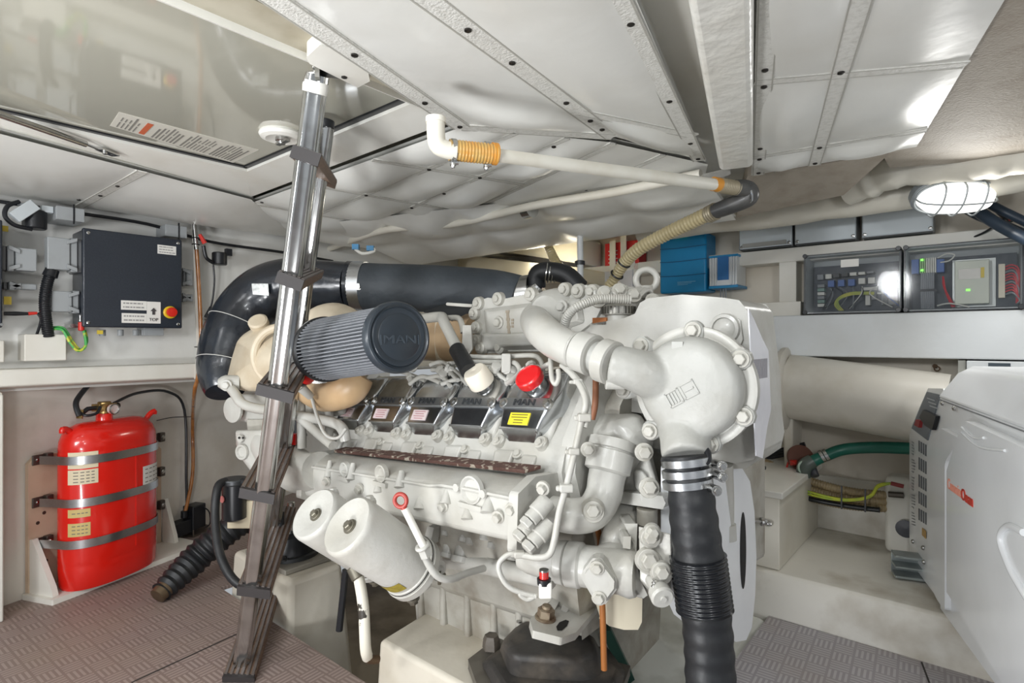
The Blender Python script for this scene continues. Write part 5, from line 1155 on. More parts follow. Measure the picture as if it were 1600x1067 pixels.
# ---------------------------------------------------------------- pulley guard disc at the front end
UG = -.385
E('pulley_guard', G().slab([PU(x, y, UG) for x, y in ((1112, 740), (1140, 728), (1160, 732), (1172, 752), (1179, 800), (1182, 870), (1180, 930), (1175, 980), (1166, 1000), (1150, 1003), (1130, 985), (1112, 940))], X*-.10), mat('guard_white', (226, 228, 230), .3, 0, (210, 210, 212), 6, .4), bevel=.006, bseg=3)
E('guard_slot', G().slab([PU(1161+4.5*math.cos(t), 860+60*math.sin(t), UG+.0006) for t in [2*math.pi*i/36 for i in range(36)]], X*.0006), mat('hole_black', (22, 20, 18), .8))
E('guard_stay', G().tube([W(1168, 815, 1.32), W(1192, 815, 1.36)], .004, 8).bolt(W(1190, 815, 1.36), RT, .007, .012), STEEL)
E('drop_pipe', G().tube([W(1132, 725, 1.10), W(1134, 780, 1.12), W(1134, 840, 1.14)], .016, 18).tube([W(1133, 818, 1.13), W(1134, 842, 1.13)], .021, 18), PAINT)
# ================================================================ AIR FILTER
a, b = W(507, 546, 1.40), W(620.5, 527, 1.14)
af = empty('air_filter', a, 'cone-shaped pleated air filter with black rubber end cap on the engine', 'air filter')
ax = (b-a).normalized(); L_ = (b-a).length; u = ax.cross(UP).normalized(); v = ax.cross(u)
g = G(); N = 56; rings = []
for t, R in ((.035, .077), (.5, .0725), (1, .0675)):
    rr = []
    for i in range(N):
        for q_, dr in ((0, 0), (.30, 0), (.48, .011), (.82, .011)):
            th_ = 2*math.pi*(i+q_)/N; r_ = R-dr
            rr.append(a+ax*(L_*t)+u*r_*math.cos(th_)+v*r_*math.sin(th_))
    rings.append(rr)
g.loft(rings, 0, False)
obj('pleats', g, mat('pleated_grey', (128, 131, 136), .6, 0, (104, 108, 114), 60, .4), af, ang=10)
obj('base_ring', G().lathe(a, ax, [(-.012, .060), (-.010, .078), (.004, .081), (.014, .081), (.018, .077)], 64), RUBBER, af)
CAPM = mat('slate_rubber', (36, 44, 52), .38, 0, (46, 54, 62), 8, .4, coat=.15)
ec = obj('end_cap', G().lathe(b, ax, [(-.012, .0695), (-.008, .0735), (.006, .0735), (.011, .070), (.012, .066), (.009, .0635), (.0085, .061), (.011, .059), (.0115, .05), (.0105, .048), (.0115, .046), (.0115, 0)], 72), CAPM, af, ang=40)
up_ = (UP-ax*UP.dot(ax)).normalized(); rt_ = up_.cross(ax).normalized()
g = G().text('MAN', b+ax*.0115-up_*.006, rt_, up_, .024, .0016, bold=.01, fit=.072)
g.obox(b+ax*.0122-up_*.006-rt_*.043, rt_*.001, up_*.010, ax*.001).obox(b+ax*.0122-up_*.006+rt_*.043, rt_*.001, up_*.010, ax*.001)
obj('lettering', g, mat('embossed_rubber', (62, 70, 78), .35), ec)
obj('clamp_band', G().lathe(a-ax*.03, ax, [(0, .069), (.002, .071), (.016, .071), (.018, .069)], 48), STEEL, af)
# ================================================================ EXHAUST
LEA = mat('black_leatherette', (24, 28, 35), .26, 0, (44, 52, 62), 9, .6, 1.0, 13, coat=.3)
exh = empty('exhaust_pipe', W(560, 450, 1.98), 'thick dark insulated exhaust pipe with wrapped elbow behind the air filter', 'exhaust pipe')
el = obj('wrapped_elbow', G().tube([W(352, 612, 1.88), W(350, 575, 1.92), W(362, 530, 1.96), W(384, 488, 2.0), W(415, 460, 2.02), W(452, 447, 2.02), W(500, 446, 2.0), W(548, 447, 1.98)], [.060, .085, .098, .100, .103, .100, .090, .083], 48, smooth=8), LEA, exh, ang=80)
g = G(); STW = mat('pale_stitching', (196, 196, 192), .6)
def around(c, axn, R, a0, a1, rr=.0014):
    c = Vector(c); axn = Vector(axn).normalized(); u = axn.cross(UP).normalized(); v = axn.cross(u)
    g.tube([c+u*R*math.cos(a0+(a1-a0)*i/24)+v*R*math.sin(a0+(a1-a0)*i/24) for i in range(25)], rr, 6)
around(W(372, 508, 1.98), W(384, 488, 2.0)-W(362, 530, 1.96), .101, 0, 6.28)
around(W(352, 568, 1.925), W(360, 540, 1.95)-W(350, 575, 1.92), .092, 0, 6.28)
obj('stitching', g, STW, el)
g = G().slab([W(x, y, 1.905) for x, y in ((393, 443), (419, 443), (420, 462), (395, 460))], FW*.004); obj('vent_patch', g, mat('metal_mesh_patch', (150, 152, 150), .3, .9, (90, 90, 90), 90, .6), el)
obj('ragged_edge', G().tube([W(545, 447, 1.98), W(556, 447, 1.98)], [.088, .086], 40), LEA, el)
obj('clamp_band', G().tube([W(552, 447, 1.98), W(572, 447.5, 1.975)], .0865, 48), mat('brushed_strap', (186, 188, 190), .3, 1, (150, 152, 154), 120, .6, stretch=(1, 1, 12)), exh, ang=60)
obj('clamp_bolt', G().bolt(W(560, 448, 1.89), -FW, .008, .006), STEEL, exh)
obj('lagging', G().tube([W(568, 448, 1.975), W(600, 449, 1.96), W(650, 450, 1.95), W(700, 453, 1.93), W(770, 458, 1.90), W(812, 466, 1.87)], [.084, .082, .081, .082, .079, .075], 48, smooth=4), mat('dark_lagging', (62, 68, 74), .6, 0, (84, 90, 96), 9, .6, .5, 60), exh, ang=70)
obj('pipe_end', G().tube([W(806, 462, 1.87), W(832, 458, 1.85)], .062, 40), STEEL, exh)
obj('elbow_stub', G().tube([W(832, 462, 1.84), W(845, 448, 1.83)], .038, 28), ALU, exh)
# black hose with wire clamps behind the top housing
r = empty('coolant_hose', W(870, 430, 1.8), 'short black bent hose with three wire clamps behind the engine top', 'hose')
obj('hose', G().tube([W(838, 448, 1.83), W(841, 428, 1.82), W(860, 424, 1.80), W(885, 430, 1.78), W(906, 450, 1.76)], .030, 28, smooth=6), RUBBER, r, ang=70)
for x in (853, 858, 863, 868):
    obj('wire_clamp', G().torus(W(x, 426, 1.80), RT-UP*.15, .031, .0022, 28, 8), ALU, r)
# ================================================================ BIG BLACK HOSE
r = empty('ribbed_hose', W(1105, 1100, .95), 'big black spiral hose dropping from the pump cover past the pulley guard', 'hose')
pts = [W(1072, 722, .975), W(1078, 760, .97), W(1086, 830, .965), W(1096, 900, .96), W(1103, 960, .955), W(1108, 1020, .95), W(1111, 1110, .94), W(1112, 1330, .93)]
obj('hose', G().tube(pts, [.0365, .0375, .041, .042, .041, .0405, .041, .041], 44, smooth=6, corr=(.032, .0010)), RUBBER, r, ang=75)
def at_(t):
    i = min(int(t), len(pts)-2); return pts[i].lerp(pts[i+1], t-i)
p0, p1 = W(1090, 868, .963), W(1101, 952, .957)
obj('bound_sleeve', G().tube([p0, p0.lerp(p1, .5), p1], .0462, 44, corr=(.0075, .0016)), mat('glossy_black_tape', (24, 26, 30), .22), r, ang=75)
dax = (pts[1]-pts[0]).normalized()
for k, y in enumerate((716, 733, 750)):
    c = W(1072.5+k*.9, y+4, .974); cl = obj('hose_clamp', G().lathe(c-dax*.006, dax, [(0, .0400), (.001, .0425), (.013, .0425), (.014, .0400)], 48), mat('brushed_strap', (186, 188, 190), .3, 1, (150, 152, 154), 120, .6, stretch=(1, 1, 12)), r, ang=40)
    s_ = (1, 1, .62)[k]
    obj('clamp_screw', G().tube([c+RT*.041*s_-FW*.02*(2-s_)-dax*.0, c+RT*.041*s_-FW*.02*(2-s_)+(-FW+RT*.4).normalized()*.022], .0075, 12).bolt(c+RT*.041*s_-FW*.038*(2-s_)+RT*.006, -FW, .006, .006), STEEL, cl)
obj('rubber_lip', G().lathe(W(1071, 716, .976), dax, [(-.006, .040), (0, .0425), (.004, .040)], 40), RUBBER, r)
obj('loose_cable_end', G().tube([W(1100, 700, .97), W(1106, 708, .955), W(1104, 722, .945), (W(1092, 728, .94))], .006, 10, smooth=5), BLACK, label='short black cable end curling over the top hose clamp', cat='cable')
# ================================================================ FRONT RUBBER MOUNT
mt = empty('engine_mount', W(850, 1060, 1.2), 'grimy black rubber engine mount under the front bracket slot', 'engine mount')
GRM = mat('grimy_black_rubber', (52, 50, 48), .55, 0, (96, 88, 78), 14, .7, .4, 50)
def ML(x, y, z): return PZ(x, y, z)
obj('base_plate', G().slab([ML(731, 1030, .14), ML(790, 985, .14), ML(985, 1040, .14), ML(960, 1110, .14), ML(760, 1110, .14)], -Z*.02), mat('worn_plate', (110, 106, 98), .5, .4, (70, 62, 52), 12, .7), mt, bevel=.004)
obj('rubber_body', G().hull([PZ(x, y, .13) for x, y in ((776, 1020), (800, 1005), (930, 1010), (958, 1050), (940, 1090), (800, 1080))]+[PZ(x, y, .215) for x, y in ((784, 1000), (808, 975), (830, 962), (880, 965), (925, 990), (930, 1010), (880, 1030), (800, 1024))]), GRM, mt, bevel=.018, bseg=4)
obj('skirt', G().hull([PZ(x, y, .142) for x, y in ((750, 1035), (790, 1000), (950, 1010), (980, 1050), (960, 1110), (790, 1110))]+[PZ(x, y, .165) for x, y in ((765, 1035), (795, 1008), (940, 1015), (965, 1050), (945, 1100), (800, 1090))]), GRM, mt, bevel=.008)
obj('base_nut', G().lathe(PZ(768, 1012, .15), Z, [(0, .022), (.02, .020), (.03, .016)], 6), GRM, mt, ang=20)
obj('top_screw', G().lathe(PZ(811, 972, .217), Z, [(0, .006), (.003, .006)], 12), STEEL, mt)
# dark green strut under the pump
obj('green_strut', G().slab([W(x, y, 1.35) for x, y in ((940, 985), (955, 985), (992, 1062), (975, 1075))], FW*.05), mat('dark_green_paint', (30, 74, 62), .5), label='dark green strut slanting down under the front bracket', cat='strut', bevel=.003)
obj('bilge_cable', G().tube([W(540, 890, 1.5), W(536, 930, 1.5), W(530, 985, 1.5)], .009, 10), BLACK, label='black cable dropping into the bilge between the bearers', cat='cable')
# ================================================================ HULL SIDE EQUIPMENT (right in view)
def vbox(x0, z0, x1, z1, V, depth=.1, g=None, mi=0):
    """box whose front face lies in y=V; x0,x1 pixels at mid height, z0,z1 heights"""
    a, b = PV(x0, 450, V).x, PV(x1, 450, V).x; g = g or G()
    return g.box((min(a, b), V, z0), (max(a, b), V+depth, z1), mi)
def zv(x, y, V): return PV(x, y, V).z
LID = mat('pale_blue_grey_lid', (200, 208, 212), .4, 0, (180, 186, 190), 8, .3)
for i, (x0, x1, lb) in enumerate(((1154, 1238, 'pale grey junction box left of three under the cloth roll'), (1241, 1338, 'middle pale grey junction box under the cloth roll'), (1346, 1459, 'pale grey junction box nearest the bulkhead lamp'))):
    r = empty('junction_box', PV((x0+x1)/2, 385, 2.44), lb, 'junction box', 'junction boxes above the batten')
    obj('body', vbox(x0, 1.242, x1, 1.37, 2.435, .09), GREYPL, r, bevel=.006)
    obj('lid', vbox(x0+1, 1.244, x1-1, 1.368, 2.42, .014), LID, r, bevel=.005)
    for px_ in (x0+5, x1-5): obj('lid_screw', G().lathe((PV(px_, 385, 2.42).x, 2.42, 1.254), -Y, [(0, .006), (.003, .006), (.004, .003)], 14), STEEL, r)
    obj('corner_shadow_gap', vbox(x0+2, 1.2425, x1-2, 1.2445, 2.421, .012), BLACK, r)
obj('din_strip', vbox(1160, 1.250, 1228, 1.266, 2.412, .008), mat('grey_strip', (150, 150, 146), .5), label='grey strip on the leftmost junction box lid', cat='strip')
# clear-lid enclosures
CLEAR = mat('clear_polycarbonate', (120, 128, 134), .03, 0, alpha=.10, coat=1)
ENC = mat('enclosure_grey', (172, 178, 180), .45, 0, (150, 156, 158), 10, .4)
VE = 2.36
def enclosure(lb, x0, x1):
    a, b = PV(x0, 450, VE).x, PV(x1, 450, VE).x; z0, z1 = .966, 1.190
    r = empty('electrical_enclosure', (a*.5+b*.5, VE+.05, z0), lb, 'electrical box')
    g = G().box((a, VE+.15, z0), (b, VE+.165, z1)).box((a, VE+.02, z0), (a+.006, VE+.15, z1)).box((b-.006, VE+.02, z0), (b, VE+.15, z1)).box((a, VE+.02, z0), (b, VE+.15, z0+.006)).box((a, VE+.02, z1-.006), (b, VE+.15, z1))
    obj('housing', g, ENC, r)
    obj('mounting_plate', G().box((a+.012, VE+.12, z0+.012), (b-.012, VE+.125, z1-.035)), mat('dark_blue_plate', (56, 62, 72), .5, 0, (90, 96, 104), 30, .6), r)
    c = G()
    c.box((a+.008, VE-.002, z0+.008), (b-.008, VE+.001, z1-.008))
    for (p, q) in (((a, z0), (b, z0+.008)), ((a, z1-.008), (b, z1)), ((a, z0+.008), (a+.008, z1-.008)), ((b-.008, z0+.008), (b, z1-.008))): c.box((p[0], VE, p[1]), (q[0], VE+.02, q[1]))
    obj('clear_lid', c, CLEAR, r, label='transparent lid')
    gk = G()
    for (p, q) in (((a-.001, z0-.001), (b+.001, z0+.003)), ((a-.001, z1-.003), (b+.001, z1+.001)), ((a-.001, z0), (a+.003, z1)), ((b-.003, z0), (b+.001, z1))): gk.box((p[0], VE+.018, p[1]), (q[0], VE+.023, q[1]))
    obj('gasket', gk, BLACK, r)
    g = G()
    for x in (a+.006, b-.006):
        for z in (z0+.006, z1-.004): g.cyl((x, VE-.004, z), Y, .008, .012, 14)
    obj('lid_screw', g, BLACK, r)
    return r, a, b, z0, z1
r, a, b, z0, z1 = enclosure('left clear-lid electrical enclosure with green-yellow wire loop inside', 1255, 1407)
Vp = VE+.118
MCOL = [mat('comp_white', (214, 214, 208), .5), mat('comp_blue', (70, 104, 170), .5), mat('comp_grey', (130, 134, 138), .5), mat('comp_black', (30, 32, 36), .5), mat('comp_pale_green', (120, 150, 140), .5), mat('comp_red', (190, 44, 40), .5)]
rnd = random.Random(12)
def comp(x0, z0_, x1, z1_, d, m, nm='module'):
    return obj(nm, G().box((x0, Vp-d, z0_), (x1, Vp+.002, z1_)), m, r, bevel=.001)
W_ = b-a
for k in range(7): comp(a+W_*(.10+.09*k), z0+.135+.002*k, a+W_*(.10+.09*k)+W_*.07, z0+.155, .03+.01*rnd.random(), MCOL[rnd.choice((0, 0, 2, 3))], 'terminal')
for k in range(3): comp(a+W_*(.22+.11*k), z0+.105, a+W_*(.22+.11*k)+W_*.07, z0+.13, .035, MCOL[1], 'relay')
for k in range(2): comp(a+W_*(.55+.10*k), z0+.11, a+W_*(.55+.10*k)+W_*.07, z0+.132, .035, MCOL[0], 'relay')
for k in range(6): comp(a+W_*.10, z0+.03+.015*k, a+W_*.18, z0+.042+.015*k, .03, MCOL[(0, 4, 2)[k % 3]], 'terminal')
for k in range(5): comp(a+W_*(.62+.06*k), z0+.03+.02*(k % 3), a+W_*(.62+.06*k)+W_*.05, z0+.075+.01*(k % 2), .03, MCOL[(0, 2, 0, 3, 2)[k]], 'module')
comp(a+W_*.60, z0+.085, a+W_*.74, z0+.097, .03, MCOL[0], 'connector')
comp(a+W_*.78, z0+.03, a+W_*.94, z0+.12, .02, MCOL[2], 'heat_sink')
GY = mat('green_yellow_wire', (160, 176, 84), .5, 0, (206, 196, 90), 40, 1)
for k in range(3):
    obj('wire', G().tube([(a+W_*.72, Vp-.05, z0+.075-.003*k), (a+W_*.50, Vp-.06, z0+.078-.004*k), (a+W_*.36, Vp-.06, z0+.062-.004*k), (a+W_*.31+.006*k, Vp-.055, z0+.035), (a+W_*.36+.006*k, Vp-.05, z0+.012)], .0028, 8, smooth=6), GY, r)
for k in range(9):
    x = a+W_*rnd.uniform(.2, .9); obj('wire', G().tube([(x, Vp-.035, z0+.10), (x+rnd.uniform(-.03, .03), Vp-.06, z0+.07), (x+rnd.uniform(-.05, .05), Vp-.03, z0+.02)], .0022, 6, smooth=4), MCOL[rnd.choice((1, 3, 3, 2, 0))], r)
obj('paper_label', G().box((PV(1314, 412, VE).x, VE-.004, zv(1314, 418, VE)), (PV(1342, 410, VE).x, VE-.0022, zv(1342, 404, VE))), PAPER, r)
r, a, b, z0, z1 = enclosure('right clear-lid electrical enclosure with grey controller and red wires', 1412, 1600)
W_ = b-a
def ax_(px_): return PV(px_, 450, VE+.10).x
comp(ax_(1425), z0+.135, ax_(1437), z0+.185, .045, MCOL[1], 'terminal_block')
comp(ax_(1464), z0+.135, ax_(1476), z0+.180, .045, MCOL[1], 'terminal_block')
for k in range(8): comp(ax_(1438+3.3*k), z0+.135, ax_(1440.6+3.3*k), z0+.187, .05, mat('terminal_green', (150, 186, 130), .5) if k < 3 else MCOL[0], 'terminal')
g = G()
for k in range(7): g.tube([(ax_(1441+3*k), Vp-.045, z0+.135), (ax_(1441+3*k), Vp-.05, z0+.07), (ax_(1441+3*k), Vp-.03, z0+.012)], .0032, 8)
obj('ribbon_wires', g, mat('grey_wire', (140, 144, 150), .5), r)
obj('wire_tie', G().box((ax_(1438), Vp-.056, z0+.070), (ax_(1464), Vp-.04, z0+.078)), MCOL[3], r)
obj('controller', G().box((ax_(1492), Vp-.05, z0+.022), (ax_(1546), Vp-.004, z0+.168)), mat('controller_grey', (186, 190, 178), .4, .2, (170, 176, 166), 30, .3), r, bevel=.002)
obj('controller_base', G().box((ax_(1488), Vp-.006, z0+.014), (ax_(1556), Vp, z0+.176)), mat('zinc_plate', (180, 184, 182), .35, .6), r)
obj('controller_label', G().box((ax_(1498), Vp-.052, z0+.105), (ax_(1532), Vp-.0495, z0+.140)), PAPER, r)
obj('yellow_sticker', G().box((ax_(1532.5), Vp-.052, z0+.108), (ax_(1538), Vp-.0495, z0+.142)), YEL, r)
LED = mat('led_green', (120, 255, 80), .4, emit=3)
obj('indicator_light', G().box((ax_(1510), Vp-.0525, z0+.066), (ax_(1516), Vp-.050, z0+.072)), LED, r, label='glowing green indicator')
obj('indicator_light', G().box((ax_(1440), Vp-.0525, z0+.178), (ax_(1444), Vp-.050, z0+.184)).box((ax_(1440), Vp-.0525, z0+.142), (ax_(1444), Vp-.050, z0+.148)), LED, r, label='glowing green indicator')
obj('plug_row', G().box((ax_(1560), Vp-.04, z0+.04), (ax_(1570), Vp-.002, z0+.15)), mat('cream_plug', (214, 206, 186), .5), r)
REDW = mat('red_wire', (196, 34, 44), .45)
for k in range(11):
    zz = z0+.05+.009*k; obj('wire', G().tube([(ax_(1570), Vp-.03, zz), (ax_(1582), Vp-.045, zz+.004), (ax_(1590+rnd.uniform(-3, 3)), Vp-.05, zz-.02), (ax_(1588), Vp-.04, z0+.02)], .0026, 6, smooth=5), REDW if k % 4 else MCOL[2], r)
for k in range(3): obj('wire', G().tube([(ax_(1474), Vp-.04, z0+.12-.01*k), (ax_(1478), Vp-.045, z0+.07), (ax_(1488+2*k), Vp-.03, z0+.015)], .0032, 6, smooth=5), REDW, r)
obj('wire', G().tube([(ax_(1466), Vp-.045, z0+.185), (ax_(1480), Vp-.06, z0+.195), (ax_(1492), Vp-.05, z0+.190), (ax_(1484), Vp-.05, z0+.172), (ax_(1470), Vp-.05, z0+.168)], .0022, 6, smooth=5), MCOL[0], r)
obj('wire', G().tube([(ax_(1465), Vp-.04, z0+.02), (ax_(1485), Vp-.05, z0+.026), (ax_(1515), Vp-.05, z0+.012)], .0028, 6, smooth=5), MCOL[0], r)
# bulkhead lamp
lc = W(1489, 306, 1.72); r = empty('bulkhead_lamp', lc, 'lit oval bulkhead lamp with wire guard under the deck head', 'lamp')
nl = (Vector((0, 0, -1))*.66-FW*.75-RT*.05).normalized(); ul = (RT-nl*RT.dot(nl)); ul = (ul+UP*.06).normalized(); vl_ = nl.cross(ul)
def ov(c, a_, b_, n=40, e=.75):
    return [c+ul*a_*abs(math.cos(2*math.pi*i/n))**e*(1 if math.cos(2*math.pi*i/n) > 0 else -1)+vl_*b_*abs(math.sin(2*math.pi*i/n))**e*(1 if math.sin(2*math.pi*i/n) > 0 else -1) for i in range(n)]
obj('base', G().loft([ov(lc-nl*.030, .115, .052), ov(lc, .122, .058), ov(lc+nl*.004, .118, .054)]), mat('lamp_grey', (140, 146, 150), .4), r, ang=40)
gls = G().loft([ov(lc+nl*.004, .108, .045), ov(lc+nl*.03, .106, .044), ov(lc+nl*.046, .094, .034), ov(lc+nl*.050, .05, .014)])
obj('glass', gls, mat('lamp_glass', (255, 252, 244), .3, emit=1.9), r, ang=60)
g = G(); g.tube(ov(lc+nl*.012, .118, .054, e=.8)+[ov(lc+nl*.012, .118, .054, e=.8)[0]], .0035, 8)
for t in (-.55, 0, .55):
    g.tube([lc+ul*.11*t+vl_*.054+nl*.010, lc+ul*.11*t+vl_*.046+nl*.040, lc+ul*.11*t+nl*.056, lc+ul*.11*t-vl_*.046+nl*.040, lc+ul*.11*t-vl_*.054+nl*.010], .0026, 8, smooth=4)
g.tube([lc-ul*.118+nl*.010, lc-ul*.10+nl*.044, lc+nl*.056, lc+ul*.10+nl*.044, lc+ul*.118+nl*.010], .0026, 8, smooth=4)
obj('wire_guard', g, mat('guard_grey', (176, 182, 186), .35, .5), r, ang=60)
obj('mount', G().box(lc-nl*.04+Vector((-.03, -.02, -.005)), lc-nl*.04+Vector((.03, .03, .05))), mat('lamp_grey', (140, 146, 150), .4), r, bevel=.003)
l = bpy.data.lights.new('bulkhead_lamp_light', 'AREA'); l.shape = 'ELLIPSE'; l.size = .2; l.size_y = .08; l.energy = 4; l.color = (1, .99, .96)
o = bpy.data.objects.new('bulkhead_lamp_light', l); SC.collection.objects.link(o); o.location = lc+nl*.065; o.rotation_euler = nl.to_track_quat('-Z', 'Y').to_euler()
# dark cables at the top right
BC = mat('blue_black_cable', (44, 56, 70), .35)
for k, (pts, rr) in enumerate((([(1518, 322, 2.36), (1550, 345, 2.34), (1600, 372, 2.30), (1660, 400, 2.3), (1760, 430, 2.42)], .018), ([(1545, 318, 2.38), (1580, 336, 2.37), (1640, 362, 2.36), (1760, 400, 2.45)], .014), ([(1495, 318, 2.42), (1530, 338, 2.42), (1570, 352, 2.42), (1640, 380, 2.42), (1760, 410, 2.48)], .014))):
    obj('cable', G().tube([PV(*p) for p in pts], rr, 14, smooth=5), BC, label=('thick blue-black cable running down to the right frame edge, lowest in front', 'blue-black cable along the upper right frame edge', 'blue-black cable tucked behind above the right enclosure')[k], cat='cable', ang=60)
r = empty('cable_connector', W(1572, 335, 1.9), 'small dark connector with red tip among the cables at top right', 'connector')
obj('body', G().tube([W(1560, 328, 1.92), W(1584, 342, 1.88)], .014, 12), BLACK, r)
obj('red_tip', G().tube([W(1574, 330, 1.86), W(1580, 344, 1.86)], .006, 8), mat('red_plastic', (208, 50, 40), .4), r)
cable('cable', 'thin black lead looping from the lamp towards the right frame edge', [W(1548, 298, 1.75), W(1570, 292, 1.75), W(1600, 270, 1.75), W(1650, 262, 1.7)], .004, BLACK)
cable('cable', 'thin black wire crossing the wall above the right enclosure', [PV(1512, 374, 2.45), PV(1540, 362, 2.43), PV(1575, 338, 2.4)], .0035, BLACK)
# red box with straps, blue charger, small charger
r = empty('red_box', PV(968, 424, 2.44), 'red flat box hung with two white straps behind the engine', 'box')
obj('body', vbox(945, zv(968, 424, 2.44), 998, zv(968, 378, 2.44), 2.44, .08), mat('sign_red', (206, 38, 40), .4), r, bevel=.003)
g = G()
for k in range(4): g.box((PV(951, 450, 2.44).x, 2.437, zv(960, 392+6*k, 2.44)-.002), (PV(965, 450, 2.44).x, 2.4405, zv(960, 392+6*k, 2.44)+.002))
obj('white_print', g, PAPER, r)
obj('white_panel', vbox(976, zv(968, 417, 2.44), 992, zv(968, 393, 2.44), 2.437, .004), PAPER, r)
for x in (957, 974): obj('strap', vbox(x-4.5, zv(x, 430 if x < 960 else 402, 2.42), x+4.5, zv(x, 376 if x < 960 else 356, 2.42), 2.425, .004), WHITE2, r)
obj('paper_sheet', vbox(914, zv(950, 452, 2.43), 988, zv(950, 424, 2.43), 2.43, .08), mat('pale_lilac_box', (222, 222, 226), .5), label='pale grey box behind the lifting eye under the red box', cat='box', bevel=.003)
BLUE = mat('charger_blue', (22, 136, 190), .35, 0, (16, 118, 168), 6, .4)
r = empty('battery_charger', PV(1066, 455, 2.42), 'large blue battery charger with green lights on the hull side', 'battery charger')
za, zb = zv(1066, 457, 2.40), zv(1066, 366, 2.40)
obj('body', vbox(1031, za, 1103, zb, 2.405, .12), BLUE, r, bevel=.008)
g = G()
for t in (.30, .55, .78): g.ribbon([(PV(1031, 450, 2.4).x, 2.403, za+(zb-za)*t), (PV(1060, 450, 2.4).x, 2.401, za+(zb-za)*(t-.012)), (PV(1103, 450, 2.4).x, 2.403, za+(zb-za)*t)], -Y, .003, .002)
obj('panel_seam', g, mat('seam_blue', (12, 84, 124), .5), r)
g = G()
for k in range(4): g.cyl((PV(1056+5*k, 450, 2.4).x, 2.405, zb-.010), -Y, .003, .004, 8)
obj('status_lights', g, LED, r, label='row of green lights')
g = G()
for k in range(3): g.box((PV(1058, 450, 2.4).x, 2.403, za+.046-.006*k), (PV(1086-6*k, 450, 2.4).x, 2.4055, za+.048-.006*k))
obj('print', g, mat('pale_blue_print', (130, 190, 216), .5), r)
r = empty('regulator', PV(1129, 455, 2.41), 'small white and blue ribbed regulator beside the big blue charger', 'regulator')
za, zb = zv(1129, 450, 2.40), zv(1129, 398, 2.40)
obj('body', vbox(1108, za+.01, 1152, zb-.008, 2.41, .11), COOLW, r, bevel=.003)
g = G()
for k in range(11):
    x = 1109+4*k
    if 1119 < x < 1139: continue
    g.box((PV(x, 450, 2.4).x, 2.403, za+.014), (PV(x+2, 450, 2.4).x, 2.411, zb-.01))
obj('cooling_ribs', g, COOLW, r)
obj('blue_face', vbox(1121, za+.035, 1138, zb-.006, 2.404, .01), mat('deep_blue_label', (36, 108, 172), .4), r)
obj('end_cap', vbox(1107, zb-.010, 1153, zb, 2.404, .12), BLUE, r, bevel=.002)
obj('end_cap', vbox(1107, za, 1153, za+.012, 2.404, .12), BLUE, r, bevel=.002)
g = G()
for k in range(3): g.tube([(PV(1126+4*k, 450, 2.44).x, 2.44, za), (PV(1127+4*k, 450, 2.44).x, 2.435, za-.04)], .003, 8)
obj('wires', g, mat('grey_wire', (140, 144, 150), .5), r)
# fuse panel far right, ring on the wall
r = empty('fuse_panel', PV(1560, 575, 2.40), 'white panel with dark display strip above the white generator', 'panel')
za, zb = zv(1560, 600, 2.36), .800
obj('body', vbox(1510, za, 1660, zb, 2.37, .15), COOLW, r, bevel=.003)
obj('display', vbox(1544, zb-.022, 1579, zb-.006, 2.367, .004), mat('dark_display', (52, 66, 76), .3), r)
obj('side_frame', vbox(1497, za, 1509, zb, 2.39, .13), mat('grey_frame', (180, 180, 172), .5), r)
obj('wall_eye', G().torus(PV(1464, 576, 2.51), Y, .008, .0022, 20, 6).lathe(PV(1461, 572, 2.528), -Y, [(0, .008), (.004, .008)], 12), mat('rusty_steel', (96, 76, 56), .6, .5), label='small rusty wire eye on the hull side below the beam', cat='hook')
# big white duct along the hull side
DUCT = mat('glassfibre_duct', (220, 216, 206), .42, 0, (190, 182, 164), 6, .6, .5, 16)
p0, p1 = PV(1232, 603, 2.365), PV(1480, 642, 2.365)
r = empty('exhaust_duct', p0, 'large white glassfibre exhaust duct with flange along the hull side', 'duct')
dd = (p1-p0).normalized()
obj('tube', G().tube([p0, p0+dd*.3, PV(1478, 641.8, 2.365)], .123, 64), DUCT, r, ang=60)
obj('flange', G().lathe(p0-dd*.01-Z*.01, X, [(-.03, .125), (-.02, .145), (-.008, .158), (.008, .158), (.016, .145), (.02, .124)], 56), DUCT, r, ang=50)
obj('fillet_web', G().hull([p0+Vector((-.02, -.02, -.1)), p0+Vector((.02, -.02, -.1)), p0+Vector((-.015, -.0, -.34)), p0+Vector((.015, -.0, -.34)), p0+Vector((-.02, .14, -.1)), p0+Vector((.02, .14, -.1)), p0+Vector((-.015, .14, -.34)), p0+Vector((.015, .14, -.34))]), DUCT, r, bevel=.008)
obj('rear_bulge', G().lathe(p0, -X, [(.01, .13), (.05, .12), (.09, .10), (.30, .10), (.302, 0)], 48), DUCT, r, ang=60)
# ================================================================ GENERATOR
P1 = Vector((-.144, 2.133, 0)); D = Vector((.302, -.953, 0)).normalized(); NG = Vector((-D.y*-1, 0, 0)); NG = Vector((D.y, -D.x, 0)).normalized()
if NG.x > 0: NG = -NG
gen = empty('generator', P1+D*.5-NG*.3, 'white enclosed generator with red lettering at the right edge', 'generator')
GW = mat('generator_white', (242, 244, 246), .22, 0, (214, 216, 216), 3, .4, coat=.4)
def gp(x, y, off=0): return PL(x, y, P1+NG*off, NG)
def tz(x, y): p = gp(x, y); return ((p-P1).dot(D), p.z)
def gq(t, z, off=0): return P1+D*t+NG*off+Z*z
zb_ = .123
ztop = .815
print('gen', [tz(*q) for q in ((1421, 880), (1421, 672), (1452, 607), (1474, 611), (1488, 580), (1470, 621), (1600, 676), (1600, 606), (1535, 1035), (1560, 1067), (1475, 955), (1500, 660), (1496, 690))])
t_s = tz(1472, 700)[0]
t_l = tz(1421, 760)[0]; t_p = tz(1500, 700)[0]; t_e = 1.15
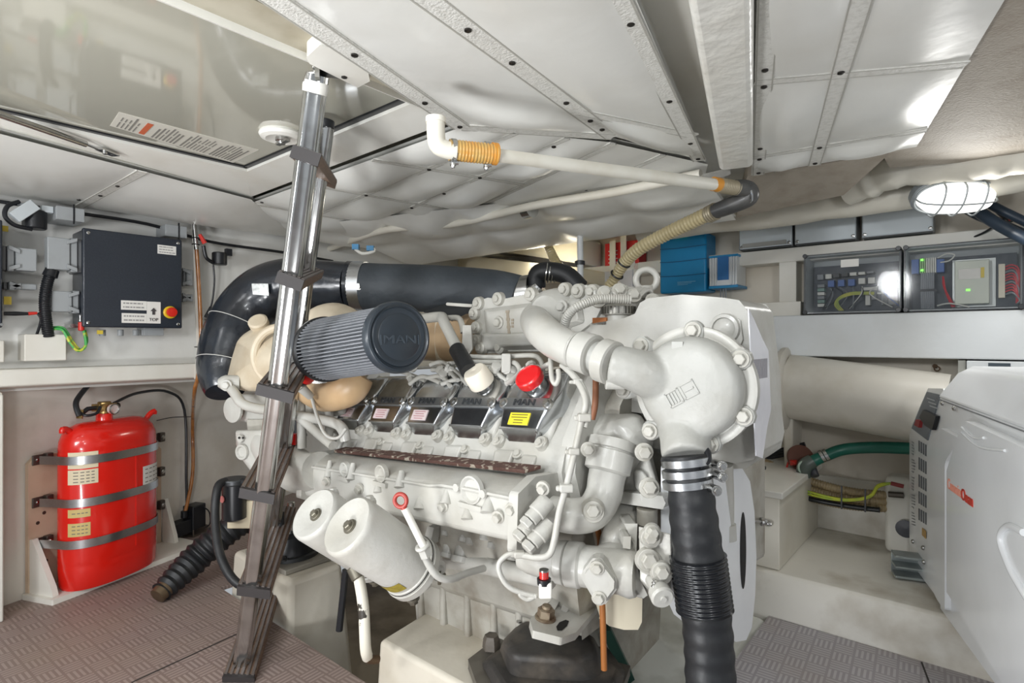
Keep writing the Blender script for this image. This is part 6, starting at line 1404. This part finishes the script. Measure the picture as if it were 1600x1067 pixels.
zl = tz(1421, 672)[1]
obj('rear_panel', G().slab([gq(t_l, zb_+.012), gq(t_l, zl), gq(tz(1450, 607)[0], tz(1452, 607)[1]), gq(t_s+.01, tz(1452, 607)[1]+.01), gq(t_s+.01, zb_+.012)], -NG*.34), GW, gen, bevel=.006)
# main case below the hood seam
zsm = tz(1470, 621)[1]; zsm2 = tz(1600, 676)[1]
obj('case', G().slab([gq(t_s, zb_, .004), gq(t_s, zsm, .004), gq(t_e, zsm2, .004), gq(t_e, zb_, .004)], -NG*.36), GW, gen, bevel=.006)
zt1 = .798
h0 = [gq(t_s-.004, zsm, .012), gq(t_e, zsm2, .012), gq(t_s+.012, zt1-.02, -.03), gq(t_e, zt1-.03, -.05), gq(t_s+.02, zt1, -.06), gq(t_e, zt1-.012, -.10), gq(t_s+.02, zt1, -.36), gq(t_e, zt1-.012, -.36), gq(t_s-.004, zsm, -.36), gq(t_e, zsm2, -.36)]
obj('hood', G().hull(h0), GW, gen, bevel=.010, bseg=3)
obj('hood_seam', G().ribbon([gq(t_s, zsm-.002, .0125), gq(t_e, zsm2-.002, .0125)], NG, .003, .001), mat('seam_grey', (120, 122, 124), .6), gen)
# corner pillar with stepped moulding, door
g = G(); a_ = tz(1478, 668); b_ = tz(1497, 680)
pil = [(1474, 716), (1481, 668), (1497, 676), (1492, 700), (1477, 730), (1477, 925), (1473, 905)]
obj('corner_moulding', G().slab([gp(x, y, .018) for x, y in ((1449, 700), (1468, 668), (1497, 684), (1490, 700), (1476, 722), (1476, 955), (1463, 935), (1449, 905))], -NG*.022), GW, gen, bevel=.010, bseg=3)
door = obj('door', G().slab([gp(x, y, .030) for x, y in ((1500, 668), (1508, 658), (1600, 700), (1660, 729), (1760, 1500), (1700, 1290), (1494, 948), (1479, 925), (1479, 735))], -NG*.032), GW, gen, bevel=.016, bseg=4)
obj('door_recess_line', G().tube([gp(1503, 668, .031), gp(1522, 684, .031), gp(1537, 684, .031)], .003, 8, smooth=4).tube([gp(1503, 676, .031), gp(1530, 698, .031), gp(1570, 704, .031)], .003, 8, smooth=5), GW, door)
obj('handle_moulding', G().tube([gp(1600, 832, .031), gp(1578, 822, .031), gp(1566, 832, .031), gp(1565, 850, .031), gp(1580, 890, .031), gp(1600, 925, .031), gp(1640, 990, .031)], .007, 12, smooth=6), GW, door)
ORR = mat('lettering_red', (206, 66, 50), .5)
c1, c2 = gp(1480, 748, .031), gp(1520, 786, .031); mid = (c1+c2)/2; z0t, z1t = gp(1500, 750, .031), gp(1500, 786, .031)
g = G(); g.text('Cummins', gp(1491.5, 763, .0305), D, Z, .038, .001, fit=(gp(1502, 770, .0305)-gp(1480, 752, .0305)).length*1.0)
obj('lettering', g, mat('lettering_orange', (226, 150, 128), .5), door)
g = G(); g.text('Onan', gp(1511, 778, .0305), D, Z, .038, .001, bold=.03, fit=(gp(1520, 784, .0305)-gp(1502.5, 771, .0305)).length)
obj('lettering', g, ORR, door)
# control panel recess and louvres on the rear strip
obj('control_panel', G().slab([gp(x, y, .003) for x, y in ((1424, 669), (1448, 612), (1468, 617), (1449, 688))], -NG*.004), mat('slate_panel', (120, 126, 132), .5), gen)
g = G()
obj('switch', G().slab([gp(x, y, .012) for x, y in ((1436, 652), (1442, 640), (1462, 650), (1456, 672), (1444, 664))], -NG*.01), BLACK, gen, bevel=.002)
obj('red_breaker', G().slab([gp(x, y, .012) for x, y in ((1428, 664), (1431, 655), (1437, 657), (1435, 668))], -NG*.01), mat('breaker_red', (150, 50, 50), .5), gen)
g = G()
for k in range(3): g.ribbon([gp(1449+2*k, 622+6*k, .004), gp(1461+2*k, 626+6*k, .004)], NG, .003, .001)
obj('print', g, mat('pale_print', (190, 194, 198), .5), gen)
g = G()
for j, (ya, yb) in enumerate(((688, 705), (714, 733), (741, 760), (767, 786), (794, 812))):
    for k in range(4):
        x = 1435+3.4*k; dy = 1.1*(x-1435)
        g.slab([gp(x, ya+dy*.55, .0015), gp(x+1.7, ya+dy*.55+1, .0015), gp(x+1.7, yb+dy*.6+1, .0015), gp(x, yb+dy*.6, .0015)], -NG*.001)
obj('louvre_slots', g, mat('slot_grey', (104, 108, 112), .6), gen)
g = G(); rnd = random.Random(4)
for j in range(30):
    y = 690+4.6*j
    if j % 6 == 5: continue
    g.ribbon([gp(1424.5, y, .0012), gp(1424.5+rnd.uniform(2.5, 6), y+2.0, .0012)], NG, .0028, .0006, smooth=0)
obj('small_print', g, mat('print_grey2', (140, 142, 146), .6), gen)
g = G()
for (x, y) in ((1473.5, 630), (1492, 638), (1427, 846), (1443, 856), (1444, 878)): g.lathe(gp(x, y, .013 if x > 1460 else .002), NG, [(0, .007), (.004, .006), (.006, .003)], 14)
obj('case_screw', g, STEEL, gen)
obj('oil_sticker', G().slab([gp(x, y, .002) for x, y in ((1441, 824), (1447, 830), (1447, 842), (1441, 836))], NG*.001), mat('amber_sticker', (186, 150, 90), .5), gen)
# grey rail foot and white tank left of the generator
r = empty('foot_rail', W(1428, 885, 1.9), 'grey channel rail foot sticking out under the generator', 'rail')
zf = .125
c = PZ(1428, 902, zf)
g = G(); ua = -NG
for (z_, h_) in ((0, .004), (.062, .004), (.030, .003)): g.obox(c+Z*(z_+.004)-NG*.03, NG*.085, D*.03, Z*h_)
g.obox(c+Z*.034-NG*.03+D*-.028, NG*.085, D*.003, Z*.034)
obj('rail', g, mat('zinc_grey', (168, 176, 176), .35, .5, (130, 136, 136), 20, .5), r, bevel=.002)
r = empty('white_tank', PV(1402, 860, 2.3), 'small white plastic tank beside the generator base', 'tank')
a_, b_ = PV(1382, 800, 2.36), PV(1428, 800, 2.36)
obj('body', G().box((a_.x, 2.36, .122), (b_.x, 2.46, zv(1400, 746, 2.36))), WHITE2, r, bevel=.02, bseg=4)
obj('clip', G().tube([PV(1388, 772, 2.35), PV(1412, 774, 2.35)], .010, 12), mat('dull_steel_bracket', (104, 98, 92), .45, .8), r)
obj('dark_fitting', G().lathe(PV(1416, 824, 2.36), -Y, [(0, .02), (.02, .03), (.022, 0)], 20), mat('dark_fitting', (62, 64, 72), .4), r)
# hinged white battery box
VB = 1.95
r = empty('battery_box', (PV(1200, 890, VB).x, 2.1, .12), 'white lidded box on the platform right of the pulley guard', 'box')
xr = PV(1218, 840, VB).x; zt = zv(1218, 776, VB)
obj('body', G().box((xr-.55, VB, .121), (xr, 2.50, zt-.006)), mat('box_white', (222, 218, 206), .5, 0, (196, 188, 168), 4, .5), r, bevel=.004)
obj('lid', G().box((xr-.56, VB-.012, zt-.006), (xr+.012, 2.515, zt+.016)), WHITE, r, bevel=.003)
obj('latch', G().box((PV(1184, 800, VB).x, VB-.02, zv(1184, 824, VB)), (PV(1188, 800, VB).x, VB, zv(1184, 806, VB))).lathe(PV(1186, 815, VB-.015), X, [(0, .008), (.03, .010), (.04, .006)], 14), STEEL, r)
obj('latch', G().lathe(PV(1180, 729, VB+.1), X, [(0, .009), (.03, .009), (.035, .005)], 14), BLACK, r)
# hoses between engine and generator
HV = 2.40
TANH = mat('tan_spiral_hose', (160, 142, 108), .4, 0, (120, 104, 78), 12, .6, coat=.3)
for k, (dy, dz) in enumerate(((0, 0), (14, 0), (28, .0))):
    obj('ribbed_tan_hose', G().tube([PV(1195, 722+dy, HV), PV(1232, 738+dy, HV), PV(1280, 756+dy*.9, HV-.01), PV(1330, 768+dy*.8, HV-.01), PV(1385, 774+dy*.7, HV-.02), PV(1410, 776+dy*.7, HV-.02)], .0150, 18, smooth=5, corr=(.009, .0009)), TANH,
        label=('uppermost of the three tan ribbed hoses crossing to the generator', 'middle one of the three tan ribbed hoses crossing to the generator', 'lowest of the three tan ribbed hoses crossing to the generator')[k], cat='hose', group='tan ribbed hoses to the generator', ang=70)
r = empty('black_cable_bundle', PV(1300, 790, HV-.05), 'black cable sagging below the tan hoses with ties', 'cable')
obj('cable', G().tube([PV(1222, 762, HV-.04), PV(1260, 778, HV-.05), PV(1320, 790, HV-.05), PV(1375, 797, HV-.05)], .009, 12, smooth=5), BLACK, r)
for x, y in ((1315, 775), (1352, 780)): obj('cable_tie', G().box(PV(x-1.5, y+20, HV-.075), PV(x+1.5, y-16, HV-.07)), BLACK, r)
YG = mat('yellow_green_cable', (196, 204, 60), .4, 0, (120, 168, 70), 30, .8)
for k in range(2):
    obj('earth_cable', G().tube([PV(1222, 752+5*k, HV-.06), PV(1270, 770+4*k, HV-.07), PV(1320, 780+2*k, HV-.07), PV(1358, 775+2*k, HV-.07), PV(1372, 758+3*k, HV-.07), PV(1392, 755, HV-.07)], .0042, 8, smooth=6), YG,
        label=('upper of two yellow-green earth cables along the tan hoses', 'lower of two yellow-green earth cables along the tan hoses')[k], cat='cable', group='yellow-green earth cables', ang=70)
obj('red_sleeve', G().tube([PV(1392, 755, HV-.07), PV(1412, 760, HV-.07)], .007, 10), mat('dark_red', (150, 60, 60), .5), label='dark red cable sleeve ending the yellow-green cables', cat='sleeve')
r = empty('green_hose', PV(1300, 712, 2.36), 'dark green reinforced hose with steel clamps leading to the generator', 'hose')
GH = mat('green_hose_rubber', (26, 104, 88), .35, 0, (20, 80, 70), 10, .4)
obj('hose', G().tube([PV(1262, 730, 2.30), PV(1272, 720, 2.30), PV(1290, 712, 2.32), PV(1320, 702, 2.35), PV(1370, 699, 2.36), PV(1430, 701, 2.34)], [.022, .021, .020, .0205, .0205, .0205], 22, smooth=6), GH, r, ang=70)
for x in (1283, 1289): obj('hose_clamp', G().tube([PV(x, 713.5-(x-1283)*.3, 2.31), PV(x+4.5, 711.6-(x-1283)*.3, 2.312)], .0228, 28), STEEL, r)
obj('elbow', G().tube([PV(1256, 742, 2.30), PV(1258, 728, 2.29), PV(1270, 720, 2.30)], [.026, .027, .025], 22, smooth=4), mat('dark_grey_green', (88, 98, 92), .35), r)
obj('collar', G().torus(PV(1257, 730, 2.28), (-FW), .022, .004, 26, 8), mat('pale_green_ring', (170, 190, 176), .4), r)
obj('flange', G().lathe(PV(1250, 716, 2.36), -FW+UP*.4, [(0, .05), (.01, .05), (.012, .02)], 28), mat('brown_red_plate', (110, 72, 60), .6), r)
obj('valve_stub', G().tube([PV(1268, 728, 2.31), PV(1274, 744, 2.29)], .014, 14), mat('dark_fitting', (62, 64, 72), .4), r)
cable('cable', 'bright red wire dropping from the hose junction beside the white box', [PV(1258, 698, 2.42), PV(1240, 710, 2.38), PV(1232, 722, 2.35), PV(1226, 745, 2.33), PV(1224, 765, 2.32)], .0035, mat('red_wire2', (214, 52, 40), .4))
obj('red_valve_tap', G().hull([PV(x, y, v) for x, y, v in ((1232, 718, 2.33), (1246, 718, 2.33), (1246, 727, 2.33), (1234, 728, 2.33), (1236, 720, 2.29), (1244, 725, 2.29))]), mat('red_plastic', (208, 50, 40), .4), label='red tap handle beside the green hose elbow', cat='tap', bevel=.003)
for k in range(3):
    obj('black_hose', G().tube([PV(1170, 712+5*k, 2.45), PV(1210, 706+4*k, 2.46), PV(1258, 694+5*k, 2.47)], .0095-.001*k, 12, smooth=4), BLACK,
        label=('top one of three thin black hoses left of the green hose', 'middle one of three thin black hoses left of the green hose', 'lowest of three thin black hoses left of the green hose')[k], cat='hose', group='thin black hoses behind the white box')
# ================================================================ OVERHEAD PIPE
WP = mat('white_pvc', (226, 223, 212), .4, 0, (200, 192, 172), 8, .5)
r = empty('overhead_pipe', W(760, 235, 1.05), 'white overhead pipe with elbow, amber hose coupling and steel clamps', 'pipe')
e0, e1, e2 = W(681, 188, 1.02), W(683, 225, 1.02), W(706, 236, 1.03)
obj('elbow', G().tube([e0, W(681, 205, 1.02), W(684, 226, 1.02), W(698, 234, 1.025), W(712, 236, 1.03)], [.0165, .0165, .0165, .016, .016], 28, smooth=5), WP, r, ang=60)
obj('elbow_rim', G().tube([W(681, 184, 1.02), W(681, 192, 1.02)], .0185, 28), WP, r)
m1, m2 = W(772, 242, 1.06), W(1122, 289, 1.50)
obj('pipe', G().tube([m1-(m2-m1).normalized()*.01, m1.lerp(m2, .3), m1.lerp(m2, .65), m2], [.0125, .0135, .0150, .0155], 28, smooth=3), WP, r, ang=60)
AMBH = mat('amber_hose', (186, 150, 84), .35, 0, (206, 134, 40), 30, .9, coat=.3)
cp = obj('coupling_hose', G().tube([W(702, 234, 1.03), W(740, 238, 1.045), W(776, 241, 1.06)], .0188, 28, corr=(.006, .0006)), AMBH, r, ang=70)
obj('amber_band', G().tube([W(768, 240, 1.058), W(776, 241, 1.062)], .0205, 28), mat('orange_sealant', (206, 140, 50), .4), cp)
for x, y in ((708, 235), (760, 239)):
    c = W(x, y, 1.03+.0005*(x-700)); c_ = obj('hose_clamp', G().lathe(c, m1-e2, [(-.005, .0195), (-.004, .021), (.004, .021), (.005, .0195)], 36), STEEL, cp)
    obj('clamp_screw', G().tube([c-UP*.022-RT*.004, c-UP*.022+RT*.010], .0045, 10).bolt(c-UP*.026, -UP, .004, .006), STEEL, c_)
ja = W(1122, 289, 1.50); jb = W(1158, 294, 1.53)
obj('orange_seal', G().tube([W(1114, 287, 1.49), W(1124, 289, 1.50)], .0185, 26), mat('orange_sealant', (206, 140, 50), .4), r)
obj('threaded_adapter', G().tube([W(1122, 289, 1.50), W(1152, 294, 1.53)], .019, 26, corr=(.006, .0012)), mat('grey_tan_thread', (158, 148, 126), .4, .3), r, ang=60)
obj('dark_elbow', G().tube([W(1148, 293, 1.53), W(1168, 296, 1.54), W(1170, 308, 1.55), W(1150, 318, 1.57), W(1112, 332, 1.62)], [.021, .024, .025, .024, .022], 26, smooth=5), mat('dark_grey_hose', (66, 66, 66), .35, 0, (100, 98, 94), 20, .5), r, ang=70)
obj('clamp_band', G().torus(W(1168, 304, 1.545), RT+UP*.2, .0245, .004, 28, 8), CHROME, r)
r2 = empty('ribbed_drain_hose', W(1030, 380, 1.8), 'beige ribbed hose sloping from the overhead pipe down behind the engine', 'hose')
obj('hose', G().tube([W(1120, 328, 1.61), W(1090, 342, 1.66), W(1040, 366, 1.74), W(1000, 388, 1.80), W(976, 410, 1.86), W(962, 432, 1.90), W(950, 448, 1.92)], [.021, .021, .021, .021, .020, .017, .016], 24, smooth=5, corr=(.011, .0014)), mat('beige_ribbed_hose', (196, 182, 142), .4, 0, (170, 152, 112), 10, .5, coat=.3), r2, ang=70)
for (x, y, d) in ((975, 411, 1.86), (964, 429, 1.89)): obj('cable_tie', G().torus(W(x, y, d), W(962, 432, 1.90)-W(976, 410, 1.86), .021, .003, 22, 6), BLACK, r2)
obj('end_ferrule', G().tube([W(1118, 330, 1.61), W(1106, 336, 1.635)], .0245, 26, corr=(.008, .001)), mat('grey_tan_thread', (158, 148, 126), .4, .3), r2)
obj('bracket', G().slab([W(x, y, 1.50) for x, y in ((1098, 272), (1140, 262), (1142, 272), (1120, 280), (1100, 279))], FW*.02), STEEL, r, bevel=.002)
# rail with clips below the centre blankets
ra = [PZ(505, 392, 1.31), PZ(590, 362, 1.32), PZ(660, 354, 1.322), PZ(720, 348, 1.322), PZ(830, 322, 1.322), PZ(960, 300, 1.325), PZ(1095, 272, 1.33)]
r = empty('conduit_rail', ra[3], 'long pale conduit clipped under the blankets behind the hatch', 'conduit')
obj('conduit', G().tube(ra, .014, 16, smooth=5), ROLL, r, ang=70)
for (x, y) in ((672, 357), (826, 327)):
    p = PZ(x, y, 1.322); obj('saddle_clip', G().lathe(p-(ra[4]-ra[3]).normalized()*.018, ra[4]-ra[3], [(0, .0165), (.001, .031), (.036, .031), (.037, .0165)], 28).obox(p+Z*.017, X*.024, Y*.012, Z*.002), ALU, r, ang=40)
# white/blue cable clamp at the ceiling above the exhaust, small pipes in the far corner
r = empty('cable_saddle', W(566, 388, 2.6), 'small blue and white cable saddle on the ceiling above the exhaust pipe', 'clip')
obj('white_loop', G().tube([W(552, 386, 2.1), W(566, 396, 2.1), W(585, 392, 2.1), W(580, 386, 2.1)], .006, 8, smooth=4), WHITE, r)
obj('blue_ends', G().obox(W(556, 386, 2.1), RT*.012, FW*.01, UP*.010).obox(W(579, 388, 2.1), RT*.013, FW*.01, UP*.009), mat('clip_blue', (44, 120, 164), .4), r)
obj('corner_hose', G().tube([W(846, 334, 2.55), W(852, 372, 2.55), W(866, 405, 2.5), W(880, 425, 2.4), W(892, 440, 2.35)], .020, 18, smooth=4, corr=(.012, .0014)), mat('beige_ribbed_hose', (196, 182, 142), .4), label='short beige ribbed hose behind the black bent hose', cat='hose', ang=70)
r = empty('hanging_rod', W(905, 420, 2.2), 'white hanging rod behind the black bent hose', 'rod')
obj('rod', G().tube([W(906, 325, 2.2), W(907, 446, 2.2)], .012, 14), COOLW, r)
obj('top_nut', G().lathe(W(906, 410, 2.2), UP, [(-.01, .02), (.005, .02), (.008, .012)], 14), mat('dark_cast_metal', (70, 72, 74), .4, .6), r)

obj('grey_bracket', G().slab([PZ(-20, 283, 1.335), PZ(40, 285, 1.335), PZ(42, 300, 1.335), PZ(-20, 306, 1.335)], Z*.05), mat('bracket_grey', (150, 148, 140), .5), label='grey bracket under the blanket edge at the top left frame edge', cat='bracket', bevel=.003)
